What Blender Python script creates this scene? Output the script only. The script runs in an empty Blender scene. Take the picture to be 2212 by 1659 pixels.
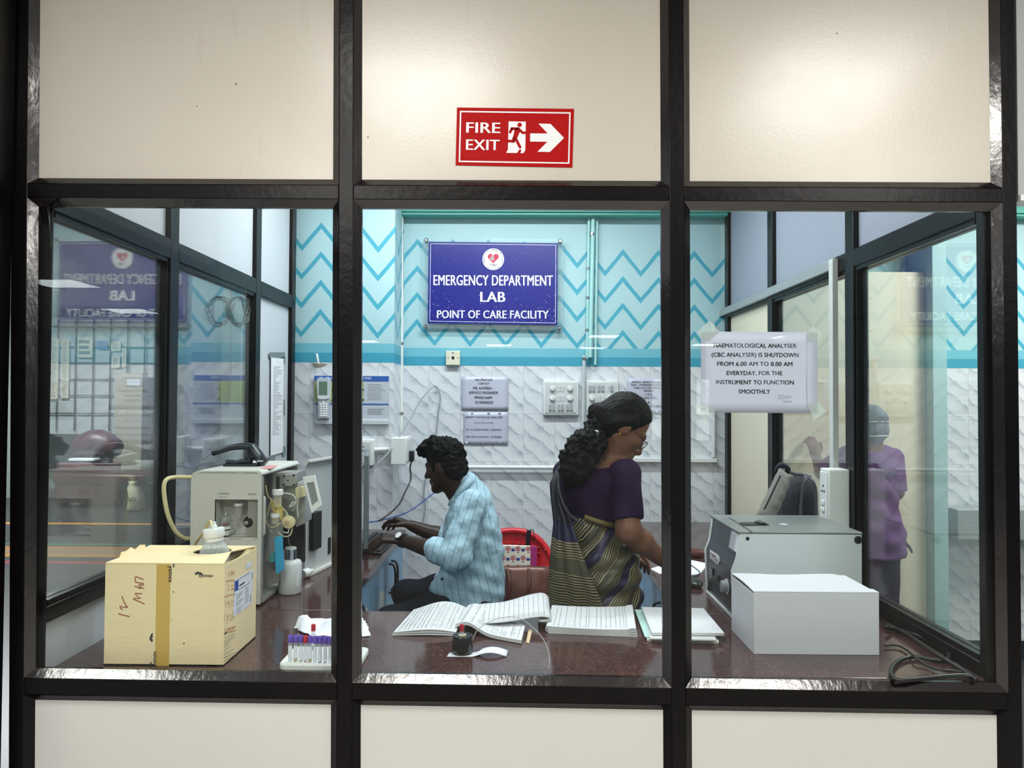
import bpy, bmesh, math, random
import numpy as np
from mathutils import Vector, Matrix
R = math.radians
random.seed(7)
scene = bpy.context.scene
COL = scene.collection

# ---------------------------------------------------------------- camera
FPX, W, H = 1600.0, 2212.0, 1659.0
CAM = Vector((0.0, -1.9, 1.5))
YAW, PITCH, ROLL = 16 / FPX, 36 / FPX, R(0.3)
cam_data = bpy.data.cameras.new('camera')
cam_data.sensor_width = 36.0
cam_data.lens = FPX / W * 36.0
cam_data.clip_start = 0.02
cam = bpy.data.objects.new('camera', cam_data)
COL.objects.link(cam)
cam.location = CAM
CAMROT = (Matrix.Rotation(YAW, 3, 'Z') @ Matrix.Rotation(R(90) + PITCH, 3, 'X') @ Matrix.Rotation(ROLL, 3, 'Z'))
cam.rotation_euler = CAMROT.to_euler()
scene.camera = cam
scene.cycles.max_bounces = 9
scene.cycles.diffuse_bounces = 3
scene.cycles.glossy_bounces = 4
scene.cycles.transmission_bounces = 4
scene.cycles.transparent_max_bounces = 16
scene.cycles.caustics_reflective = False
scene.cycles.caustics_refractive = False

def ray(px, py):
    return CAMROT @ Vector(((px - W / 2) / FPX, -(py - H / 2) / FPX, -1.0))

def at(px, py, Y):                      # the point of the plane Y = const seen at a pixel
    d = ray(px, py)
    return CAM + d * ((Y - CAM.y) / d.y)

def onz(px, py, z):                     # the point of the plane z = const seen at a pixel
    d = ray(px, py)
    return CAM + d * ((z - CAM.z) / d.z)

def onx(px, py, X):
    d = ray(px, py)
    return CAM + d * ((X - CAM.x) / d.x)

# ---------------------------------------------------------------- world, exposure
scene.view_settings.view_transform = 'Standard'
scene.view_settings.look = 'None'
scene.view_settings.exposure = 0.0
scene.view_settings.gamma = 1.0
scene.view_settings.use_curve_mapping = False
world = bpy.data.worlds.new('world')
world.use_nodes = True
world.node_tree.nodes['Background'].inputs[0].default_value = (0.75, 0.85, 1.0, 1)
world.node_tree.nodes['Background'].inputs[1].default_value = 0.05
scene.world = world

CEIL = 2.9
def ceiling_lamp(x, y, sx, sy, watt, color, spread=180):
    ld = bpy.data.lights.new('lamp_light', 'AREA')
    ld.shape = 'RECTANGLE'; ld.size = sx; ld.size_y = sy
    ld.energy = watt; ld.color = color; ld.spread = R(spread)
    lo = bpy.data.objects.new('lamp_light', ld)
    lo.location = (x, y, CEIL - 0.052)
    COL.objects.link(lo)
    return lo
WARM, COOL, DAY = (1.0, 0.965, 0.905), (0.94, 0.98, 1.0), (0.95, 0.98, 1.0)
LAB_LAMPS = [(-0.1, 1.55, 1.5, 0.10, 40, COOL), (0.30, 0.62, 1.2, 0.10, 14, COOL)]
HALL_LAMPS = [(-0.42, -1.25, 0.6, 0.6, 25, WARM), (1.30, -1.25, 0.6, 0.6, 25, WARM), (-2.25, -1.20, 0.6, 0.6, 25, WARM), (-1.2, -2.8, 0.6, 0.6, 46, WARM), (2.2, -2.8, 0.6, 0.6, 46, WARM)]  # rear pair is added, kept out of view, to brighten the low front panels
for _x, _d in ((-5.4, 8.6), (-6.0, 11.3), (1.75, 15.4), (-0.5, 18.0), (1.85, 18.8), (-3.6, 17.0), (7.2, 15.7), (9.3, 15.4),
               (4.4, 17.6), (-4.7, 6.0), (4.7, 6.2), (5.6, 15.4)):
    HALL_LAMPS.append((_x, -(_d - 1.9), 0.6, 0.6, 26, DAY))
SIDE_LAMPS = [(-4.4, 3.2, 0.6, 0.6, 60, DAY), (-6.3, 7.2, 1.2, 0.12, 120, DAY), (2.9, 1.3, 0.6, 0.6, 62, WARM), (-2.4, 0.6, 0.6, 0.6, 16, COOL)]
LAMPS = LAB_LAMPS + HALL_LAMPS + SIDE_LAMPS
for a in LAMPS:
    ceiling_lamp(*a)
# ---------------------------------------------------------------- helpers
def lin(c):
    c = c / 255.0
    return c / 12.92 if c <= 0.04045 else ((c + 0.055) / 1.055) ** 2.4
def rgb(r, g, b): return (lin(r), lin(g), lin(b), 1.0)

class NT:                                # a small builder for node materials
    def __init__(s, name):
        s.mat = bpy.data.materials.new(name); s.mat.use_nodes = True
        s.nt = s.mat.node_tree; s.nt.nodes.clear()
        s.out = s.n('ShaderNodeOutputMaterial')
    def n(s, t, **kw):
        k = s.nt.nodes.new(t)
        for a, b in kw.items(): setattr(k, a, b)
        return k
    def l(s, a, b): s.nt.links.new(a, b)
    def put(s, sock, v):
        if hasattr(v, 'is_linked') or hasattr(v, 'links'): s.l(v, sock)
        else: sock.default_value = v
    def m(s, op, a, b=0.0, c=0.0):
        k = s.n('ShaderNodeMath', operation=op)
        for i, v in enumerate((a, b, c)):
            s.put(k.inputs[i], v)
        return k.outputs[0]
    def pos(s, obj=False):
        return s.n('ShaderNodeTexCoord').outputs['Object'] if obj else s.n('ShaderNodeNewGeometry').outputs['Position']
    def xyz(s, v):
        k = s.n('ShaderNodeSeparateXYZ'); s.l(v, k.inputs[0]); return k.outputs
    def vec(s, x, y, z):
        k = s.n('ShaderNodeCombineXYZ')
        for i, v in enumerate((x, y, z)): s.put(k.inputs[i], v)
        return k.outputs[0]
    def noise(s, v, scale, detail=3.0, rough=0.55, dist=0.0):
        k = s.n('ShaderNodeTexNoise')
        if v is not None: s.l(v, k.inputs['Vector'])
        k.inputs['Scale'].default_value = scale; k.inputs['Detail'].default_value = detail
        k.inputs['Roughness'].default_value = rough; k.inputs['Distortion'].default_value = dist
        return k.outputs[0]
    def ramp(s, f, stops):
        k = s.n('ShaderNodeValToRGB'); s.l(f, k.inputs[0])
        e = k.color_ramp.elements
        while len(e) < len(stops): e.new(0.5)
        for i, (p, c) in enumerate(stops):
            e[i].position = p; e[i].color = c if len(c) == 4 else (*c, 1)
        return k.outputs[0]
    def mix(s, f, a, b, blend='MIX'):
        k = s.n('ShaderNodeMix', data_type='RGBA', blend_type=blend)
        s.put(k.inputs[0], f); s.put(k.inputs[6], a); s.put(k.inputs[7], b)
        return k.outputs[2]
    def between(s, v, a, b):
        return s.m('MULTIPLY', s.m('GREATER_THAN', v, a), s.m('LESS_THAN', v, b))
    def bump(s, h, strength=0.3, dist=0.01):
        k = s.n('ShaderNodeBump'); s.l(h, k.inputs['Height'])
        k.inputs['Strength'].default_value = strength; k.inputs['Distance'].default_value = dist
        return k.outputs[0]
    def bsdf(s, color, rough=0.5, metal=0.0, normal=None, spec=0.5, **kw):
        k = s.n('ShaderNodeBsdfPrincipled')
        s.put(k.inputs['Base Color'], color); s.put(k.inputs['Roughness'], rough); s.put(k.inputs['Metallic'], metal)
        k.inputs['Specular IOR Level'].default_value = spec
        if normal is not None: s.l(normal, k.inputs['Normal'])
        for a, b in kw.items(): s.put(k.inputs[a.replace('_', ' ')], b)
        s.l(k.outputs[0], s.out.inputs[0])
        return k

MATS = {}
def mat(name, c, rough=0.5, metal=0.0, var=0.06, vs=25.0, bump=0.0, bs=60.0, spec=0.5, stretch=(1, 1, 1), **kw):
    """plain material: base colour with a slight procedural variation and an optional bump"""
    if name in MATS: return MATS[name]
    t = NT(name)
    v = t.pos(True)
    mp = t.n('ShaderNodeMapping'); t.l(v, mp.inputs[0]); mp.inputs['Scale'].default_value = stretch
    v = mp.outputs[0]
    col = rgb(*c)
    f = t.noise(v, vs, 4)
    a = tuple(max(0, x * (1 - var)) for x in col[:3]) + (1,); b = tuple(min(1, x * (1 + var)) for x in col[:3]) + (1,)
    cc = t.mix(f, a, b)
    nrm = t.bump(t.noise(v, bs, 4), bump, 0.004) if bump else None
    t.bsdf(cc, rough, metal, nrm, spec, **kw)
    MATS[name] = t.mat
    return t.mat

# ---- objects
def thing(name, label, cat, loc, group=None, kind=None):
    o = bpy.data.objects.new(name, None); COL.objects.link(o)
    o.location = loc; o.empty_display_size = 0.05
    if label: o['label'] = label
    if cat: o['category'] = cat
    if group: o['group'] = group
    if kind: o['kind'] = kind
    return o
def worldloc(o):
    v = Vector((0, 0, 0))
    while o is not None:
        v += o.location; o = o.parent
    return v

class MB:
    """collects shapes in world coordinates and becomes ONE mesh object"""
    def __init__(s): s.v = []; s.f = []; s.mi = []; s.cur = 0
    def add(s, vs, fs, M=None):
        n = len(s.v)
        s.v += [tuple((M @ Vector(p)) if M is not None else p) for p in vs]
        s.f += [tuple(i + n for i in f) for f in fs]
        s.mi += [s.cur] * len(fs)
        return s
    def hexa(s, p):                      # 8 corners: bottom ring 0-3, top ring 4-7
        return s.add(p, [(3, 2, 1, 0), (4, 5, 6, 7), (0, 1, 5, 4), (1, 2, 6, 5), (2, 3, 7, 6), (3, 0, 4, 7)])
    def box(s, x0, x1, y0, y1, z0, z1, M=None):
        p = [(x0, y0, z0), (x1, y0, z0), (x1, y1, z0), (x0, y1, z0), (x0, y0, z1), (x1, y0, z1), (x1, y1, z1), (x0, y1, z1)]
        return s.add(p, [(3, 2, 1, 0), (4, 5, 6, 7), (0, 1, 5, 4), (1, 2, 6, 5), (2, 3, 7, 6), (3, 0, 4, 7)], M)
    def prism(s, poly, off, M=None):     # polygon extruded by a vector
        n = len(poly); o = Vector(off)
        vs = [tuple(Vector(p)) for p in poly] + [tuple(Vector(p) + o) for p in poly]
        fs = [tuple(range(n))[::-1], tuple(range(n, 2 * n))] + [(i, (i + 1) % n, n + (i + 1) % n, n + i) for i in range(n)]
        return s.add(vs, fs, M)
    def rings(s, rs, cap=True, closed=True):
        n = len(rs[0]); vs = [p for r in rs for p in r]; fs = []
        for k in range(len(rs) - 1):
            for i in range(n if closed else n - 1):
                j = (i + 1) % n
                fs.append((k * n + i, k * n + j, (k + 1) * n + j, (k + 1) * n + i))
        if cap and closed:
            fs.append(tuple(range(n))[::-1]); fs.append(tuple(range((len(rs) - 1) * n, len(rs) * n)))
        return s.add(vs, fs)
    def lathe(s, c, prof, seg=24, axis=(0, 0, 1), caps=True):   # prof: (radius, height) pairs
        c = Vector(c); w = Vector(axis).normalized()
        u = w.orthogonal().normalized(); v = w.cross(u)
        rs = [[tuple(c + w * h + (u * math.cos(2 * math.pi * i / seg) + v * math.sin(2 * math.pi * i / seg)) * max(r, 1e-5)) for i in range(seg)] for r, h in prof]
        return s.rings(rs, caps)
    def cyl(s, a, b, r, seg=16, r2=None):
        a, b = Vector(a), Vector(b)
        return s.lathe(a, [(r, 0), (r if r2 is None else r2, (b - a).length)], seg, b - a)
    def tube(s, pts, r, seg=8, smooth=6):
        P = [Vector(p) for p in pts]
        if smooth and len(P) > 2:
            Q = []
            for i in range(len(P) - 1):
                p0 = P[max(i - 1, 0)]; p1 = P[i]; p2 = P[i + 1]; p3 = P[min(i + 2, len(P) - 1)]
                for k in range(smooth):
                    t = k / smooth
                    Q.append(0.5 * ((2 * p1) + (p2 - p0) * t + (2 * p0 - 5 * p1 + 4 * p2 - p3) * t * t + (3 * p1 - p0 - 3 * p2 + p3) * t ** 3))
            Q.append(P[-1]); P = Q
        rs = []; u = None
        for i, p in enumerate(P):
            w = (P[min(i + 1, len(P) - 1)] - P[max(i - 1, 0)])
            w = w.normalized() if w.length > 1e-9 else Vector((0, 0, 1))
            if u is None: u = w.orthogonal().normalized()
            u = (u - w * u.dot(w)); u = u.normalized() if u.length > 1e-6 else w.orthogonal().normalized()
            v = w.cross(u)
            rr = r(i / (len(P) - 1)) if callable(r) else r
            rs.append([tuple(p + (u * math.cos(2 * math.pi * k / seg) + v * math.sin(2 * math.pi * k / seg)) * rr) for k in range(seg)])
        return s.rings(rs)
    def sheet(s, grid, t=0.0):           # grid of points (rows), optional thickness
        nr, nc = len(grid), len(grid[0])
        vs = [tuple(p) for r in grid for p in r]
        fs = [(i * nc + j, i * nc + j + 1, (i + 1) * nc + j + 1, (i + 1) * nc + j) for i in range(nr - 1) for j in range(nc - 1)]
        if t:
            s.cur_t = t
            N = [Vector((0, 0, 0)) for _ in vs]
            for f in fs:
                a, b, c, d = (Vector(vs[i]) for i in f)
                nn = (c - a).cross(d - b)
                for i in f: N[i] += nn
            n = len(vs)
            vs2 = [tuple(Vector(p) - (N[i].normalized() * t if N[i].length > 0 else Vector((0, 0, t)))) for i, p in enumerate(vs)]
            fs2 = [tuple(i + n for i in f[::-1]) for f in fs]
            edge = [j for j in range(nc)] + [i * nc + nc - 1 for i in range(1, nr)] + [(nr - 1) * nc + j for j in range(nc - 2, -1, -1)] + [i * nc for i in range(nr - 2, 0, -1)]
            side = [(edge[k], edge[k] + n, edge[(k + 1) % len(edge)] + n, edge[(k + 1) % len(edge)]) for k in range(len(edge))]
            vs = vs + vs2; fs = fs + fs2 + side
        return s.add(vs, fs)
    def ball(s, c, rx, ry=None, rz=None, seg=16, rings=10, M=None):
        ry = rx if ry is None else ry; rz = rx if rz is None else rz
        pr = [(math.sin(math.pi * k / rings), -math.cos(math.pi * k / rings)) for k in range(rings + 1)]
        rs = [[(max(a, 1e-4) * rx * math.cos(2 * math.pi * i / seg), max(a, 1e-4) * ry * math.sin(2 * math.pi * i / seg), b * rz) for i in range(seg)] for a, b in pr]
        T = Matrix.Translation(Vector(c)) @ (M if M is not None else Matrix.Identity(4))
        rs = [[tuple(T @ Vector(p)) for p in r] for r in rs]
        return s.rings(rs)
    def xf(s, M, pivot=(0, 0, 0)):
        T = Matrix.Translation(Vector(pivot)) @ M @ Matrix.Translation(-Vector(pivot))
        s.v = [tuple(T @ Vector(p)) for p in s.v]; return s
    def mesh(s, name, mats, origin, smooth):
        me = bpy.data.meshes.new(name)
        o = Vector(origin)
        me.from_pydata([tuple(Vector(p) - o) for p in s.v], [], s.f)
        for m_ in (mats if isinstance(mats, (list, tuple)) else [mats]): me.materials.append(m_)
        me.polygons.foreach_set('material_index', s.mi)
        bm = bmesh.new(); bm.from_mesh(me)
        bmesh.ops.recalc_face_normals(bm, faces=bm.faces)
        bm.to_mesh(me); bm.free()
        if smooth is not None:
            me.shade_smooth() if smooth >= 180 else me.polygons.foreach_set('use_smooth', [True] * len(me.polygons))
            if smooth < 180:
                bm = bmesh.new(); bm.from_mesh(me)
                for e in bm.edges:
                    if len(e.link_faces) == 2: e.smooth = e.calc_face_angle(0) < R(smooth)
                bm.to_mesh(me); bm.free()
        me.update()
        return me
    def part(s, name, mats, parent, bevel=0.0, smooth=35, label=None, kind=None, seg=2):
        org = worldloc(parent) if parent is not None else Vector((0, 0, 0))
        me = s.mesh(name, mats, org, smooth)
        o = bpy.data.objects.new(name, me); COL.objects.link(o); o.parent = parent
        if bevel:
            b = o.modifiers.new('bevel', 'BEVEL'); b.width = bevel; b.segments = seg; b.limit_method = 'ANGLE'; b.angle_limit = R(40)
        if label: o['label'] = label
        if kind: o['kind'] = kind
        return o
    def solo(s, name, mats, label=None, cat=None, group=None, kind=None, bevel=0.0, smooth=35, seg=2):
        a = np.array(s.v)
        org = Vector(((a[:, 0].min() + a[:, 0].max()) / 2, (a[:, 1].min() + a[:, 1].max()) / 2, a[:, 2].min()))
        me = s.mesh(name, mats, org, smooth)
        o = bpy.data.objects.new(name, me); COL.objects.link(o); o.location = org
        if bevel:
            b = o.modifiers.new('bevel', 'BEVEL'); b.width = bevel; b.segments = seg; b.limit_method = 'ANGLE'; b.angle_limit = R(40)
        if label: o['label'] = label
        if cat: o['category'] = cat
        if group: o['group'] = group
        if kind: o['kind'] = kind
        return o

def struct(name, mb, mats, parent=None, bevel=0.0, smooth=35):
    if parent is None: return mb.solo(name, mats, kind='structure', bevel=bevel, smooth=smooth)
    return mb.part(name, mats, parent, bevel=bevel, smooth=smooth)

def _font():
    if 'f' not in _font.__dict__:
        _font.f = None
    return _font.f
def text_mb(mb, body, origin, right, up, width=None, height=None, bold=0.0, align='C', extrude=0.0004, italic=0.0, capheight=None):
    """lettering as flat raised mesh; origin is the middle (or left) of the baseline; right/up are unit vectors"""
    cu = bpy.data.curves.new('lettering', 'FONT'); cu.body = body; cu.size = 1.0
    cu.offset = 0.0; cu.space_character = 1.0 + 1.6 * max(0.0, bold - 0.012); cu.resolution_u = 3; cu.align_x = 'LEFT'; cu.shear = italic
    ob = bpy.data.objects.new('lettering', cu); COL.objects.link(ob)
    dg = bpy.context.evaluated_depsgraph_get(); dg.update()
    me = bpy.data.meshes.new_from_object(ob.evaluated_get(dg))
    n = len(me.vertices); co = np.zeros(n * 3); me.vertices.foreach_get('co', co); co = co.reshape(-1, 3)
    fs = [tuple(p.vertices) for p in me.polygons]
    bpy.data.objects.remove(ob); bpy.data.curves.remove(cu); bpy.data.meshes.remove(me)
    if n == 0: return mb
    x0, x1 = co[:, 0].min(), co[:, 0].max()
    cap = 0.73
    sy = (height / cap) if height else None
    sx = (width / (x1 - x0)) if width else None
    sx = sx or sy; sy = sy or sx
    r, u = Vector(right).normalized(), Vector(up).normalized(); nr = r.cross(u)
    off = {'C': -(x0 + x1) / 2, 'L': -x0, 'R': -x1}[align]
    o = Vector(origin)
    for dx in ((0.0,) if bold < 0.01 else (-0.7 * bold, 0.0, 0.7 * bold)):       # heavier strokes by overlaying the letters
        mb.add([tuple(o + r * ((x + off + dx) * sx) + u * (y * sy) + nr * (extrude + 0.00012 * (1 + (dx > 0) - (dx < 0)))) for x, y, z in co], fs)
    return mb

def lines_mb(mb, origin, right, up, w, h, n, t=0.0012, seed=0, lift=0.0006, ragged=0.3):
    """n ruled or written lines as thin raised strips on a paper"""
    rr = random.Random(seed); r, u = Vector(right).normalized(), Vector(up).normalized(); nr = r.cross(u); o = Vector(origin)
    for k in range(n):
        y = h * (k + 0.5) / n; x1 = w * (1 - ragged * rr.random())
        p = [o + u * (y - t / 2), o + u * (y - t / 2) + r * x1, o + u * (y + t / 2) + r * x1, o + u * (y + t / 2)]
        mb.add([tuple(q + nr * lift) for q in p], [(0, 1, 2, 3)])
    return mb

def poly2(mb, pts, origin, right, up, sx=1.0, sy=1.0, lift=0.0):
    r, u = Vector(right).normalized(), Vector(up).normalized(); nr = r.cross(u); o = Vector(origin)
    return mb.add([tuple(o + r * (x * sx) + u * (y * sy) + nr * lift) for x, y in pts], [tuple(range(len(pts)))])

def stroke(mb, pts, w, origin, right, up, lift=0.0008, sx=1.0, sy=1.0):
    """a pen or paint stroke: polyline of constant width on a flat surface"""
    r, u = Vector(right).normalized(), Vector(up).normalized(); nr = r.cross(u); o = Vector(origin)
    P = [Vector((x * sx, y * sy)) for x, y in pts]; L = []; Q = []
    for i, p in enumerate(P):
        d = (P[min(i + 1, len(P) - 1)] - P[max(i - 1, 0)]); d = d.normalized() if d.length else Vector((1, 0))
        n_ = Vector((-d.y, d.x)) * w / 2
        L.append(p + n_); Q.append(p - n_)
    vs = [tuple(o + r * p.x + u * p.y + nr * lift) for p in L + Q]; n = len(P)
    return mb.add(vs, [(i, i + n, i + n + 1, i + 1) for i in range(n - 1)])

def copy_thing(root, loc, label=None, group=None):
    r = root.copy(); COL.objects.link(r); r.location = loc
    if label: r['label'] = label
    if group: r['group'] = group
    for ch in list(root.children):
        c = ch.copy(); COL.objects.link(c); c.parent = r
        for g in list(ch.children):
            d = g.copy(); COL.objects.link(d); d.parent = c
    return r
X3, Y3, Z3 = Vector((1, 0, 0)), Vector((0, 1, 0)), Vector((0, 0, 1))
# ---------------------------------------------------------------- materials of the setting
def glass_mat(name, tint=(0.96, 0.985, 0.975), r0=0.045, gain=1.0, dirt_haze=0.02, power=5.0):
    t = NT(name)
    lw = t.n('ShaderNodeLayerWeight'); lw.inputs['Blend'].default_value = 0.5
    f = t.m('POWER', lw.outputs['Facing'], power)
    f = t.m('MULTIPLY_ADD', f, (1 - r0) * gain, r0)
    tr = t.n('ShaderNodeBsdfTransparent'); tr.inputs[0].default_value = (*tint, 1)
    gl = t.n('ShaderNodeBsdfGlossy'); gl.inputs['Roughness'].default_value = 0.0
    gl.inputs['Color'].default_value = (1, 1, 1, 1)
    mx = t.n('ShaderNodeMixShader'); t.l(f, mx.inputs[0]); t.l(tr.outputs[0], mx.inputs[1]); t.l(gl.outputs[0], mx.inputs[2])
    df = t.n('ShaderNodeBsdfDiffuse'); df.inputs['Color'].default_value = (0.75, 0.8, 0.85, 1)   # thin dust and wipe marks, plus a pale haze painted on the side panes
    nz = t.noise(t.pos(), 2.3, 6, 0.62, 1.2)
    dm = t.m('MULTIPLY', t.m('POWER', nz, 2.0), dirt_haze * 2.6)
    m2 = t.n('ShaderNodeMixShader'); t.l(dm, m2.inputs[0]); t.l(mx.outputs[0], m2.inputs[1]); t.l(df.outputs[0], m2.inputs[2])
    t.l(m2.outputs[0], t.out.inputs[0])
    return t.mat
GLASS = glass_mat('front_glass', r0=0.013, dirt_haze=0.002)
SIDEGLASS = glass_mat('side_glass', r0=0.045, gain=0.85, dirt_haze=0.06, power=3.0)
RIGHTGLASS = glass_mat('right_glass', r0=0.035, gain=0.6, dirt_haze=0.02, power=3.0)
FRAME = mat('dark_frame_paint', (8, 5, 7), 0.3, var=0.5, vs=14, bump=0.2, bs=45, spec=0.22)
BEAD = mat('glossy_dark_bead', (20, 14, 16), 0.16, var=0.5, vs=20, bump=0.25, bs=40, spec=1.0, stretch=(1, 1, 0.5))
def cream_panel(name, c, spots=True):
    t = NT(name)
    p = t.pos()
    base = t.mix(t.noise(p, 1.7, 4), rgb(*[v - 8 for v in c]), rgb(*c))
    streak = t.n('ShaderNodeMapping'); t.l(p, streak.inputs[0]); streak.inputs['Scale'].default_value = (9, 9, 0.9)
    st = t.noise(streak.outputs[0], 3, 4)
    base = t.mix(t.m('MULTIPLY', t.m('GREATER_THAN', st, 0.68), 0.07 if spots else 0.0), base, rgb(150, 140, 122))
    vo = t.n('ShaderNodeTexVoronoi'); t.l(p, vo.inputs['Vector']); vo.inputs['Scale'].default_value = 9.0
    base = t.mix(t.m('MULTIPLY', t.m('LESS_THAN', vo.outputs['Distance'], 0.028), 0.8), base, rgb(70, 66, 60))
    nr = t.bump(t.noise(p, 130, 3), 0.12, 0.002)
    t.bsdf(base, t.m('MULTIPLY_ADD', t.noise(p, 8, 4), 0.10, 0.26), 0, nr, 0.8)
    return t.mat
CREAM = cream_panel('cream_laminate', (209, 202, 190))
LOWCREAM = cream_panel('cream_laminate_low', (226, 224, 220), False)
PALE = mat('pale_partition_board', (198, 202, 209), 0.5, var=0.02, vs=4)
PALE_SHADED = mat('shaded_partition_board', (152, 159, 176), 0.5, var=0.02, vs=4)  # board like the left one's, shade and cool tint put into its colour
CREAMWALL = mat('cream_side_board', (226, 219, 196), 0.5, var=0.03, vs=3)
ALU = mat('dull_aluminium', (176, 180, 182), 0.4, 0.5, var=0.05)

def wall_mat():
    t = NT('blue_zigzag_over_marble_tile')
    x, y, z = t.xyz(t.pos())
    x0_ = x
    x = t.m('ADD', x, t.m('SUBTRACT', y, 2.5))      # carries the pattern round the pillar's side
    # tiles below the painted dado
    gx, gz = 0.1876, 0.283
    u = t.m('FRACT', t.m('DIVIDE', t.m('ADD', x, 10.0 + 0.106), gx))
    v = t.m('FRACT', t.m('DIVIDE', t.m('SUBTRACT', z, 1.705 - 6 * gz), gz))
    uv = t.vec(t.m('MULTIPLY', u, gx), 0.0, t.m('MULTIPLY', v, gz))
    n1 = t.m('SUBTRACT', t.noise(uv, 14, 5, 0.6), 0.5); n2 = t.noise(uv, 7, 3, 0.5)
    q = t.m('ADD', t.m('MULTIPLY', v, 1.0), t.m('MULTIPLY', u, 0.52))
    q = t.m('ADD', q, t.m('MULTIPLY', n1, 0.30))
    s = t.m('FRACT', t.m('MULTIPLY', q, 2.9))
    vein = t.m('MULTIPLY', t.m('ADD', t.m('POWER', s, 3.5), t.m('MULTIPLY', t.m('GREATER_THAN', s, 0.955), 0.35)), t.m('MULTIPLY', t.m('SUBTRACT', n2, 0.28), 2.2))
    n3 = t.noise(uv, 30, 4)
    vein = t.m('MULTIPLY', vein, t.m('ADD', n3, 0.45))
    vein = t.m('MINIMUM', t.m('MAXIMUM', vein, 0.0), 1.0)
    tile = t.mix(vein, rgb(226, 230, 236), rgb(112, 128, 148))
    gr = t.m('MAXIMUM', t.m('GREATER_THAN', t.m('ABSOLUTE', t.m('SUBTRACT', u, 0.5)), 0.5 - 0.0045),
             t.m('GREATER_THAN', t.m('ABSOLUTE', t.m('SUBTRACT', v, 0.5)), 0.5 - 0.003))
    tile = t.mix(t.m('MULTIPLY', gr, 0.55), tile, rgb(110, 118, 122))
    # painted wall with hand painted zigzag
    P, A, S, TH = 0.212, 0.129, 0.16, 0.034
    right = t.m('GREATER_THAN', x, 0.452)
    col = t.m('LESS_THAN', x0_, -0.69)
    wob = t.m('MULTIPLY', t.m('SUBTRACT', t.noise(t.pos(), 5, 2), 0.5), 0.016)
    xs = t.m('SUBTRACT', x, t.m('ADD', t.m('ADD', t.m('MULTIPLY', col, -1.104 + 0.613 - 0.32), -0.613), t.m('MULTIPLY', right, 0.06 + 0.106)))
    tri = t.m('ABSOLUTE', t.m('SUBTRACT', t.m('FRACT', t.m('ADD', t.m('DIVIDE', xs, P), 0.5 + 20)), 0.5))
    zz = t.m('ADD', t.m('ADD', z, t.m('MULTIPLY', tri, 2 * A)), wob)
    zz = t.m('ADD', zz, t.m('MULTIPLY', right, 0.042))
    zz = t.m('ADD', zz, t.m('MULTIPLY', t.m('ADD', x, 0.7), 0.016))
    zz = t.m('SUBTRACT', zz, t.m('MULTIPLY', col, 0.005))
    k = t.m('DIVIDE', t.m('SUBTRACT', 2.468, zz), S)
    zig = t.m('MULTIPLY', t.m('LESS_THAN', t.m('FRACT', k), TH / S), t.between(k, 0.0, 3.5))
    base = t.mix(t.noise(t.pos(), 2.2, 4), rgb(162, 202, 210), rgb(182, 214, 220))
    paint = t.mix(zig, base, rgb(70, 166, 190))
    b1 = t.between(z, 1.757, 1.812); b2 = t.m('LESS_THAN', z, 1.760)
    paint = t.mix(b1, paint, rgb(112, 186, 205)); paint = t.mix(b2, paint, rgb(62, 158, 186))
    cc = t.mix(t.m('LESS_THAN', z, 1.706), paint, tile)
    istile = t.m('LESS_THAN', z, 1.706)
    skirt = t.m('LESS_THAN', z, 0.11)
    cc = t.mix(skirt, cc, rgb(44, 55, 66))
    rough = t.m('MULTIPLY_ADD', istile, -0.32, 0.5)
    t.bsdf(cc, rough, 0, t.bump(t.noise(t.pos(), 60, 3), 0.06, 0.002))
    return t.mat
WALLM = wall_mat()
def granite_mat():
    t = NT('polished_brown_granite')
    p = t.pos()
    a = t.noise(p, 150, 6, 0.75); b = t.noise(p, 18, 5, 0.6)
    c = t.ramp(a, [(0.32, rgb(40, 25, 26)), (0.5, rgb(74, 50, 50)), (0.62, rgb(104, 80, 77)), (0.74, rgb(158, 138, 132))])
    c = t.mix(t.m('MULTIPLY', b, 0.55), c, rgb(48, 27, 28))
    t.bsdf(c, 0.10, 0, None, 0.55)
    return t.mat
GRANITE = granite_mat()
def floor_mat():
    t = NT('grey_hall_floor_with_painted_lines')
    x, y, z = t.xyz(t.pos())
    c = t.mix(t.noise(t.pos(), 3, 5), rgb(52, 54, 58), rgb(72, 74, 78))
    left = t.m('LESS_THAN', x, -1.4)
    c = t.mix(t.m('LESS_THAN', y, 0.5), c, t.mix(t.noise(t.pos(), 4, 4), rgb(176, 172, 164), rgb(196, 192, 184)))  # pale floor before the partition is made up, bouncing light onto its low panels
    def line(c, y0, y1, col): return t.mix(t.m('MULTIPLY', left, t.between(y, y0, y1)), c, rgb(*col))
    c = line(c, 6.90, 7.02, (226, 160, 60))
    c = line(c, 5.66, 5.76, (70, 130, 112)); c = line(c, 5.10, 5.60, (188, 150, 110)); c = line(c, 5.10, 5.22, (226, 160, 60)); c = line(c, 5.48, 5.60, (216, 140, 66))
    c = line(c, 4.82, 4.92, (190, 52, 70))
    t.bsdf(c, 0.3)
    return t.mat
FLOORM = floor_mat()
CEILM = mat('ceiling_white', (226, 228, 230), 0.8, var=0.03, vs=3)
HALLWALL = mat('hall_wall_paint', (150, 168, 174), 0.6, var=0.06, vs=2)
TEAL = mat('teal_beam_paint', (84, 172, 160), 0.5, var=0.14, vs=12)
PLASTIC_W = mat('white_plastic', (228, 231, 232), 0.4, var=0.02)

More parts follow.
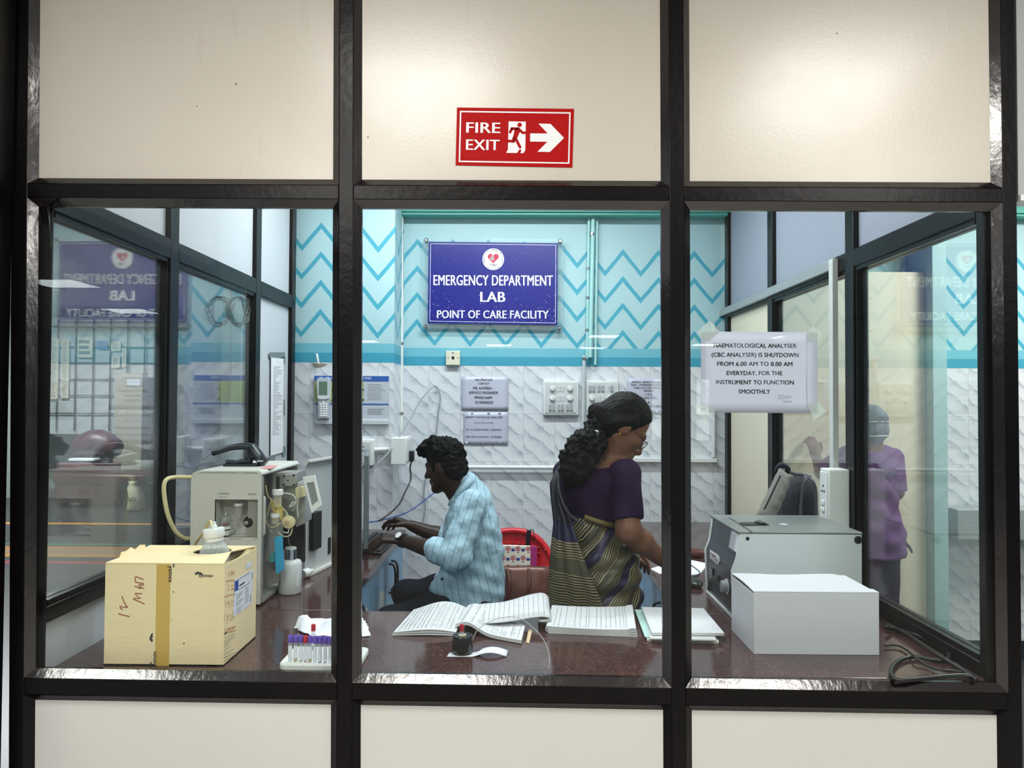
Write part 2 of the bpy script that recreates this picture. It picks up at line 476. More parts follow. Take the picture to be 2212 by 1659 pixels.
# ---------------------------------------------------------------- front partition
def ln(a, b): return lambda v, span=1659.0: a + (b - a) * v / span
PX = [(ln(26, 18), ln(62, 50)), (ln(733, 727), ln(764, 760)), (ln(1444, 1452), ln(1476, 1482)), (ln(2160, 2180), ln(2192, 2210))]
def rt(x): return 396 + 10 * (x - 60) / 2100
def rb(x): return 427 + 10.5 * (x - 60) / 2100
def st(x): return 1464 + 33 * (x - 50) / 2130
def sb(x): return 1501 + 34 * (x - 50) / 2130
YTOP, YBOT = -300.0, 2110.0
front = thing('wall_front', None, None, (0, 0, 0), kind='structure')
FD = 0.03
for (l, r) in PX:
    mb = MB(); mb.prism([at(l(YTOP), YTOP, 0), at(r(YTOP), YTOP, 0), at(r(YBOT), YBOT, 0), at(l(YBOT), YBOT, 0)], (0, FD, 0))
    mb.part('post', FRAME, front, bevel=0.002)
for k in range(3):
    xa, xb = PX[k][1], PX[k + 1][0]
    for ya, yb in ((rt, rb), (st, sb)):
        p = [at(xa(ya(xa(800))), ya(xa(800)), 0), at(xb(ya(xb(800))), ya(xb(800)), 0), at(xb(yb(xb(800))), yb(xb(800)), 0), at(xa(yb(xa(800))), yb(xa(800)), 0)]
        MB().prism(p, (0, FD, 0)).part('rail', FRAME, front, bevel=0.002)
def inset(p, w):
    c = sum(p, Vector()) / 4
    out = []
    for q in p:
        out.append(Vector((q.x + (w if q.x < c.x else -w), 0.017, q.z + (w if q.z < c.z else -w))))
    return out
def opening(k, ya, yb, kind, idx):
    xa, xb = PX[k][1], PX[k + 1][0]
    L, Rr = xa(800), xb(800)
    o = [at(xa(ya(L)), ya(L), 0), at(xb(ya(Rr)), ya(Rr), 0), at(xb(yb(Rr)), yb(Rr), 0), at(xa(yb(L)), yb(L), 0)]
    i = inset(o, 0.019)
    b = MB()
    rings = [[tuple(q) for q in o], [tuple(q + Vector((0, 0.0, 0))) for q in o], [tuple(q) for q in i], [(q.x, 0.0235, q.z) for q in i], [(q.x, 0.0238, q.z) for q in o], [tuple(q) for q in o]]
    b.rings([rings[0], rings[2], rings[3], rings[4]], cap=False)
    pane = MB(); e = 0.004
    cx = sum(q.x for q in i) / 4; cz = sum(q.z for q in i) / 4
    pp = [Vector((q.x + (e if q.x > cx else -e), 0.0172, q.z + (e if q.z > cz else -e))) for q in i]
    if kind == 'glass':
        pane.prism(pp, (0, 0.005, 0))
        w = pane.solo('window_%d' % idx, GLASS, kind='structure', smooth=None)
        b.part('bead', BEAD, w, smooth=None)
        bb = MB(); bb.rings([[tuple(q + Vector((0, FD, 0))) for q in o], [(q.x, 0.0285, q.z) for q in i], [(q.x, 0.0226, q.z) for q in i], [(q.x, 0.0232, q.z) for q in o]], cap=False)
        bb.part('bead', BEAD, w, smooth=None)
    else:
        pane.prism(pp, (0, 0.008, 0))
        pane.part('panel', CREAM if kind == 'top' else LOWCREAM, front, smooth=None)
        b.part('bead', BEAD if kind == 'top' else FRAME, front, smooth=None)
for k in range(3):
    opening(k, lambda x: YTOP, rt, 'top', 0)
    opening(k, rb, st, 'glass', k + 1)
    opening(k, sb, lambda x: YBOT, 'low', 0)
# header over the doorway to the right of the partition, wing partition to the left
xr = at(2200, 420, 0).x
MB().box(xr + 0.006, 5.2, 0.01, 0.05, 2.035, CEIL).solo('wall_header', mat('grey_header', (172, 176, 176), 0.6, var=0.02), kind='structure')
MB().box(xr + 0.006, 5.2, 0.0, 0.06, 2.02, 2.035).solo('trim_1', PLASTIC_W, kind='structure')
wing = thing('wall_wing', None, None, (-1.3, -0.6, 0), kind='structure')
XW = at(24, 900, 0).x
WX0, WX1 = XW - 0.06, XW - 0.004
for (y0, y1) in ((-0.07, -0.005), (-1.3, -1.24)):
    MB().box(WX0, WX1, y0, y1, 0, CEIL).part('post', FRAME, wing, bevel=0.002)
for (z0, z1) in ((2.0, 2.07), (0.905, 0.955), (0.0, 0.08)):
    MB().box(WX0, WX1, -1.24, -0.07, z0, z1).part('rail', FRAME, wing, bevel=0.002)
MB().box(WX0 + 0.02, WX1 - 0.012, -1.24, -0.07, 2.07, CEIL).part('panel', PALE, wing)
MB().box(WX0 + 0.02, WX1 - 0.012, -1.24, -0.07, 0.08, 0.905).part('panel', PALE, wing)
MB().box(WX0 + 0.027, WX0 + 0.032, -1.24, -0.07, 0.955, 2.0).solo('window_9', SIDEGLASS, kind='structure', smooth=None)

# ---------------------------------------------------------------- side partitions of the lab
def side_wall(name, x0, x1, sgn, posts, z_rails, bays, idx, gm):
    w = thing(name, None, None, ((x0 + x1) / 2, 1.2, 0), kind='structure')
    for (a, b) in posts: MB().box(x0, x1, a, b, 0, CEIL).part('post', FRAME, w, bevel=0.003)
    ya, yb = posts[0][0], posts[-1][1]
    for (p, q) in zip(posts[:-1], posts[1:]):
        for (z0, z1) in z_rails: MB().box(x0, x1, p[1], q[0], z0, z1).part('rail', FRAME, w, bevel=0.003)
    n = idx; xm = (x0 + x1) / 2
    for (p, q), (low, mid, top) in zip(zip(posts[:-1], posts[1:]), bays):
        zs = [(0.0, z_rails[0][0], low), (z_rails[0][1], z_rails[1][0], mid), (z_rails[1][1], CEIL, top)]
        for (z0, z1, m) in zs:
            if m is None:
                g = MB().box(xm - 0.0025, xm + 0.0025, p[1], q[0], z0, z1).solo('window_%d' % n, gm, kind='structure', smooth=None); n += 1
                f = MB(); b = 0.014      # dark glazing bead round the pane, lab side
                for (ax, bx) in ((xm + 0.003, x1 - 0.006), (x0 + 0.006, xm - 0.003)):
                    (f.box(ax, bx, p[1], p[1] + b, z0, z1) if p is not posts[0] else None); f.box(ax, bx, q[0] - b, q[0], z0, z1)
                    f.box(ax, bx, p[1] + b, q[0] - b, z0, z0 + b); f.box(ax, bx, p[1] + b, q[0] - b, z1 - b, z1)
                f.part('bead', FRAME, g)
            else:
                MB().box(xm - 0.006, xm + 0.006, p[1], q[0], z0, z1).part('panel', m, w)
    return w
side_wall('wall_left', -1.285, -1.232, 1, [(0.031, 0.036), (0.69, 0.755), (1.54, 1.605), (2.09, 2.15)], [(0.912, 0.955), (1.995, 2.065)],
          [(PALE, None, PALE), (PALE, None, PALE), (PALE, PALE, PALE)], 4, SIDEGLASS)
side_wall('wall_right', 1.205, 1.258, -1, [(0.031, 0.062), (0.78, 0.85), (1.64, 1.71), (2.40, 2.46)], [(0.775, 0.825), (1.99, 2.055)],
          [(PALE, None, PALE_SHADED), (PALE, None, PALE_SHADED), (PALE, CREAMWALL, PALE_SHADED)], 6, RIGHTGLASS)

# ---------------------------------------------------------------- back wall, column, beam, floor, ceiling, hall
YB = 2.5
back = MB().box(-0.694, 5.4, YB, YB + 0.12, 0, CEIL).solo('wall_back', WALLM, kind='structure')
MB().box(-1.42, -0.694, 2.18, YB + 0.12, 0, CEIL).solo('wall_pillar', WALLM, kind='structure')
MB().box(-0.694, 5.4, 2.40, YB, 2.585, CEIL).box(-0.694, 5.4, 2.385, 2.40, 2.60, 2.625).solo('trim_3', TEAL, kind='structure')
MB().box(-9.5, 5.4, -19.0, 10.4, -0.1, 0.0).solo('floor', FLOORM, kind='structure')
ceil = MB().box(-9.5, 5.4, -19.0, 10.4, CEIL, CEIL + 0.1).solo('ceiling', CEILM, kind='structure')
for (x, y, sx, sy, w_, c_) in LAMPS:
    MB().box(x - sx / 2 - 0.02, x + sx / 2 + 0.02, y - sy / 2 - 0.02, y + sy / 2 + 0.02, CEIL - 0.05, CEIL).part('light_housing', PLASTIC_W, ceil)
MB().box(-9.6, -9.5, -19, 10.4, 0, CEIL).solo('wall_hall_left', HALLWALL, kind='structure')
MB().box(5.4, 5.5, -19, 2.6, 0, CEIL).solo('wall_hall_right', HALLWALL, kind='structure')
MB().box(-9.5, 5.4, -19.1, -19, 0, CEIL).solo('wall_hall_rear', HALLWALL, kind='structure')
MB().box(-9.5, -1.3, 10.4, 10.5, 0, CEIL).solo('wall_hall_far', HALLWALL, kind='structure')
MB().box(-1.42, -1.30, 2.62, 10.4, 0, CEIL).solo('wall_hall_inner', mat('pale_green_grey', (186, 200, 198), 0.6, var=0.03), kind='structure')
# cream panel and ledge in the next room, seen through the right partition
MB().box(1.258, 2.29, 2.30, 2.36, 0.0, 2.24).solo('wall_screen', CREAMWALL, kind='structure', bevel=0.004)
MB().box(2.29, 2.366, 2.22, 2.497, 0.0, 2.585).solo('trim_2', mat('pale_blue_green_paint', (158, 196, 200), 0.5), kind='structure')

# small daylight windows with wire mesh at the far end of the hall behind the viewer
tw = NT('daylight_window'); em_ = tw.n('ShaderNodeEmission'); em_.inputs[0].default_value = (0.9, 0.95, 1.0, 1); em_.inputs[1].default_value = 12.0; tw.l(em_.outputs[0], tw.out.inputs[0])
for k, (x0, x1, z0, z1) in enumerate(((3.75, 4.06, 1.15, 2.12), (3.75, 4.06, 0.42, 1.0), (5.0, 5.34, 1.15, 2.12), (5.0, 5.34, 0.42, 1.0), (-12.0 + 0.3, -11.4, 1.7, 2.0))[:4]):
    w_ = MB().box(x0, x1, -19.0, -18.985, z0, z1).solo('window_%d' % (11 + k), tw.mat, kind='structure', smooth=None)
    mb = MB(); n_ = 7
    for i in range(-n_, n_ + 1):
        for sg in (-1, 1):
            a = Vector(((x0 + x1) / 2 + i * 0.06 - sg * (z1 - z0) / 2, -18.97, z0)); b_ = Vector(((x0 + x1) / 2 + i * 0.06 + sg * (z1 - z0) / 2, -18.97, z1))
            ts = [max(0, min(1, ((x0 if d < 0 else x1) - a.x) / (b_.x - a.x))) for d in (-sg, sg)]
            if ts[1] - ts[0] > 0.02: mb.cyl(a.lerp(b_, ts[0]), a.lerp(b_, ts[1]), 0.006, 5)
    mb.part('grille', FRAME, w_)
# ---------------------------------------------------------------- things on the back wall
INK = mat('black_ink', (22, 22, 26), 0.7, var=0.0)
GREYINK = mat('grey_ink', (96, 99, 106), 0.7, var=0.0)
REDPEN = mat('red_marker', (150, 52, 28), 0.6, var=0.05)
WHITEINK = mat('white_vinyl', (240, 241, 244), 0.4, var=0.0)
PAPER = mat('white_paper', (226, 229, 240), 0.6, var=0.03, vs=12, bump=0.08, bs=18)
LILACPAPER = mat('lilac_white_paper', (202, 203, 226), 0.55, var=0.03, vs=9, bump=0.1, bs=14)
SLEEVE = mat('sleeved_paper', (196, 199, 218), 0.32, var=0.05, vs=9, bump=0.35, bs=16)
BLACKP = mat('black_plastic', (16, 17, 19), 0.35, var=0.1)
CHROME = mat('steel', (190, 192, 196), 0.22, 1.0, var=0.03)
GREYP = mat('grey_plastic', (150, 156, 162), 0.4, var=0.03)

def clear_mat(name, tint, alpha, rough=0.08):
    t = NT(name)
    tr = t.n('ShaderNodeBsdfTransparent'); tr.inputs[0].default_value = (*tint, 1)
    p = t.n('ShaderNodeBsdfPrincipled'); p.inputs['Base Color'].default_value = (*tint, 1); p.inputs['Roughness'].default_value = rough
    lw = t.n('ShaderNodeLayerWeight'); lw.inputs['Blend'].default_value = 0.35
    mx = t.n('ShaderNodeMixShader'); t.l(t.m('MULTIPLY_ADD', lw.outputs['Facing'], (1 - alpha) * 0.7, alpha), mx.inputs[0])
    t.l(tr.outputs[0], mx.inputs[1]); t.l(p.outputs[0], mx.inputs[2]); t.l(mx.outputs[0], t.out.inputs[0])
    return t.mat
CLEAR = clear_mat('clear_plastic', (0.93, 0.97, 0.98), 0.07)
TAPE = clear_mat('clear_tape', (0.86, 0.9, 0.9), 0.36, 0.25)

def pxm(Y): return (Y + 1.9) / FPX          # metres per pixel on a plane
def tpx(mb, body, x0, x1, y0, y1, Y, bold=0.0):
    """lettering whose capitals run from y0 (top) to y1 (baseline) and x0 to x1 in the plane Y"""
    a = at((x0 + x1) / 2, y1, Y); k = pxm(Y)
    return text_mb(mb, body, a, X3, Z3, width=(x1 - x0) * k, height=(y1 - y0) * k, bold=bold)
def rect_px(mb, x0, y0, x1, y1, Y, t):
    a, b = at(x0, y1, Y), at(x1, y0, Y)
    return mb.box(a.x, b.x, Y, Y + t, a.z, b.z)

# the blue laboratory sign
SY = 2.452
s = thing('lab_sign', 'blue acrylic sign reading EMERGENCY DEPARTMENT LAB on the zigzag wall', 'sign', at(1064, 702, SY))
p = [at(926, 522, SY), at(1205, 525, SY), at(1204, 702, SY), at(924, 698, SY)]
t = NT('scuffed_blue_vinyl')
vo = t.noise(t.pos(), 55, 6, 0.75); big = t.noise(t.pos(), 7, 3)
c = t.mix(t.m('MULTIPLY', t.m('GREATER_THAN', vo, 0.555), 0.3), rgb(22, 27, 128), rgb(58, 68, 164))
v2 = t.n('ShaderNodeTexVoronoi'); t.l(t.pos(), v2.inputs['Vector']); v2.inputs['Scale'].default_value = 62
xx, yy, zz = t.xyz(t.pos())
chip = t.m('MULTIPLY', t.m('LESS_THAN', v2.outputs['Distance'], 0.13), t.m('LESS_THAN', t.m('ADD', zz, t.m('MULTIPLY', big, 0.35)), 2.28))
c = t.mix(chip, c, rgb(220, 222, 205))
t.bsdf(c, 0.3); BLUEV = t.mat
MB().prism(p, (0, 0.004, 0)).part('board', BLUEV, s)
pa = [at(912, 512, SY), at(1217, 515, SY), at(1216, 713, SY), at(910, 709, SY)]
MB().prism([q + Vector((0, 0.0045, 0)) for q in pa], (0, 0.004, 0)).part('acrylic_backing', CLEAR, s, smooth=None)
for (x, y) in ((921, 519), (1210, 521), (919, 705), (1209, 708)):
    q = at(x, y, SY)
    MB().lathe((q.x, YB, q.z), [(0.009, 0), (0.009, 0.046), (0.0125, 0.047), (0.0125, 0.054), (0.008, 0.058)], 16, (0, -1, 0)).part('standoff_stud', CHROME, s)
L = SY - 0.0008
for args in (('EMERGENCY DEPARTMENT', 936, 1194, 593, 616.5, L, 0.034), ('LAB', 1038, 1091, 629, 652, L, 0.04), ('POINT OF CARE FACILITY', 944, 1185, 669.5, 687.5, L, 0.032)):
    tpx(MB(), *args).part('lettering', WHITEINK, s, smooth=None)
mb = MB()
def framepx(mb, q, w, Y):
    c = sum(q, Vector()) / 4
    i = [Vector((v.x + (w if v.x < c.x else -w), v.y, v.z + (w if v.z < c.z else -w))) for v in q]
    for k in range(4):
        mb.add([tuple(q[k]), tuple(q[(k + 1) % 4]), tuple(i[(k + 1) % 4]), tuple(i[k])], [(0, 1, 2, 3)])
    return mb
framepx(mb, [at(930, 526, L), at(1201, 529, L), at(1200, 698, L), at(928, 694, L)], 0.0022, L).part('border_line', WHITEINK, s, smooth=None)
e = at(1065.5, 560, L); er = 23.5 * pxm(L)
em = MB().lathe(e, [(er, -0.001), (er, 0.001)], 40, (0, -1, 0)).part('emblem', WHITEINK, s, smooth=None)
mb = MB(); hp = []
for k in range(40):
    a = 2 * math.pi * k / 40
    hp.append((16 * math.sin(a) ** 3 / 17, (13 * math.cos(a) - 5 * math.cos(2 * a) - 2 * math.cos(3 * a) - math.cos(4 * a)) / 17))
K = er * 0.55
poly2(mb, hp, e + Z3 * er * 0.12, X3, Z3, K, K, 0.0016)
mb.part('heart', mat('sign_red', (196, 42, 78), 0.45, var=0), em, smooth=None)
mb = MB(); rr = random.Random(4)
for k in range(11):
    cx, cy = rr.uniform(-0.55, 0.55), rr.uniform(-0.45, 0.6)
    stroke(mb, [(cx + 0.22 * math.cos(b), cy + 0.16 * math.sin(b)) for b in [rr.uniform(0, 6) + 0.45 * j for j in range(8)]], 0.0022, e + Z3 * er * 0.12, X3, Z3, 0.0019 + 0.0002 * k, K * 0.8, K * 0.8)
mb.part('heart_line', WHITEINK, em, smooth=None)
mb = MB()
text_mb(mb, 'TAEI', e - Z3 * er * 0.66, X3, Z3, width=er * 0.62, height=er * 0.24, bold=0.01, extrude=0.0018)
def arc_text(body, r, a0, a1, flip, h):
    for k, ch in enumerate(body):
        if ch == ' ': continue
        a = a0 + (a1 - a0) * k / (len(body) - 1)
        d = Vector((math.cos(a), 0, math.sin(a)))
        u = -d if flip else d; r_ = Vector((u.z, 0, -u.x))
        text_mb(mb, ch, e + d * r, r_, u, height=h, extrude=0.0018)
arc_text('TAMILNADU ACCIDENT & EMERGENCY CARE INITIATIVE', er * 0.82, R(205), R(-25), False, er * 0.12)
arc_text('Saving Lives is Our Mission', er * 0.93, R(228), R(312), True, er * 0.11)
mb.part('emblem_lettering', INK, em, smooth=None)

# papers taped to the tiles
def paper_lines(name, label, x0, y0, x1, y1, lines, Y=YB - 0.006, m=None, group=None):
    k = pxm(Y); a, b = at(x0, y1, Y), at(x1, y0, Y); rr = random.Random(int(x0))
    th = thing(name, label, 'paper', ((a.x + b.x) / 2, Y, a.z), group)
    g = [[Vector((a.x + (b.x - a.x) * i / 8 + 0.002 * rr.random(), Y - 0.002 * rr.random() * (0 if 1 < j < 6 and 0 else 1), a.z + (b.z - a.z) * j / 8)) for i in range(9)] for j in range(9)]
    MB().sheet(g, 0.0006).part('sheet', m or SLEEVE, th, smooth=180)
    for (body, xa, xb, ya, yb, bold) in lines: tpx(MB(), body, xa, xb, ya, yb, Y - 0.0034, bold * 0.8).part('lettering', INK, th, smooth=None)
    return th
paper_lines('printed_notice', 'creased sleeved notice headed ABG ANALYSER taped above a second notice', 996, 813, 1098, 886,
            [('ABG ANALYSER', 1026, 1064, 818, 822, 0.02), ('CONTACT', 1033, 1057, 826, 830.5, 0.02), ('MR. KAMESH –', 1022, 1068, 835, 841, 0.02),
             ('SERVICE ENGINEER', 1013, 1076, 845, 850.5, 0.03), ('9940516689', 1025, 1063, 855.5, 861, 0.03), ('9176900227', 1027, 1066, 866, 872, 0.03)])
paper_lines('printed_notice', 'creased sleeved notice headed ABBOTT I STAT BLOOD ANALYSER beside the seated man', 1001, 890, 1097, 960,
            [('ABBOTT I STAT BLOOD ANALYSER', 1005, 1085, 899, 903, 0.02), ('CONTACT SERVICE ENGINEER', 1025, 1066, 912, 914.5, 0.0),
             ('Mr. S.P. SIVESH KUMAR – 8248370931', 1008, 1083, 926, 929.5, 0.015), ('MRS. SAKTHI KRISHNAN – 9677823868', 1007, 1083, 941.5, 945, 0.015)])
paper_lines('printed_notice', 'sleeved notice headed KINDLY SEND CBC SAMPLE behind the standing woman', 1353, 817, 1448, 892,
            [('KINDLY SEND CBC SAMPLE', 1365, 1440, 823, 827, 0.02), ('TAEI - EMERGENCY U. R. K.', 1362, 1442, 829.5, 833, 0.02), ('CARE (201) FOR FOLLOWING', 1369, 1440, 836, 839.5, 0.02),
             ('PATIENT', 1391, 1411, 842, 846, 0.02), ('1. RTA', 1394, 1409, 850, 854, 0.02), ('2. SELF FALL', 1385, 1419, 857, 861, 0.02), ('&', 1399, 1404, 867, 871, 0.02),
             ('OR MLC CASES', 1380, 1434, 875, 879.5, 0.03)])

# switch boards and sockets
def switchboard(name, label, x0, y0, x1, y1, knobs, switches, sockets):
    Y = YB - 0.03
    a, b = at(x0, y1, Y), at(x1, y0, Y)
    th = thing(name, label, 'switchboard', ((a.x + b.x) / 2, Y, a.z))
    MB().box(a.x, b.x, Y, YB, a.z, b.z).part('housing', PLASTIC_W, th, bevel=0.006)
    i = 0.013
    MB().box(a.x + i, b.x - i, Y - 0.004, Y, a.z + i, b.z - i).part('plate', mat('switch_plate', (206, 210, 212), 0.4, var=0.01), th, bevel=0.002)
    for (x, y) in knobs:
        q = at(x, y, Y - 0.004)
        MB().lathe(q, [(0.0165, 0), (0.0165, 0.006), (0.014, 0.014), (0.012, 0.016)], 20, (0, -1, 0)).box(q.x - 0.002, q.x + 0.002, q.y - 0.021, q.y - 0.015, q.z - 0.014, q.z + 0.014).part('regulator_knob', PLASTIC_W, th, bevel=0.001)
    for (x, y, up) in switches:
        q = at(x, y, Y - 0.004); w, h = 0.0085, 0.0175
        m_ = MB(); m_.hexa([(q.x - w, q.y - (0.002 if up else 0.007), q.z - h), (q.x + w, q.y - (0.002 if up else 0.007), q.z - h), (q.x + w, q.y, q.z - h), (q.x - w, q.y, q.z - h),
                            (q.x - w, q.y - (0.008 if up else 0.002), q.z + h), (q.x + w, q.y - (0.008 if up else 0.002), q.z + h), (q.x + w, q.y, q.z + h), (q.x - w, q.y, q.z + h)])
        m_.part('rocker_switch', PLASTIC_W if up else GREYP, th, bevel=0.001)
    for (x, y) in sockets:
        q = at(x, y, Y - 0.0045); m_ = MB()
        for (dx, dz) in ((0, 0.011), (-0.009, -0.007), (0.009, -0.007)):
            m_.lathe(q + Vector((dx, 0, dz)), [(0.004, 0), (0.004, 0.001)], 12, (0, -1, 0))
        m_.part('socket_holes', BLACKP, th)
def z3(x, y): return (740 + x / 2.989, 420 + y / 2.989)
switchboard('switchboard', 'white switchboard with four round regulator knobs left of the wall pipe', 1173, 822, 1250, 897,
            [z3(x, y) for y in (1254, 1317) for x in (1355, 1468)],
            [(*z3(x, y), u) for x, y, u in ((1396, 1254, 1), (1420, 1254, 1), (1396, 1317, 1), (1420, 1317, 1), (1340, 1376, 0), (1364, 1376, 0), (1396, 1376, 0), (1420, 1376, 0), (1452, 1376, 0), (1476, 1376, 0))], [])
switchboard('switchboard', 'white switchboard with two knobs and a socket directly behind the woman\'s head', 1266, 822, 1336, 897,
            [z3(1610, 1317), z3(1722, 1317)],
            [(*z3(x, y), u) for x, y, u in ((1597, 1254, 0), (1622, 1254, 0), (1655, 1254, 0), (1680, 1254, 0), (1710, 1254, 1), (1738, 1254, 0), (1652, 1317, 1), (1676, 1317, 1), (1652, 1376, 1), (1680, 1376, 0), (1738, 1376, 0))], [z3(1606, 1376)])
Y = YB - 0.032; a, b = at(963, 789, Y), at(993.5, 758, Y)
s = thing('telephone_socket', 'cream telephone socket on the blue band below the lab sign', 'socket', ((a.x + b.x) / 2, Y, a.z))
MB().box(a.x, b.x, Y, YB, a.z, b.z).part('housing', mat('cream_plastic', (226, 222, 200), 0.4, var=0.03), s, bevel=0.004)
q = at(978.5, 773, Y)
MB().box(q.x - 0.007, q.x + 0.007, Y - 0.001, Y, q.z - 0.009, q.z + 0.009).part('jack_opening', BLACKP, s)
MB().box(q.x - 0.007, q.x + 0.007, Y - 0.002, Y, q.z + 0.026, q.z + 0.034).part('label_window', GREYP, s)
for dx in (-0.028, 0.028): MB().lathe(q + Vector((dx, 0, 0)), [(0.003, -0.001), (0.003, 0.002)], 10, (0, -1, 0)).part('screw', BLACKP, s)

# pipes
WPIPE = mat('white_pipe', (232, 234, 232), 0.4, var=0.02)
TPIPE = mat('blue_green_pipe', (166, 214, 214), 0.45, var=0.05)
def pipe(label, pts, r, m, clips=(), cat='pipe', name='wall_pipe', seg=14):
    mb = MB().tube(pts, r, seg, 0)
    a = Vector(pts[-1])
    th = thing(name, label, cat, a)
    mb.part('pipe', m, th, smooth=60)
    for c in clips:
        c = Vector(c)
        d = (Vector(pts[1]) - Vector(pts[0])).normalized()
        MB().lathe(c - d * 0.007, [(r + 0.0005, 0), (r + 0.003, 0), (r + 0.003, 0.014), (r + 0.0005, 0.014)], 16, d, caps=False).part('clip', CHROME, th)
    return th
Y = 2.44
pipe('white vertical pipe in the corner beside the tiled pillar', [at(867, 440, Y), at(867, 944, Y)], 0.0115, WPIPE, [at(867, 501, Y), at(867, 742, Y), at(867, 893, Y)])
pipe('thin blue green pipe, left of the twin pipes right of the lab sign', [at(1275, 440, 2.47), at(1272, 480, 2.47), at(1268, 775, 2.47)], 0.0085, TPIPE, [at(1270, 580, 2.47), at(1269, 643, 2.47), at(1268, 713, 2.47)])
pipe('thicker blue green pipe running beside a thin one right of the lab sign', [at(1283, 440, 2.46), at(1281, 480, 2.46), at(1275, 772, 2.46)], 0.0125, TPIPE, [at(1279, 506, 2.46)])
pipe('narrow blue green conduit, rightmost of the three below the teal beam', [at(1299, 440, 2.475), at(1290, 470, 2.475), at(1286, 788, 2.475)], 0.008, TPIPE)
pipe('grey white pipe running down the tiles between the two switchboards', [at(1262, 768, 2.46), at(1259, 940, 2.46)], 0.011, mat('grey_pipe', (190, 200, 204), 0.4), [at(1262, 775, 2.46)])
hp_ = pipe('white horizontal pipe with a black end cap behind the seated man', [at(1007, 1009, 2.47), at(1215, 1010, 2.47)], 0.0115, WPIPE)
q = at(1004, 1009, 2.47); MB().lathe(q, [(0.016, -0.012), (0.019, -0.008), (0.019, 0.006), (0.014, 0.012)], 16, (1, 0, 0)).part('end_cap', BLACKP, hp_)
pipe('short white horizontal pipe joining two white socket boxes', [at(800, 972, 2.16), at(866, 970, 2.16)], 0.0125, WPIPE)
a, b = at(1200, 997, 2.47), at(1549, 988, 2.47)
tr = thing('cable_trunking', 'white horizontal cable trunking on the tiles right of the woman', 'trunking', ((a.x + b.x) / 2, 2.47, a.z))
MB().box(at(1310, 990, 2.47).x, b.x, 2.465, YB - 0.001, a.z, a.z + 0.024).part('channel', PLASTIC_W, tr, bevel=0.002)
q = at(1544, 1000, 2.455)
tr2 = thing('cable_trunking', 'white vertical trunking on the tiles beside the right partition', 'trunking', (q.x, 2.49, q.z + 0.03))
MB().box(q.x - 0.008, q.x + 0.008, 2.475, YB - 0.001, q.z + 0.03, at(1544, 700, 2.455).z).part('channel', PLASTIC_W, tr2, bevel=0.002)

# socket boxes near the pillar
a, b = at(770, 1006, 2.12), at(807, 950, 2.12)
s = thing('socket_box', 'white socket box on the tiled pillar left of the short pipe', 'socket', ((a.x + b.x) / 2, 2.12, a.z))
MB().box(a.x, b.x, 2.12, 2.18, a.z, b.z).part('housing', PLASTIC_W, s, bevel=0.004)
MB().box(a.x + 0.012, b.x - 0.014, 2.116, 2.12, a.z + 0.012, b.z - 0.012).part('plate', mat('switch_plate', (206, 210, 212)), s, bevel=0.002)
m_ = MB()
for (x, y) in ((785, 965), (789, 972), (784, 973)): m_.lathe(at(x, y, 2.1155), [(0.0035, 0), (0.0035, 0.001)], 10, (0, -1, 0))
m_.part('socket_holes', BLACKP, s)
a, b = at(853, 1004, 2.10), at(877, 946, 2.10)
s = thing('socket_box', 'white socket box in the pillar corner holding a black plug', 'socket', ((a.x + b.x) / 2, 2.2, a.z))
MB().box(-0.694, b.x, 2.10, 2.34, a.z, b.z).part('housing', PLASTIC_W, s, bevel=0.004)
MB().box(b.x, b.x + 0.004, 2.13, 2.31, a.z + 0.015, b.z - 0.012).part('plate', PLASTIC_W, s, bevel=0.001)
PLUGX = b.x
q = at(882.5, 985, 2.21)
s = thing('plug', 'black plug with a long black cable in the corner socket box', 'plug', q)
MB().box(PLUGX + 0.004, PLUGX + 0.03, 2.185, 2.235, q.z - 0.03, q.z + 0.03).part('plug_body', BLACKP, s, bevel=0.006)
MB().tube([(PLUGX + 0.02, 2.21, q.z - 0.02), at(886, 1009, 2.2), at(887, 1036, 2.18), at(875, 1063, 2.12), at(861.5, 1090, 2.05), at(838, 1112, 1.98), at(818, 1126, 1.95)], 0.0045, 8).part('cord', BLACKP, s, smooth=180)
mb = MB().tube([at(790, 1027, 2.0), at(841, 975, 2.08), at(882, 911, 2.3), at(909, 864, 2.4), at(939, 834, 2.47), at(951, 857, 2.48), at(946, 898, 2.48), at(938, 980, 2.48), at(920.6, 1029, 2.48), at(915.5, 1070, 2.48), at(919, 1100, 2.48), at(909, 1137, 2.47), at(885, 1185, 2.45)], 0.004, 8)
mb.solo('network_cable', mat('grey_cable', (150, 160, 164), 0.45), 'grey cable looping up the tiles and down behind the man', 'cable', smooth=180)
mb = MB().tube([at(960, 1050, 2.3), at(946, 1059, 2.28), at(922, 1076.6, 2.22), at(898.7, 1095, 2.15), at(875, 1108.6, 2.1), at(850, 1117, 2.05), at(812, 1126, 2.0), at(785, 1129, 1.95)], 0.0035, 8)
mb.solo('network_cable', mat('blue_cable', (38, 84, 160), 0.4), 'thin blue cable running from the desk behind the man\'s chin', 'cable', smooth=180)

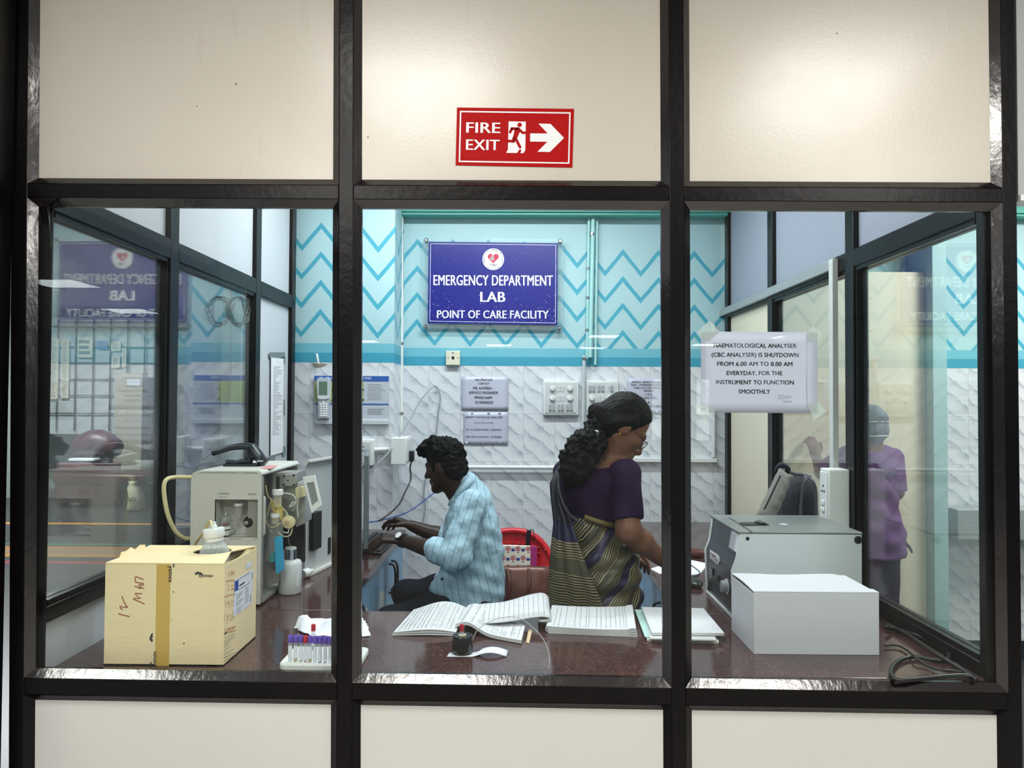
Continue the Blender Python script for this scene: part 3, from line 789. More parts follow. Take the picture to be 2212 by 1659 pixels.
# poster with the hand-held analyser on the pillar
PY = 2.165
def z6(x, y): return (560 + x / 6.38, 740 + y / 6.38)
def zq(x, y, Yp): return at(*z6(x, y), Yp)
def zbox(mb, x0, y0, x1, y1, Yp, t):
    a, b = zq(x0, y1, Yp), zq(x1, y0, Yp); return mb.box(a.x, b.x, Yp, Yp + t, a.z, b.z)
s = thing('wall_poster', 'pale information poster with a blue top band on the pillar', 'poster', zq(1270, 1115, PY))
zbox(MB(), 758, 462, 1785, 1112, PY, 0.01).part('panel', mat('poster_grey', (196, 203, 214), 0.45, var=0.02), s)
zbox(MB(), 758, 462, 1785, 532, PY - 0.0008, 0.001).part('top_band', mat('poster_blue', (52, 98, 178), 0.45), s)
zbox(MB(), 758, 532, 1440, 826, PY - 0.0008, 0.001).part('green_field', mat('poster_green', (172, 192, 120), 0.45), s)
zbox(zbox(MB(), 758, 842, 1785, 856, PY - 0.0009, 0.001), 1300, 500, 1400, 512, PY - 0.0012, 0.001).part('blue_line', mat('poster_blue', (52, 98, 178)), s)
mb = MB(); a = zq(1490, 1000, PY); lines_mb(mb, (a.x, PY, zq(0, 990, PY).z), X3, Z3, 0.095, 0.036, 7, 0.0012, 3); mb.part('small_print', GREYINK, s, smooth=None); mb = MB(); lines_mb(mb, (a.x, PY, zq(0, 790, PY).z), X3, Z3, 0.1, 0.092, 11, 0.0014, 5)
mb.part('small_print', GREYINK, s, smooth=None)
mb = MB(); text_mb(mb, 'CESS', zq(1480, 505, PY - 0.001), X3, Z3, height=0.012, width=0.05, bold=0.02); mb.part('title', WHITEINK, s, smooth=None); mb = MB(); text_mb(mb, 'PRO', zq(1035, 508, PY - 0.001), X3, Z3, height=0.012, width=0.034, bold=0.02)
mb.part('title', WHITEINK, s, smooth=None)
mb = MB(); zbox(mb, 1630, 1062, 1672, 1092, PY - 0.0008, 0.001); mb.part('logo_mark', mat('pale_blue_ink', (120, 176, 220), 0.5), s)
for (x, y) in ((1013, 662), (1013, 802), (1430, 650), (1430, 790)): MB().lathe(zq(x, y, PY - 0.0005), [(0.006, 0), (0.006, 0.0012)], 16, (0, -1, 0)).part('number_dot', mat('navy_ink', (36, 52, 92), 0.5), s)
zbox(MB(), 775, 1066, 1785, 1124, PY - 0.012, 0.022).part('lower_lip', mat('poster_lip', (206, 212, 218), 0.45), s, bevel=0.002)
HY = PY - 0.03
s = thing('handheld_analyser', 'grey hand-held analyser with a green screen in front of the poster', 'analyser', zq(880, 1050, HY))
pts = [(790, 505), (830, 478), (850, 476), (868, 488), (905, 488), (925, 474), (945, 478), (970, 505), (975, 560), (965, 740), (972, 770), (955, 820), (958, 1040), (950, 1048), (815, 1048), (808, 1040), (812, 820), (790, 770), (800, 740), (786, 560)]
MB().prism([zq(x, y, HY) for x, y in pts], (0, 0.03, 0)).part('case', mat('analyser_grey', (190, 197, 208), 0.4, var=0.02), s, bevel=0.003)
zbox(MB(), 818, 538, 938, 722, HY - 0.001, 0.002).part('screen', mat('lcd_green', (104, 128, 112), 0.2), s)
zbox(MB(), 806, 526, 818, 734, HY - 0.002, 0.003).part('bezel', PLASTIC_W, s); zbox(MB(), 938, 526, 952, 734, HY - 0.002, 0.003).part('bezel', PLASTIC_W, s)
MB().prism([zq(x, y, HY - 0.006) for x, y in ((798, 738), (965, 738), (960, 770), (925, 784), (838, 784), (803, 770))], (0, 0.006, 0)).part('grip_band', PLASTIC_W, s, bevel=0.002)
mb = MB()
for i, y in enumerate((820, 852, 884, 915, 946, 980, 1012)):
    for x in ((880,) if i == 0 else (848, 884, 920)):
        mb.ball(zq(x, y, HY), 0.0085, 0.004, 0.0075, 10, 6)
mb.part('keypad', PLASTIC_W, s, smooth=180)
# broken stub of pipe and torn plaster above the poster
q = at(687, 776, 2.16)
MB().tube([(q.x - 0.006, 2.15, q.z + 0.03), (q.x, 2.15, q.z), (q.x + 0.003, 2.155, q.z - 0.025)], 0.007, 10).solo('pipe_stub', WPIPE, 'short broken white pipe stub on the pillar above the poster', 'pipe', smooth=60)
q = at(688, 789, 2.178)
MB().prism([(q.x + dx, 2.1775, q.z + dz) for dx, dz in ((-0.034, 0.008), (0.0, 0.012), (0.05, 0.007), (0.03, -0.004), (0.005, -0.01), (-0.02, -0.008))], (0, 0.003, 0)).part('bare_patch', mat('bare_plaster', (150, 138, 122), 0.9, var=0.2, vs=90), bpy.data.objects['wall_pillar'])

# ---------------------------------------------------------------- fire exit sign on the front panel
FY = 0.0150
def z7(x, y, Yp=FY): return at(960 + x / 7.373, 210 + y / 7.373, Yp)
s = thing('fire_exit_sign', 'red FIRE EXIT sign with running figure and white arrow', 'sign', z7(1100, 1115))
MB().prism([z7(200, 163), z7(2065, 185), z7(2037, 1117), z7(178, 1081)], (0, 0.003, 0)).part('board', mat('sign_board_red', (176, 8, 10), 0.55, var=0.03, spec=0.12), s)
F2 = FY - 0.0005
mb = MB(); q = [z7(247, 217, F2), z7(2010, 240, F2), z7(1991, 1060, F2), z7(228, 1032, F2)]
framepx(mb, q, 0.0036, F2).part('border_line', WHITEINK, s, smooth=None)
mb = MB(); rgt = (z7(2010, 240) - z7(247, 217)).normalized(); up_ = Vector((0.012, 0, 1)).normalized()
k = pxm(F2) / 7.373
text_mb(MB(), 'FIRE', z7(618, 567, F2), rgt, up_, width=538 * k, height=178 * k, bold=0.03, extrude=0.0).part('lettering', WHITEINK, s, smooth=None)
text_mb(MB(), 'EXIT', z7(610, 840, F2), rgt, up_, width=530 * k, height=178 * k, bold=0.03, extrude=0.0).part('lettering', WHITEINK, s, smooth=None)
mb = MB(); mb.add([tuple(z7(x, y, F2)) for x, y in ((1497, 420), (1690, 424), (1905, 648), (1680, 872), (1482, 868), (1640, 710), (1365, 706), (1367, 576), (1645, 578))], [tuple(range(9))])
mb.part('arrow', WHITEINK, s, smooth=None)
mb = MB(); mb.add([tuple(z7(x, y, F2)) for x, y in ((1023, 384), (1296, 390), (1288, 840), (1260, 890), (985, 886), (1012, 830))], [tuple(range(6))])
mb.part('doorway', WHITEINK, s, smooth=None)
mb = MB(); F3 = F2 - 0.0005
c = [z7(1198 + 36 * math.cos(a), 440 + 36 * math.sin(a), F3) for a in [2 * math.pi * i / 24 for i in range(24)]]
mb.add([tuple(v) for v in c], [tuple(range(24))])
def blob(pts): mb.add([tuple(z7(x, y, F3)) for x, y in pts], [tuple(range(len(pts)))])
def limb(a, b, w):
    a, b = Vector(a), Vector(b); d = (b - a).normalized(); n_ = Vector((-d.y, d.x)); th0 = math.atan2(n_.y, n_.x)
    pts = [a + w * Vector((math.cos(th0 + math.pi * i / 8), math.sin(th0 + math.pi * i / 8))) for i in range(9)] + [b + w * Vector((math.cos(th0 + math.pi + math.pi * i / 8), math.sin(th0 + math.pi + math.pi * i / 8))) for i in range(9)]
    blob([(p_.x, p_.y) for p_ in pts])
limb((1075, 502), (1046, 556), 21); limb((1075, 500), (1180, 502), 22)
blob(((1125, 482), (1185, 480), (1215, 520), (1160, 650), (1120, 690), (1085, 680), (1100, 600)))
limb((1185, 505), (1245, 566), 20); limb((1245, 566), (1296, 566), 20)
limb((1110, 650), (1100, 700), 26); limb((1104, 700), (1012, 697), 21); limb((1130, 650), (1205, 795), 22); limb((1205, 850), (1180, 890), 20)
mb.part('running_figure', mat('sign_board_red', (176, 8, 10)), s, smooth=None)

# ---------------------------------------------------------------- taped notice behind the right pane
NY = 0.0236
def z5(x, y, Yp=NY): return at(1440 + x / 2.865, 420 + y / 2.865, Yp)
s = thing('taped_notice', 'white notice about the haematological analyser taped inside the right pane', 'notice', z5(570, 1350))
a, b = z5(212, 1350), z5(932, 852)
g = [[Vector((a.x + (b.x - a.x) * i / 10, NY + 0.0012 * (0.5 + 0.5 * math.sin(i * 1.3 + j)) * (0 < i < 10) * (0 < j < 8), a.z + (b.z - a.z) * j / 8)) for i in range(11)] for j in range(9)]
MB().sheet(g, -0.0005).part('sheet', LILACPAPER, s, smooth=180)
mb = MB(); NL = NY - 0.0005
for (body, x0, x1, yb_) in (('HAEMATOLOGICAL ANALYSER', 293, 802, 948), ('(CBC ANALYSER) IS SHUTDOWN', 280, 814, 1005), ('FROM 6.00 AM TO 8.00 AM', 315, 777, 1061), ('EVERYDAY, FOR THE', 373, 715, 1118), ('INSTRUMENT TO FUNCTION', 308, 785, 1175), ('SMOOTHLY', 446, 640, 1232)):
    o = z5((x0 + x1) / 2, yb_, NL); kk = pxm(NL) / 2.865
    text_mb(MB(), body, o, X3, Z3, width=(x1 - x0) * kk, height=27 * kk, bold=0.02, extrude=0).part('lettering', INK, s, smooth=None)
mb = MB()
stroke(mb, [(3.2 * t_ + 9 * math.sin(t_ * 1.3), 20 + 16 * math.cos(t_ * 1.3) * (1 - t_ / 34)) for t_ in [k * 0.3 for k in range(84)]], 0.0007, z5(690, 1275, NL), X3, Z3, 0, kk, kk)
stroke(mb, [(2.2 * t_ + 4 * math.sin(t_ * 1.6), 7 + 6 * math.cos(t_ * 1.6)) for t_ in [k * 0.3 for k in range(80)]], 0.0006, z5(722, 1290, NL), X3, Z3, 0, kk, kk)
mb.part('signature', mat('blue_pen', (90, 130, 158), 0.6, var=0), s, smooth=None)
mb = MB().box(z5(863, 0).x - 0.0005, z5(863, 0).x + 0.0005, NL - 0.0001, NL, a.z, b.z); mb.part('fold_line', mat('crease_grey', (164, 164, 192), 0.5, var=0), s, smooth=None); mb = MB(); mb.box(z5(232, 0).x - 0.0004, z5(232, 0).x + 0.0004, NL - 0.0001, NL, a.z, b.z)
mb.part('fold_line', mat('crease_grey', (164, 164, 192), 0.5, var=0), s, smooth=None)
for pts in (((190, 850), (265, 780), (330, 848), (268, 900), (225, 905)), ((862, 875), (905, 806), (968, 866), (935, 905), (872, 915)), ((168, 1340), (235, 1290), (300, 1335), (240, 1400)), ((872, 1300), (945, 1285), (988, 1345), (912, 1400))):
    MB().prism([z5(x, y, 0.0226) for x, y in pts], (0, 0.0004, 0)).part('tape_piece', TAPE, s, smooth=None)

# ---------------------------------------------------------------- things on the left partition
LX = -1.232
def z1(x, y): return (x / 2.911, 380 + y / 2.911)
tp = [onx(*z6(*q), -1.252) for q in ((138, 205), (310, 222), (300, 1512), (132, 1560))]
s = thing('list_sheet', 'long white printed list taped to the end bay of the left partition', 'paper', tp[3])
nx = Vector((1, 0, 0))
MB().prism([q + nx * 0.0085 for q in tp], (0.001, 0, 0)).part('sheet', mat('bright_paper', (238, 240, 246), 0.55), s)
mb = MB(); rgt = Vector((0, 1, 0)); w = abs(tp[1].y - tp[0].y); h = tp[0].z - tp[3].z
lines_mb(mb, tp[3] + nx * 0.0095 + Vector((0, 0.12 * w, 0.2 * h)), rgt, Z3, w * 0.8, h * 0.72, 46, 0.0018, 11, 0.0004, 0.75)
mb.part('printed_lines', GREYINK, s, smooth=None)
for (x0, y0, x1, y1) in ((120, 135, 335, 210), (300, 200, 342, 290), (305, 1430, 345, 1560), (115, 1560, 200, 1640), (310, 790, 335, 1000)):
    q = [onx(*z6(*v), -1.252) + nx * 0.0065 for v in ((x0, y0), (x1, y0), (x1, y1), (x0, y1))]
    MB().prism(q, (0.001, 0, 0)).part('tape_piece', mat('grey_tape', (120, 132, 134), 0.5), s)
mb = MB(); rr = random.Random(2); pts = []
cx, cy = 1490, 850
for k in range(60):
    a = k * 0.62
    pts.append(onx(*z1(cx + (70 + 18 * rr.random()) * math.cos(a) * (0.75 + 0.25 * math.sin(k)), cy + (80 + 14 * rr.random()) * math.sin(a) + 10 * math.cos(k)), -1.222) + nx * 0.012 * rr.random())
mb.tube(pts, 0.0016, 6, 4).tube([onx(*z1(1548, 790), -1.222), onx(*z1(1546, 760), -1.224), onx(*z1(1545, 712), -1.224)], 0.0018, 6).tube([onx(*z1(1545, 900), -1.222), onx(*z1(1543, 1100), -1.224), onx(*z1(1540, 1400), -1.224)], 0.0014, 6)
mb.solo('wire_coil', mat('grey_wire', (92, 104, 104), 0.5), 'tangled coil of grey wire hanging on the left partition', 'wire', smooth=180)
MB().tube([onx(104, 447, -1.236), onx(105, 456, -1.2), onx(107, 480, -1.19), onx(109, 533, -1.19)], lambda t_: 0.004 - 0.0022 * t_, 8).solo('cable_end', BLACKP, 'short black cable end hanging at the top of the left pane', 'cable', smooth=180)

# trunking and switch box on the right partition
RX = 1.205
tr = thing('cable_trunking', 'pale trunking along the right partition rail and down to the tall switch box', 'trunking', onx(1805, 1005, RX))
p0, p1 = onx(1802, 575, RX), onx(1546, 682, RX)
MB().box(RX - 0.02, RX, p0.y, p1.y, 2.005, 2.045).part('rail_channel', ALU, tr, bevel=0.002)
MB().box(RX - 0.022, RX, p0.y - 0.035, p0.y, onx(1805, 1012, RX).z, 2.045).part('drop_channel', mat('offwhite_channel', (206, 210, 208), 0.4), tr, bevel=0.002)
BX0 = 1.128
a = onx(1771, 1010, BX0); b = onx(1790, 1010, BX0)
s = thing('switch_box', 'tall white socket box on the right partition behind the centrifuge', 'switchboard', (1.17, a.y, 0.93))
MB().box(BX0, RX, b.y, a.y, 0.93, a.z).part('housing', PLASTIC_W, s, bevel=0.005)
MB().box(BX0 - 0.004, BX0, b.y + 0.008, a.y - 0.008, 0.94, a.z - 0.012).part('plate', PLASTIC_W, s, bevel=0.002)
ym = (a.y + b.y) / 2
for zc in (a.z - 0.075, a.z - 0.20):
    m_ = MB()
    for (dy, dz) in ((0.0, 0.012), (-0.010, -0.008), (0.010, -0.008)): m_.lathe((BX0 - 0.0045, ym + dy, zc + dz), [(0.0042, 0), (0.0042, 0.0012)], 10, (-1, 0, 0))
    m_.part('socket_holes', BLACKP, s)
for zc in (a.z - 0.125, a.z - 0.15, a.z - 0.255): MB().box(BX0 - 0.010, BX0 - 0.004, ym - 0.013, ym + 0.013, zc - 0.009, zc + 0.009).part('rocker_switch', PLASTIC_W, s, bevel=0.003)
# ---------------------------------------------------------------- counters and cabinets
CZ = 0.79
LEDGE = -0.618; REDGE = 0.555; FEDGE = onz(1000, 1321, CZ).y
mb = MB(); T = 0.035
outline = [(-1.23, 0.064), (1.203, 0.064), (1.203, 2.497), (REDGE, 2.497), (REDGE, FEDGE), (LEDGE, FEDGE), (LEDGE, 2.177), (-1.23, 2.177)]
def slab(pts, z0, z1, name, label):
    m_ = MB(); m_.prism([(x, y, z0) for x, y in pts], (0, 0, z1 - z0)); return m_.solo(name, GRANITE, label, 'worktop', bevel=0.004)
slab([(-1.23, 0.034), (1.203, 0.034), (1.203, FEDGE), (-1.23, FEDGE)], CZ - T, CZ, 'granite_worktop', 'brown polished granite worktop just inside the front windows')
slab([(-1.23, FEDGE + 0.001), (LEDGE, FEDGE + 0.001), (LEDGE, 2.177), (-1.23, 2.177)], CZ - T, CZ, 'granite_worktop', 'brown granite worktop under the seated man\'s keyboard and the grey analyser')
slab([(REDGE, FEDGE + 0.001), (1.203, FEDGE + 0.001), (1.203, 2.497), (REDGE, 2.497)], CZ - T, CZ, 'granite_worktop', 'brown granite worktop on the right side under the centrifuge')
BLUEC = mat('pale_blue_laminate', (128, 172, 204), 0.4, var=0.03, vs=5)
BLUEC2 = mat('blue_laminate_edge', (120, 160, 190), 0.4)
DARKM = mat('dark_metal', (44, 46, 50), 0.3, 0.7)
# plain board closing the front counter below, on the lab side
MB().box(-0.60, 0.54, FEDGE - 0.05, FEDGE - 0.03, 0, CZ - T).solo('counter_board', BLUEC, 'blue board under the front worktop facing the lab', 'cabinet')
def cabinet(label, xf, xb, y0, y1, sgn, hasp):
    th = thing('base_cabinet', label, 'cabinet', ((xf + xb) / 2, (y0 + y1) / 2, 0))
    MB().box(min(xf, xb), max(xf, xb), y0, y1, 0.0, CZ - T).part('body', BLUEC2, th)
    ym = (y0 + y1) / 2
    for k, (a, b) in enumerate(((y0, ym), (ym, y1))):
        xd0, xd1 = sorted((xf, xf + sgn * 0.02))
        d = MB().box(xd0, xd1, a + 0.004, b - 0.004, 0.09, CZ - T - 0.012).part('door', BLUEC, th, bevel=0.002)
        yh = b - 0.035 if k == 0 else a + 0.035
        X = xf + sgn * 0.02
        MB().tube([(X, yh, 0.70), (X + sgn * 0.022, yh, 0.695), (X + sgn * 0.032, yh, 0.66), (X + sgn * 0.032, yh, 0.60), (X + sgn * 0.022, yh, 0.565), (X, yh, 0.56)], 0.006, 8).part('handle', DARKM, d, smooth=180)
        yp = a + (b - a) * 0.45
        MB().prism([(X, yp - 0.07, 0.52 + 0.03 * k), (X, yp + 0.06, 0.50 + 0.03 * k), (X, yp + 0.07, 0.60 + 0.03 * k), (X, yp - 0.05, 0.63 + 0.03 * k)], (sgn * 0.0008, 0, 0)).part('torn_sticker', mat('torn_paper', (196, 204, 198), 0.7, var=0.15, vs=60), d)
    if hasp:
        X = xf + sgn * 0.02
        m_ = MB().box(min(X, X + sgn * 0.02), max(X, X + sgn * 0.02), ym - 0.045, ym + 0.045, 0.37, 0.43)
        m_.tube([(X + sgn * 0.02, ym, 0.43), (X + sgn * 0.04, ym, 0.46), (X + sgn * 0.045, ym, 0.42), (X + sgn * 0.03, ym, 0.36)], 0.006, 8)
        m_.part('hasp_lock', CHROME, th, bevel=0.003)
cabinet('pale blue cabinet with two doors under the desk beyond the seated man', LEDGE - 0.035, -1.22, 1.36, 2.165, 1, True)
cabinet('pale blue cabinet under the desk nearer the front counter', LEDGE - 0.035, -1.22, 0.60, 1.355, 1, False)
cabinet('pale blue cabinet under the right worktop beside the standing woman', REDGE + 0.03, 1.19, 0.62, 1.45, -1, False)
cabinet('pale blue cabinet under the right worktop next to the tiled wall', REDGE + 0.03, 1.19, 1.455, 2.48, -1, False)
# ---------------------------------------------------------------- cardboard box by the left pane
CARD = mat('cardboard', (240, 219, 176), 0.7, var=0.05, vs=14, bump=0.15, bs=40, stretch=(1, 1, 3))
CARDIN = mat('cardboard_inside', (120, 92, 58), 0.8, var=0.1)
BLACKINK = mat('black_print', (38, 38, 38), 0.6, var=0.0)
BTAPE = mat('brown_parcel_tape', (208, 170, 88), 0.3, var=0.06, vs=30)
YF = 0.078
xl, xr_ = at(226, 1330, YF).x, at(484, 1330, YF).x
zt = at(355, 1219, YF).z
ybk = onz(552, 1377, CZ).y
s = thing('cardboard_box', 'yellow brown cardboard box with red handwriting at the left pane', 'box', ((xl + xr_) / 2, (YF + ybk) / 2, CZ))
mb = MB(); tk = 0.004
mb.box(xl, xr_, YF, YF + tk, CZ, zt).box(xl, xr_, ybk - tk, ybk, CZ, zt).box(xl, xl + tk, YF + tk, ybk - tk, CZ, zt).box(xr_ - tk, xr_, YF + tk, ybk - tk, CZ, zt - 0.003).box(xl, xr_, YF, ybk, CZ, CZ + tk)
mb.part('carton', [CARD], s)
hc = onz(459, 1193, zt); hr = 0.052; ys = hc.y; gap = 0.045
arc1 = [(hc.x + hr * math.cos(a), ys - hr * 0.9 * math.sin(a), zt) for a in [math.pi * k / 14 for k in range(15)]]
front_flap = [(xl, YF, zt), (xr_ - 0.002, YF, zt), (xr_ - gap, ys, zt)] + [(x, y, z) for x, y, z in arc1 if x < xr_ - gap] + [(xl + 0.004, ys, zt)]
MB().prism(front_flap, (0, 0, 0.004)).part('front_flap', CARD, s, bevel=0.001)
arc2 = [(hc.x + hr * math.cos(a), ys + hr * 0.9 * math.sin(a), zt) for a in [math.pi * k / 14 for k in range(15)]][::-1]
back_flap = [(xl + 0.004, ys + 0.002, zt)] + [(x, y + 0.002, z) for x, y, z in arc2 if x < xr_ - gap] + [(xr_ - gap, ys + 0.002, zt), (xr_, ybk, zt), (xl, ybk, zt)]
MB().prism(back_flap, (0, 0, 0.004)).part('back_flap', CARD, s, bevel=0.001)
g = []
for i in range(9):
    v = i / 8; y = YF + 0.005 + (ybk - YF - 0.01) * v
    dz = 0.006 * math.sin(v * 9) + 0.004 * math.sin(v * 23)
    g.append([Vector((xr_ - 0.002, y, zt - 0.004 + dz * 0.4)), Vector((xr_ - 0.018, y, zt - 0.012 + dz)), Vector((xr_ - 0.036 - 0.008 * math.sin(v * 7), y, zt - 0.024 + dz))])
MB().sheet(g, 0.002).part('torn_side_flap', mat('torn_card', (196, 176, 132), 0.8, var=0.12, vs=60), s)
g = [[Vector((xl + 0.004 - 0.012 * math.sin(v / 7 * 3.1) * u, YF + 0.06 + (ybk - YF - 0.1) * v / 7, zt + (0.004 + 0.012 * abs(math.sin(v * 1.9))) * u)) for u in (0, 1)] for v in range(8)]
MB().sheet(g, 0.002).part('left_flap_edge', CARD, s)
FL = YF - 0.0006
a, b = at(337, 1300, FL), at(367, 1300, FL)
MB().box(a.x, b.x, FL, YF, CZ, zt + 0.0).part('parcel_tape', BTAPE, s)
def fz(x, y): return at(200 + x / 5.185, 1140 + y / 5.185, FL - 0.0005)
kf = pxm(FL) / 5.185
def px_stroke(mb, pts, w, P): 
    q = [P(x, y) for x, y in pts]
    for p, r_ in zip(q[:-1], q[1:]): pass
    return q
def draw(mb, pts, w, P, nrm):            # a marker stroke on a flat face through pixel positions
    q = [P(x, y) for x, y in pts]; n = len(q); L_, R_ = [], []
    nv = Vector(nrm)
    for i in range(n):
        d = (q[min(i + 1, n - 1)] - q[max(i - 1, 0)]).normalized(); sdir = d.cross(nv) * (w / 2)
        L_.append(q[i] + sdir); R_.append(q[i] - sdir)
    return mb.add([tuple(v) for v in L_ + R_], [(i, i + 1, i + 1 + n, i + n) for i in range(n - 1)])
mb = MB(); N_ = (0, -1, 0)
draw(mb, [(288, 962), (350, 980), (415, 995)], 0.0022, fz, N_)
draw(mb, [(328, 765), (350, 830), (382, 880), (395, 890), (340, 890), (300, 875), (312, 900), (335, 920)], 0.0022, fz, N_)
draw(mb, [(582, 855), (530, 830), (455, 800), (460, 790), (540, 790), (500, 765), (470, 735), (555, 738)], 0.0022, fz, N_)
draw(mb, [(470, 655), (520, 670), (575, 680)], 0.0022, fz, N_)
draw(mb, [(520, 685), (545, 655), (510, 640), (575, 640), (570, 625), (480, 610)], 0.0022, fz, N_)
draw(mb, [(480, 605), (475, 550), (490, 548), (572, 580)], 0.0022, fz, N_)
mb.part('handwriting', REDPEN, s, smooth=None)
mb = MB()
def boxtext(body, x, y, right, up, w):
    return text_mb(mb, body, fz(x, y), right, up, width=w, bold=0.015, extrude=0)
boxtext('sysmex', 1268, 552, X3, Z3, 160 * kf)
boxtext('ysmex', 852, 520, -Z3, X3, 185 * kf)
boxtext('sysmex', 712, 1478, Z3, -X3, 190 * kf)
mb.part('lettering', BLACKINK, s, smooth=None)
mb = MB()
def mark(ox, oy, rot, sc):
    for poly in (((0, 0), (38, -26), (62, -14), (22, 14)), ((48, -6), (66, -18), (100, 6), (92, 14), (76, 6), (58, 16))):
        q = []
        for x, y in poly:
            c_, s_ = math.cos(rot), math.sin(rot); x, y = (x - 50) * sc, y * sc
            q.append(tuple(fz(ox + x * c_ - y * s_, oy + x * s_ + y * c_)))
        mb.add(q, [tuple(range(len(q)))])
mark(1190, 515, 0, 1.0); mark(662, 1230, -math.pi / 2, 1.05); mark(905, 425, math.pi / 2, 0.5); mark(652, 1535, -math.pi / 2, 0.7)
mb.part('company_mark', BLACKINK, s, smooth=None)
mb = MB()
for (x, y, r_) in ((905, 717, 7), (1023, 1295, 8), (882, 1027, 4), (1000, 1453, 3)): mb.lathe(fz(x, y), [(r_ * kf, 0), (r_ * kf, 0.0002)], 8, (0, -1, 0))
mb.part('speck', BLACKINK, s)
RXF = xr_ + 0.0006
def rz(x, y): return onx(200 + x / 5.185, 1140 + y / 5.185, RXF)
lab = [rz(1590, 590), rz(1800, 455), rz(1785, 840), rz(1572, 1005)]
MB().prism(lab, (0.0004, 0, 0)).part('shipping_label', PAPER, s, smooth=None)
MB().prism([q + Vector((0.0006, 0, 0)) for q in (rz(1590, 605), rz(1632, 578), rz(1630, 695), rz(1588, 718))], (0.0002, 0, 0)).part('label_blue_block', mat('label_blue', (44, 76, 160), 0.5), s, smooth=None)
mb = MB()
NX = (1, 0, 0)
def rzl(x, y): return rz(x, y) + Vector((0.0011, 0, 0))
draw(mb, [(1632, 580), (1755, 500), (1755, 615), (1632, 694)], 0.0014, rzl, NX)
for k in range(9): draw(mb, [(1600, 760 + 26 * k), (1680 - 12 * (k % 3), 712 + 26 * k)], 0.001, rzl, NX)
for k in range(10): draw(mb, [(1705, 680 + 18 * k), (1745, 655 + 18 * k)], 0.0008, rzl, NX)
draw(mb, [(1788, 500), (1786, 570)], 0.003, rzl, NX); draw(mb, [(1768, 740), (1766, 830)], 0.003, rzl, NX); draw(mb, [(1640, 650), (1700, 610)], 0.004, rzl, NX)
for k in range(8): draw(mb, [(1470, 1240 + 36 * k), (1560 + 40 * math.cos(k), 1190 + 34 * k)], 0.0009, rzl, NX)
draw(mb, [(1480, 1190), (1500, 1165)], 0.006, rzl, NX)
mb.part('label_print', BLACKINK, s, smooth=None)
MB().prism([rz(1722, 405), rz(1778, 368), rz(1776, 432), rz(1722, 470)], (0.0004, 0, 0)).part('small_label', PAPER, s, smooth=None)
mb = MB()
for pts in ([(1520, 548), (1530, 490), (1545, 540), (1552, 478), (1556, 535)], [(1562, 530), (1560, 475)], [(1562, 505), (1582, 498)], [(1582, 545), (1584, 476)], [(1490, 602), (1540, 590), (1590, 588)],
            [(1520, 630), (1522, 710)], [(1548, 650), (1570, 640), (1572, 665), (1548, 690), (1588, 688)], [(1465, 778), (1530, 752), (1600, 742)], [(1494, 812), (1490, 902)], [(1525, 850), (1508, 845), (1518, 820), (1530, 830), (1520, 890)],
            [(1540, 900), (1556, 800)], [(1556, 830), (1578, 818), (1562, 880)], [(1480, 955), (1470, 1055)], [(1512, 1000), (1498, 990), (1508, 970), (1520, 985), (1506, 1045)], [(1530, 985), (1545, 975), (1550, 1000), (1530, 1035), (1558, 1028)],
            [(1580, 945), (1566, 975), (1580, 1000), (1570, 1050)], [(1478, 1110), (1474, 1180)], [(1500, 1180), (1540, 1120), (1520, 1180), (1590, 1110), (1540, 1170), (1600, 1150)], [(1500, 1140), (1600, 1100)]):
    draw(mb, pts, 0.0016, rzl, NX)
mb.part('marker_note', mat('brown_marker', (176, 84, 48), 0.6), s, smooth=None)

# ---- bottle standing in the box
FROST = mat('frosted_plastic', (206, 212, 214), 0.35, var=0.02, Subsurface_Weight=0.0)
s = thing('reagent_container', 'clear container with a white screw cap poking out of the box top', 'bottle', (hc.x, ys, CZ + 0.01))
tilt = Matrix.Rotation(R(-6), 4, 'Y')
prof = [(0.040, 0.0), (0.042, 0.02), (0.042, 0.24), (0.040, 0.262), (0.030, 0.282), (0.022, 0.29), (0.022, 0.3)]
MB().lathe((0, 0, 0), prof, 28).xf(Matrix.Translation((hc.x + 0.006, ys, CZ + 0.01))).part('vessel', clear_mat('cloudy_clear_plastic', (0.80, 0.85, 0.88), 0.30, 0.12), s, smooth=60)
cz_ = CZ + 0.298
mb = MB().lathe((0, 0, 0), [(0.023, 0), (0.025, 0.002), (0.025, 0.012), (0.0285, 0.014), (0.0295, 0.018), (0.0295, 0.034), (0.028, 0.037), (0.0, 0.0375)], 36)
mb.xf(tilt).xf(Matrix.Translation((hc.x + 0.006, ys, cz_ + 0.002))).part('screw_cap', PLASTIC_W, s, smooth=40)
YTUBE = mat('yellowed_tube', (206, 196, 150), 0.35, var=0.06)
top = Vector((hc.x + 0.004, ys, cz_ + 0.038))
MB().tube([top, at(458, 1140, ys), at(455, 1126, ys + 0.02), at(450, 1130, ys + 0.05), at(440, 1150, ys + 0.1), at(424, 1172, ys + 0.16), at(415, 1190, ys + 0.2)], 0.0042, 8).part('suction_tube', YTUBE, s, smooth=180)
MB().lathe(top - Vector((0, 0, 0.002)), [(0.008, 0), (0.008, 0.012), (0.005, 0.014), (0.005, 0.022)], 14).part('tube_nipple', PLASTIC_W, s)

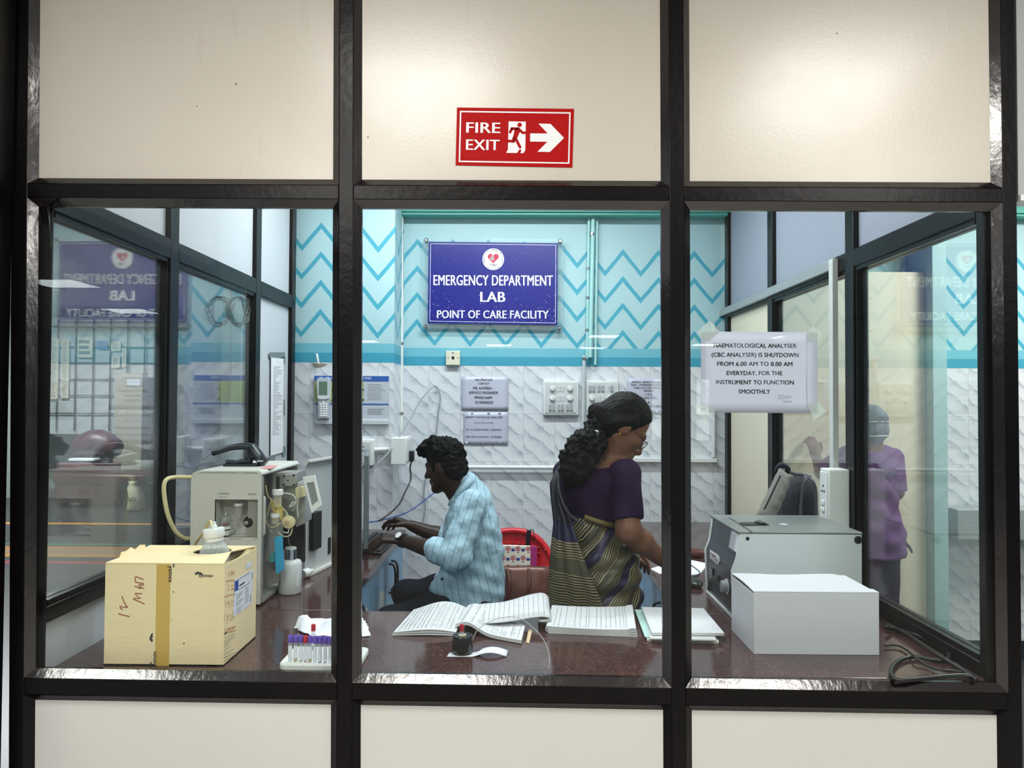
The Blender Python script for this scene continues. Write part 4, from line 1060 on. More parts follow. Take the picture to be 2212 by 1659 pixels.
# ---------------------------------------------------------------- blood analyser with its side cover swung open
GR = mat('analyser_housing', (206, 206, 200), 0.42, var=0.03, vs=8, bump=0.04, bs=120)
GRD = mat('analyser_dull_metal', (150, 150, 144), 0.45, 0.2, var=0.18, vs=30)
STEEL = mat('plate_steel', (172, 174, 172), 0.35, 0.6, var=0.1, vs=30)
DARK = mat('dark_cavity', (26, 27, 28), 0.6, var=0.2)
CLR = clear_mat('yellow_clear_plastic', (0.92, 0.90, 0.74), 0.28)
fb = onz(562, 1311, CZ); YA = fb.y; XA1 = fb.x
XA0 = at(411, 1150, YA).x
ZA1 = at(490, 1017, YA).z
YA2 = YA + 0.43
s = thing('blood_analyser', 'grey benchtop blood analyser with open side behind the cardboard box', 'analyser', ((XA0 + XA1) / 2, (YA + YA2) / 2, CZ))
def aF(x, y, dy=0.0): return at(400 + x / 4.254, 930 + y / 4.254, YA - 0.0 + dy)
# housing: a folded shell, front has a recess
r0, r1 = aF(276, 632), aF(666, 982)         # recess corners
mb = MB(); rad = 0.03
def arc_prof():
    pts = [(XA0, CZ + 0.006)]
    pts += [(XA0 + rad - rad * math.cos(a), ZA1 - rad + rad * math.sin(a)) for a in [math.pi / 2 * k / 6 for k in range(7)]]
    pts += [(XA1 - 0.012 + 0.012 * math.sin(a), ZA1 - 0.012 + 0.012 * math.cos(a)) for a in [math.pi / 2 * k / 4 for k in range(5)]]
    return pts
ap = arc_prof(); tk = 0.006
o_ = [(x, YA, z) for x, z in ap]; o2 = [(x, YA2, z) for x, z in ap]
cxm, czm = (XA0 + XA1) / 2, (CZ + ZA1) / 2
i_ = [(x + (tk if x < cxm else -tk), YA, z - (tk if z > czm else 0)) for x, z in ap]; i2 = [(x, YA2, z) for x, y, z in i_]
n = len(ap)
mb.add(o_ + o2 + i_ + i2, [(k, k + 1, n + k + 1, n + k) for k in range(n - 1)] + [(2 * n + k, 3 * n + k, 3 * n + k + 1, 2 * n + k + 1) for k in range(n - 1)] + [(k, 2 * n + k, 2 * n + k + 1, k + 1) for k in range(n - 1)] + [(n + k, n + k + 1, 3 * n + k + 1, 3 * n + k) for k in range(n - 1)])
mb.part('housing', GR, s, smooth=50)
mb = MB(); ft = 0.008                      # front plate around the recess
xs_ = [XA0 + 0.004, r0.x, r1.x, XA1 - 0.002]; zs_ = [CZ + 0.008, r1.z, r0.z, ZA1 - 0.008]
for i in range(3):
    for j in range(3):
        if i == 1 and j == 1: continue
        mb.box(xs_[i], xs_[i + 1], YA + 0.001, YA + ft, zs_[j], zs_[j + 1])
mb.part('front_plate', GR, s, smooth=None)
mb = MB(); d_ = 0.07
mb.box(r0.x, r1.x, YA + d_, YA + d_ + 0.004, r1.z, r0.z).box(r0.x - 0.003, r0.x, YA, YA + d_, r1.z, r0.z).box(r1.x, r1.x + 0.003, YA, YA + d_, r1.z, r0.z).box(r0.x, r1.x, YA, YA + d_, r1.z - 0.003, r1.z).box(r0.x, r1.x, YA, YA + d_, r0.z, r0.z + 0.003)
w = 0.004
mb.box(r0.x - w, r1.x + w, YA - 0.002, YA + 0.002, r0.z, r0.z + w).box(r0.x - w, r1.x + w, YA - 0.002, YA + 0.002, r1.z - w, r1.z).box(r0.x - w, r0.x, YA - 0.002, YA + 0.002, r1.z, r0.z).box(r1.x, r1.x + w, YA - 0.002, YA + 0.002, r1.z, r0.z)
mb.part('recess', GR, s, smooth=None)
q = aF(600, 838, 0.03)
kn = MB().lathe(q, [(0.016, -0.02), (0.021, -0.012), (0.021, 0.012), (0.015, 0.022), (0.0, 0.024)], 24, (0, -1, 0)).part('black_knob', BLACKP, s, label='black round knob')
MB().lathe(q + Vector((-0.005, -0.02, 0)), [(0.007, 0), (0.007, 0.009), (0.005, 0.011)], 14, (0, -1, 0)).part('knob_pin', STEEL, kn)
def jar(x, ytop, ybot, r, capm, m_, upside):
    q = aF(x, ybot, 0.035); h = (aF(x, ytop, 0.035) - q).z
    j = MB().lathe(q, [(r, 0), (r, h)], 22).part('trap_jar', m_, s)
    MB().lathe(q + Vector((0, 0, h if upside else -0.008)), [(r + 0.004, 0), (r + 0.004, 0.009)], 22).part('jar_lid', PLASTIC_W, j)
    return q, h, j
q, h, j = jar(493, 690, 800, 0.0125, PLASTIC_W, clear_mat('grey_clear_plastic', (0.66, 0.67, 0.64), 0.4), True)
q, h, j = jar(372, 790, 880, 0.0145, PLASTIC_W, CLEAR, False)
MB().lathe(q + Vector((0, 0, 0.001)), [(0.0125, 0), (0.0125, 0.010)], 18).part('red_liquid', mat('rust_red_liquid', (128, 66, 46), 0.3), j)
MB().lathe(q + Vector((0, 0, h)), [(0.0145, 0), (0.006, 0.004), (0.004, 0.010), (0.0025, 0.017)], 16).part('jar_nipple', STEEL, j)
a, b = aF(300, 955, 0.03), aF(425, 918, 0.03)
MB().box(a.x, b.x, YA + 0.004, YA + 0.055, a.z, b.z).part('jar_step', GR, s, bevel=0.002)
mb = MB()
for (x0, x1) in ((345, 405), (525, 635)):
    a, b = aF(x0, 1005, -0.0006), aF(x1, 992, -0.0006); mb.box(a.x, b.x, a.y, a.y + 0.0006, a.z, b.z)
mb.part('caption_strip', PLASTIC_W, s)
mb = MB(); k_ = pxm(YA) / 4.254
text_mb(mb, '(-0.0533)', aF(350, 585, -0.0006), X3, Z3, height=14 * k_, width=100 * k_, extrude=0, italic=0.2); text_mb(mb, 'Vacuum', aF(345, 617, -0.0006), X3, Z3, height=13 * k_, width=75 * k_, extrude=0, italic=0.2)
text_mb(mb, '(0.05)', aF(618, 590, -0.0006), X3, Z3, height=14 * k_, width=75 * k_, extrude=0, italic=0.2); text_mb(mb, 'Pressure', aF(632, 627, -0.0006), X3, Z3, height=13 * k_, width=70 * k_, extrude=0, italic=0.2)
mb.part('pencil_note', GREYINK, s, smooth=None)
MB().tube([at(414, 1031, YA + 0.03), at(376, 1031, YA + 0.0), at(358, 1038, YA - 0.03), at(354, 1062, YA - 0.04), at(362, 1110, YA - 0.04), at(378, 1146, YA - 0.02), at(397, 1162, YA + 0.01), at(414, 1163, YA + 0.03)], 0.0072, 12).part('thick_hose', YTUBE, s, smooth=180, label='thick yellowed hose')
# open side: inner frame and mechanism
XS = XA1
def sd(x, y, X=None, lift=0.0): return onx(400 + x / 4.254, 930 + y / 4.254, (XS if X is None else X)) + Vector((lift, 0, 0))
def yz(x, y, Yv): return at(400 + x / 4.254, 930 + y / 4.254, Yv)
MB().box(XS - 0.05, XS - 0.045, YA + 0.01, YA2 - 0.01, CZ + 0.01, ZA1 - 0.012).part('inner_plate', GRD, s)
MB().box(XS - 0.045, XS, YA + 0.01, YA + 0.022, CZ + 0.01, ZA1 - 0.02).box(XS - 0.045, XS, YA2 - 0.022, YA2 - 0.01, CZ + 0.01, ZA1 - 0.02).box(XS - 0.045, XS, YA + 0.022, YA2 - 0.022, CZ + 0.008, CZ + 0.02).part('frame_flange', GRD, s)
Ym = YA + 0.13
def slabp(name, pts, Yv, t_, m_, **kw): return MB().prism([yz(x, y, Yv) for x, y in pts], (0, t_, 0)).part(name, m_, s, bevel=0.0015, **kw)
slabp('motor_bracket', ((800, 388), (1030, 385), (1030, 560), (1000, 740), (870, 740), (800, 560)), Ym + 0.03, 0.10, STEEL)
slabp('bearing_plate', ((905, 405), (1005, 398), (1010, 510), (893, 510)), Ym, 0.03, STEEL)
mb = MB()
for (x, y) in ((912, 418), (998, 412), (906, 498), (1000, 500)): mb.lathe(yz(x, y, Ym), [(0.004, 0), (0.004, 0.004)], 10, (0, -1, 0))
mb.lathe(yz(945, 458, Ym), [(0.003, 0), (0.003, 0.002)], 10, (0, -1, 0)); mb.part('plate_screw', DARK, s)
q = yz(850, 700, Ym - 0.03)
h = yz(850, 590, Ym - 0.03).z - q.z
py = MB().lathe(q, [(0.014, 0), (0.014, h)], 20).part('syringe_barrel', CLR, s)
MB().lathe(q + Vector((0, 0, h)), [(0.019, 0), (0.019, 0.018), (0.012, 0.02)], 20).part('syringe_cap', PLASTIC_W, py)
MB().lathe(q + Vector((0, 0, h + 0.02)), [(0.006, 0), (0.006, 0.045)], 12).part('piston_rod', DARK, py)
q = yz(828, 860, Ym - 0.03); h = yz(828, 795, Ym - 0.03).z - q.z
py = MB().lathe(q, [(0.0, 0), (0.012, 0.003), (0.0135, h)], 20).part('mixing_chamber', CLR, s)
MB().lathe(q + Vector((0, 0, h)), [(0.0165, 0), (0.0165, 0.013)], 20).part('chamber_lid', PLASTIC_W, py)
q = yz(958, 838, Ym - 0.035)
d1 = MB().lathe(q, [(0.022, 0), (0.023, 0.004), (0.023, 0.012), (0.016, 0.016), (0.0, 0.0165)], 28, (0, -1, 0)).part('pump_head', mat('yellowed_plastic', (214, 204, 160), 0.4, var=0.06), s)
MB().lathe(q + Vector((-0.004, -0.016, 0)), [(0.008, 0), (0.008, 0.006)], 14, (0, -1, 0)).part('pump_hub', mat('tan_plastic', (178, 158, 128), 0.4), d1)
slabp('valve_block', ((1030, 470), (1062, 470), (1105, 560), (1100, 850), (1020, 890), (1000, 700)), Ym + 0.01, 0.09, STEEL)
slabp('valve_body', ((1010, 530), (1085, 515), (1090, 610), (1015, 625)), Ym - 0.02, 0.03, mat('yellowed_plastic', (214, 204, 160)))
slabp('black_cavity', ((900, 885), (1095, 860), (1092, 1210), (1070, 1215), (890, 1090)), Ym + 0.1, 0.02, DARK)
slabp('grey_lower_panel', ((740, 1195), (870, 1200), (850, 1400), (740, 1440)), Ym + 0.0, 0.02, GRD)
tubes = [[(740, 505), (760, 600), (800, 640), (830, 660)], [(905, 575), (985, 590), (1020, 640), (990, 690), (960, 700), (990, 660), (1020, 680), (985, 740)], [(740, 815), (760, 870), (810, 890), (880, 850)],
         [(925, 740), (945, 780), (960, 800)], [(850, 930), (900, 970), (960, 965), (985, 900)], [(1045, 480), (1052, 560), (1030, 700), (1040, 800)], [(790, 640), (770, 720), (750, 800)], [(760, 880), (790, 930), (830, 900), (850, 860)],
         [(870, 690), (930, 760), (900, 820)], [(960, 890), (940, 940), (900, 930)]]
for k, pts in enumerate(tubes):
    MB().tube([yz(x, y, Ym - 0.03 + 0.01 * math.sin(k + i)) for i, (x, y) in enumerate(pts)], 0.0024, 7).part('tubing', YTUBE if k % 2 == 0 else mat('clear_grey_tube', (196, 200, 190), 0.3), s, smooth=180)
g = [[yz(790 + 110 * u, 640 + 60 * u + 40 * v + 30 * v * u, Ym - 0.028 + 0.004 * math.sin(9 * u)) for u in [k / 8 for k in range(9)]] for v in (0, 0.5, 1, 1.5, 2.0)]
MB().sheet(g, 0.0015).part('ribbon_cable', mat('ribbon_yellow', (196, 180, 110), 0.4, var=0.15, vs=80), s)
slabp('lever_handle', ((818, 985), (888, 962), (892, 1100), (904, 1275), (855, 1320), (830, 1310)), Ym - 0.05, 0.014, mat('bright_blue_plastic', (58, 168, 214), 0.4, var=0.02), label='bright blue lever')
slabp('lever_clip', ((785, 1130), (820, 1120), (822, 1210), (775, 1212)), Ym - 0.04, 0.02, mat('teal_plastic', (70, 156, 164), 0.4))
mb = MB(); q = [yz(x, y, Ym - 0.06) for x, y in ((1078, 430), (1188, 412), (1250, 690), (1160, 765))]
c_ = sum(q, Vector()) / 4; inn = [c_ + (v - c_) * 0.62 for v in q]
fr = MB(); off = Vector((0.0, 0.012, 0))
for k in range(4): fr.prism([q[k], q[(k + 1) % 4], inn[(k + 1) % 4], inn[k]], off)
fp = fr.part('flip_frame', PLASTIC_W, s, bevel=0.001)
MB().prism([v + Vector((0, 0.004, 0)) for v in inn], (0, 0.004, 0)).part('flip_window', mat('grey_window', (140, 146, 146), 0.3), fp)
# swung-open side cover
ha = onz(650, 1251, CZ + 0.004); hb = onz(723, 1216, CZ + 0.004); dirv = (hb - ha); dirv.z = 0; dirv = dirv.normalized()
nrm_ = Vector((dirv.y, -dirv.x, 0))
hinge = Vector((XA1 + 0.004, YA2 + 0.002, 0)); Ld = 0.40
if hinge.x < ha.x: hinge = Vector((ha.x, max(ha.y, YA2 + 0.002), 0))
def dv(l, z, off=0.0): return hinge + dirv * l + nrm_ * off + Vector((0, 0, z))
mb = MB()
mb.prism([dv(0, CZ + 0.004), dv(Ld, CZ + 0.004), dv(Ld, ZA1 + 0.0), dv(0.03, ZA1 + 0.0), dv(0, ZA1 - 0.02)], -nrm_ * 0.006)
dr = mb.part('side_cover', mat('cover_inside', (188, 192, 194), 0.45, var=0.04, vs=7), s)
mb = MB().prism([dv(0.0, ZA1 - 0.006), dv(Ld, ZA1 - 0.006), dv(Ld, ZA1 + 0.002), dv(0.0, ZA1 + 0.002)], nrm_ * 0.02); mb.prism([dv(0, CZ + 0.002), dv(Ld, CZ + 0.002), dv(Ld, CZ + 0.012), dv(0, CZ + 0.012)], nrm_ * 0.022)
mb.part('cover_lip', GR, dr)
MB().prism([dv(0.03, CZ + 0.10, 0.001), dv(0.10, CZ + 0.10, 0.001), dv(0.10, CZ + 0.25, 0.001), dv(0.03, CZ + 0.25, 0.001)], nrm_ * 0.02).part('circuit_cover', DARK, dr)
MB().prism([dv(0.20, CZ + 0.05, 0.001), dv(0.225, CZ + 0.05, 0.001), dv(0.225, CZ + 0.12, 0.001), dv(0.20, CZ + 0.12, 0.001)], nrm_ * 0.002).part('slot', DARK, dr)
# ---- bottle beside the analyser
q = onz(626, 1281, CZ)
s = thing('reagent_bottle', 'white translucent reagent bottle with steel neck right of the open analyser', 'bottle', q)
rb_ = 24.5 * (q.y + 1.9) / 1600; hb_ = at(626, 1207, q.y).z - CZ
MB().lathe(q, [(rb_ * 0.9, 0), (rb_, 0.006), (rb_, hb_ * 0.86), (rb_ * 0.9, hb_ * 0.95), (rb_ * 0.5, hb_)], 30).part('vessel', FROST, s, smooth=60)
q2 = q + Vector((0.002, 0, hb_))
cp = MB().lathe(q2, [(rb_ * 0.52, 0), (rb_ * 0.52, 0.036)], 24).part('collar', CHROME, s)
MB().lathe(q2 + Vector((0, 0, 0.036)), [(rb_ * 0.48, 0), (rb_ * 0.48, 0.006)], 24).part('top_disc', PLASTIC_W, cp)
MB().tube([q2 + Vector((0, 0, 0.036)), at(623, 1165, q.y), at(624, 1150, q.y)], 0.0016, 6).part('probe', STEEL, s)
a = at(648, 1240, q.y - 0.01)
MB().box(q.x + rb_ * 0.78, q.x + rb_ * 0.9, q.y - rb_ * 0.62, q.y - rb_ * 0.3, CZ + 0.03, CZ + hb_ * 0.8).part('label_strip', PAPER, s)
q3 = onz(655, 1250, CZ) + Vector((0, 0, 0.018))
mb = MB().lathe(q3, [(0.016, 0), (0.018, 0.004), (0.018, 0.026), (0.010, 0.03), (0.007, 0.05)], 22, Vector((0.5, 0.85, 0.12)))
mb.solo('round_cap', PLASTIC_W, 'white round cap lying against the open analyser cover', 'cap', smooth=60)

# ---------------------------------------------------------------- barcode scanner on the analyser
SCN = mat('scanner_dark', (32, 38, 48), 0.3, var=0.1)
ZT = ZA1
def sc(x, y, Yv=YA + 0.2): return at(400 + x / 4.254, 930 + y / 4.254, Yv)
s = thing('barcode_scanner', 'dark hand-held barcode scanner resting in its stand on the analyser', 'scanner', Vector((sc(560, 330).x, YA + 0.2, ZT)))
rr_ = [0.011, 0.013, 0.014, 0.0145, 0.0155, 0.018, 0.021, 0.023]
MB().tube([sc(252, 207), sc(330, 185), sc(420, 158), sc(500, 146), sc(565, 146), sc(605, 160), sc(618, 205), sc(625, 245)], lambda t_: 0.0115 + 0.011 * max(0, t_ - 0.3), 14).part('handle', SCN, s, smooth=180)
mb = MB(); rs = []
for (cx, cy, w_, h_) in ((600, 140, 0.016, 0.012), (618, 165, 0.026, 0.024), (660, 215, 0.03, 0.034), (700, 262, 0.031, 0.036), (735, 300, 0.03, 0.012)):
    c_ = sc(cx, cy); rs.append([tuple(c_ + Vector((math.sin(R(-35)) * h_ * math.sin(a) * 0.6 + 0.012 * math.sin(a), w_ * math.cos(a), h_ * math.sin(a) * 0.8))) for a in [2 * math.pi * k / 18 for k in range(18)]])
hd = MB().rings(rs).part('scan_head', SCN, s, smooth=180)
MB().box(sc(690, 270).x, sc(745, 270).x, YA + 0.165, YA + 0.168, sc(0, 275).z, sc(0, 262).z).part('maker_plate', mat('pale_badge', (170, 190, 200), 0.4), hd)
mb = MB().tube([Vector((sc(380, 335).x, YA + 0.2, ZT + 0.012)), Vector((sc(470, 335).x, YA + 0.2, ZT + 0.01)), Vector((sc(545, 320).x, YA + 0.2, ZT + 0.016)), sc(585, 290), sc(590, 245)], lambda t_: 0.010 + 0.004 * t_, 12)
mb.box(sc(385, 0).x, sc(690, 0).x, YA + 0.165, YA + 0.235, ZT, ZT + 0.008)
mb.part('stand', SCN, s, smooth=50)
MB().tube([sc(252, 207), sc(200, 232), sc(160, 275), sc(130, 320), sc(110, 330, YA + 0.27), sc(80, 420, YA + 0.46), sc(60, 700, YA + 0.47)], 0.003, 8).part('cord', mat('grey_cable', (150, 160, 164)), s, smooth=180)
MB().prism([onz(400 + x / 4.254, 930 + y / 4.254, ZT + 0.0006) for x, y in ((690, 350), (770, 318), (850, 322), (790, 352))], (0, 0, 0.0006)).solo('printed_sticker', mat('pink_sticker', (220, 150, 150), 0.5, var=0.3, vs=90), 'small pink and white sticker on top of the analyser', 'sticker')

# ---------------------------------------------------------------- sample tubes in a white rack
RACK = mat('white_foam', (226, 228, 226), 0.6, var=0.02, bump=0.1)
a = onz(617, 1437, CZ)
RX0, RX1, RY0, RY1 = -0.628, -0.416, 0.046, 0.190
s = thing('tube_rack', 'white low rack of purple and red capped tubes', 'rack', ((RX0 + RX1) / 2, (RY0 + RY1) / 2, CZ))
mb = MB(); rr = 0.02
foot = []
for (cx, cy, a0) in ((RX1 - rr, RY1 - rr, 0), (RX0 + rr, RY1 - rr, 90), (RX0 + rr, RY0 + rr, 180), (RX1 - rr, RY0 + rr, 270)):
    foot += [(cx + rr * math.cos(R(a0 + 90 * k / 5)), cy + rr * math.sin(R(a0 + 90 * k / 5)), CZ) for k in range(6)]
mb.prism(foot, (0, 0, 0.018)).part('tray', RACK, s, bevel=0.004)
mb = MB()
slots = [(RX0 + 0.0165 + 0.0125 * k + 0.0, RY0 + 0.014 + 0.0005 * k) for k in range(12)]
GLT = clear_mat('tube_plastic', (0.86, 0.89, 0.92), 0.22)
def sample_tube(name, capm, liq, loc):
    t_ = thing(name, None, 'sample tube', loc)
    x, y, z = loc
    MB().lathe((x, y, z + 0.002), [(0.0, 0), (0.0035, 0.0008), (0.0052, 0.004), (0.0054, 0.062)], 16).part('tube', GLT, t_, smooth=60)
    c = MB().lathe((x, y, z + 0.058), [(0.0058, 0), (0.0063, 0.001), (0.0063, 0.016), (0.0057, 0.0178), (0.0034, 0.0178), (0.003, 0.015), (0.0, 0.015)], 18).part('cap', capm, t_, smooth=40)
    if liq is not None:
        MB().lathe((x, y, z + 0.0035), [(0.0, 0), (0.0046, 0.003), (0.0046, liq[1])], 14).part('blood_sample', liq[0], t_, smooth=50)
    m_ = MB(); rs = []
    for zz in (0.018, 0.05): rs.append([(x + 0.0056 * math.cos(R(200 + 14 * k)), y + 0.0056 * math.sin(R(200 + 14 * k)), z + zz) for k in range(11)])
    m_.rings(rs, cap=False, closed=False).part('paper_label', PAPER, t_)
    return t_
PURP = mat('purple_cap', (104, 78, 190), 0.4, var=0.03); REDC = mat('red_cap', (186, 36, 52), 0.4, var=0.03)
YL = mat('yellow_serum', (206, 170, 60), 0.3); RL = mat('dark_blood', (96, 34, 40), 0.3); PL = mat('pinkish_sample', (176, 110, 110), 0.3)
Zs = CZ + 0.006
kinds = [('purple', PURP, None), ('purple', PURP, (YL, 0.014)), ('purple', PURP, (PL, 0.006)), ('red', REDC, (PL, 0.006)), ('purple', PURP, (YL, 0.012)), ('purple', PURP, None), ('purple', PURP, (RL, 0.006)), ('purple', PURP, (PL, 0.005)), ('purple', PURP, None)]
lbls = ['purple capped sample tube at the left end of the white rack', 'purple capped tube holding yellow serum, second from the rack\'s left end', 'purple capped tube just left of the red capped one in the front row',
        'red capped tube in the middle of the front row', 'purple capped tube holding yellow serum, just right of the red capped one', 'purple capped tube third from the dark post', 'purple capped tube with dark blood settled at its bottom',
        'purple capped tube second from the right end of the front row', 'purple capped tube nearest the dark post at the rack\'s right']
lbls[5] = 'purple capped tube between one with yellow serum and one with dark blood'
xs_t = [at(x, 1400, RY0 + 0.016).x for x in (625, 637, 648.5, 659, 669.5, 680.5, 691.5, 703, 714)]
for k, (kn_, m_, lq) in enumerate(kinds):
    t_ = sample_tube('sample_tube', m_, lq, (xs_t[k], RY0 + 0.020 - 0.0014 * k + 0.004, Zs + 0.004)); t_['label'] = lbls[k]; t_['group'] = 'sample tubes in the white rack'
t_ = sample_tube('sample_tube', REDC, (RL, 0.02), (at(677, 1360, 0.16).x, 0.16, Zs + 0.006)); t_['label'] = 'red capped tube standing behind the front row of tubes'; t_['group'] = 'sample tubes in the white rack'
# crumpled white sheet behind the rack
c0 = [onz(x, y, CZ) for x, y in ((634, 1362), (722, 1392), (800, 1376), (786, 1340), (655, 1340))]
rr = random.Random(5); g = []
for j in range(12):
    row = []
    for i in range(18):
        u, v = i / 17, j / 11
        p = (c0[0].lerp(c0[1], u) if u < 0.6 else c0[0].lerp(c0[1], 0.6).lerp(c0[2], (u - 0.6) / 0.4)).lerp(c0[4].lerp(c0[3], u), v)
        z = CZ + 0.003 + 0.046 * (math.sin(math.pi * min(1, v * 1.15)) ** 1.5) * (0.55 + 0.45 * math.sin(u * 9 + 2 * v)) * math.sin(math.pi * (0.08 + 0.84 * u)) ** 0.5 + 0.006 * rr.random()
        row.append(Vector((p.x + 0.006 * (rr.random() - .5), p.y + 0.012 * (rr.random() - .5), z)))
    g.append(row)
MB().sheet(g, 0.0012).solo('crumpled_tissue', PAPER, 'crumpled white paper tissue behind the tube rack', 'tissue', smooth=30)
# ---------------------------------------------------------------- registers and papers on the front counter
PAGE = mat('page_white', (212, 214, 219), 0.6, var=0.02, vs=20)
def on(x, y, z=CZ): return onz(x, y, z)
def bilerp(c, u, v):                     # c: near-left, near-right, far-right, far-left
    return c[0].lerp(c[1], u).lerp(c[3].lerp(c[2], u), v)
class Page:
    """a block of sheets: footprint of four corners, height profile z(u, v), thickness t(u, v)"""
    def __init__(s, c, zf, t): s.c, s.zf, s.t = c, zf, t
    def p(s, u, v, lift=0.0):
        q = bilerp(s.c, u, v); return Vector((q.x, q.y, CZ + s.zf(u, v) + lift))
    def mb(s, nu=20, nv=8):
        top = [[s.p(i / nu, j / nv) for i in range(nu + 1)] for j in range(nv + 1)]
        mb = MB(); n1 = nu + 1
        bot = [[q - Vector((0, 0, s.t)) for q in r] for r in top]
        vs = [tuple(q) for r in top for q in r] + [tuple(q) for r in bot for q in r]; N = n1 * (nv + 1)
        fs = []
        for j in range(nv):
            for i in range(nu):
                a = j * n1 + i; fs.append((a, a + 1, a + n1 + 1, a + n1)); fs.append((N + a, N + a + n1, N + a + n1 + 1, N + a + 1))
        for i in range(nu): fs.append((i, N + i, N + i + 1, i + 1)); a = nv * n1 + i; fs.append((a, a + 1, N + a + 1, N + a))
        for j in range(nv): a = j * n1; fs.append((a, a + n1, N + a + n1, N + a)); a = j * n1 + nu; fs.append((a, N + a, N + a + n1, a + n1))
        return mb.add(vs, fs)
    def strip(s, mb, pts, w=0.0009, lift=0.0012):
        q = [s.p(u, v, lift) for u, v in pts]; n = len(q); L_, R_ = [], []
        for i in range(n):
            d = (q[min(i + 1, n - 1)] - q[max(i - 1, 0)]).normalized(); sd_ = d.cross(Z3).normalized() * w / 2
            L_.append(q[i] + sd_); R_.append(q[i] - sd_)
        return mb.add([tuple(k) for k in L_ + R_], [(i, i + 1, i + 1 + n, i + n) for i in range(n - 1)])
    def rule(s, ncol, nrow, seed, fill=0.7, cols=None):
        mb = MB(); rr = random.Random(seed)
        for k in range(ncol):
            u = 0.06 + 0.88 * (k + (0.3 * rr.random() if cols is None else 0)) / max(1, ncol - 1) if cols is None else cols[k]
            s.strip(mb, [(u, v / 6 * 0.9 + 0.05) for v in range(7)], 0.0008)
        for k in range(nrow):
            v = 0.07 + 0.86 * k / max(1, nrow - 1)
            for c in range(max(3, ncol)):
                if rr.random() < fill:
                    u0 = 0.05 + 0.9 * c / max(3, ncol); w_ = 0.6 * 0.9 / max(3, ncol)
                    s.strip(mb, [(u0 + w_ * i / 3, v + 0.006 * rr.random()) for i in range(4)], 0.001, 0.0013)
        return mb
sm = lambda x: x * x * (3 - 2 * x)
s = thing('open_register', 'large open register with curling right pages, its left page lying flat', 'book', on(985, 1350))
lp = Page([on(850, 1373), on(985, 1374), on(1008, 1323), on(894, 1323)], lambda u, v: 0.012 + 0.026 * math.sin(math.pi * min(1.0, (u * 0.95) ** 1.2)) * (0.35 + 0.65 * v), 0.009)
for k in range(3):
    z0 = 0.0035 * k
    pg = Page([q + Vector((-0.002 * (2 - k), -0.002 * (2 - k), 0)) for q in lp.c], (lambda k_: lambda u, v: 0.0035 * (k_ + 1) + 0.0262 * math.sin(math.pi * min(1.0, (u * 0.95) ** 1.2)) * (0.35 + 0.65 * v) * (k_ + 1) / 3)(k), 0.003)
    pb = pg.mb().part('page_block', PAGE, s, smooth=60)
pg.rule(13, 26, 3, 0.85).part('ruled_writing', GREYINK, pb, smooth=None)
# right pages: lower loose block turned slightly, and an upper sheaf that rolls over at its right end
rp = Page([on(984, 1366), on(1126, 1392), on(1134, 1362), on(1012, 1326)], lambda u, v: 0.012 + 0.026 * math.exp(-((u - 0.18) / 0.22) ** 2) + 0.004 * v, 0.010)
pb = rp.mb().part('loose_pages', PAGE, s, smooth=60)
rp.rule(7, 16, 5, 0.55).part('ruled_writing', GREYINK, pb, smooth=None)
r2 = Page([on(1000, 1362), on(1104, 1391), on(1126, 1368), on(1020, 1335)], lambda u, v: 0.016 + 0.024 * math.exp(-((u - 0.2) / 0.22) ** 2), 0.0012)
y0, y1 = on(1000, 1338).y, FEDGE - 0.01
def roll(u, v):                          # sheaf: rises from the gutter, sweeps right, rolls over at the end
    X0, X1 = on(1006, 1330).x, at(1172, 1310, 0.45).x
    y = 0.385 + 0.20 * v; lf = 0.42 + 0.58 * v
    if u < 0.80:
        t_ = u / 0.80
        return Vector((X0 + (X1 - X0) * t_, y + 0.03 * t_ * (1 - v), CZ + 0.022 + lf * (0.018 * math.sin(math.pi * t_ * 0.55) + 0.030 * t_ ** 2 + 0.003 * math.sin(t_ * 9))))
    a = (u - 0.80) / 0.20 * math.pi * 1.15
    e = Vector((X1, y + 0.03 * (1 - v), CZ + 0.022 + lf * (0.018 * math.sin(math.pi * 0.55) + 0.030 + 0.003 * math.sin(9))))
    return e + Vector((0.026 * math.sin(a), 0, -0.023 * lf * (1 - math.cos(a))))
g = [[roll(i / 34, j / 6) for i in range(35)] for j in range(7)]
pb = MB().sheet(g, 0.004).part('turned_pages', PAGE, s, smooth=180)
mb = MB(); rr = random.Random(9)
def rstrip(mb, pts, w=0.0009):
    q = []
    for u, v in pts:
        p = roll(u, v); d1 = (roll(min(1, u + 0.01), v) - roll(max(0, u - 0.01), v)); d2 = roll(u, min(1, v + 0.05)) - roll(u, max(0, v - 0.05))
        nn = d1.cross(d2).normalized(); q.append((p + nn * 0.0012, nn))
    n = len(q); L_, R_ = [], []
    for i in range(n):
        d = (q[min(i + 1, n - 1)][0] - q[max(i - 1, 0)][0]).normalized(); sd_ = d.cross(q[i][1]).normalized() * w / 2
        L_.append(q[i][0] + sd_); R_.append(q[i][0] - sd_)
    mb.add([tuple(k) for k in L_ + R_], [(i, i + 1, i + 1 + n, i + n) for i in range(n - 1)])
for k in range(17): rstrip(mb, [(0.06 + 0.05 * k, v / 5 * 0.94 + 0.03) for v in range(6)])
for k in range(3): rstrip(mb, [(0.05 + 0.045 * i, 0.08 + 0.05 * k) for i in range(18)])
for k in range(16):
    u0 = 0.06 + 0.05 * k
    for v in (0.25, 0.35, 0.5, 0.62, 0.75):
        if rr.random() < 0.45: rstrip(mb, [(u0 + 0.01 + 0.01 * i, v) for i in range(3)])
mb.part('ruled_writing', GREYINK, pb, smooth=None)

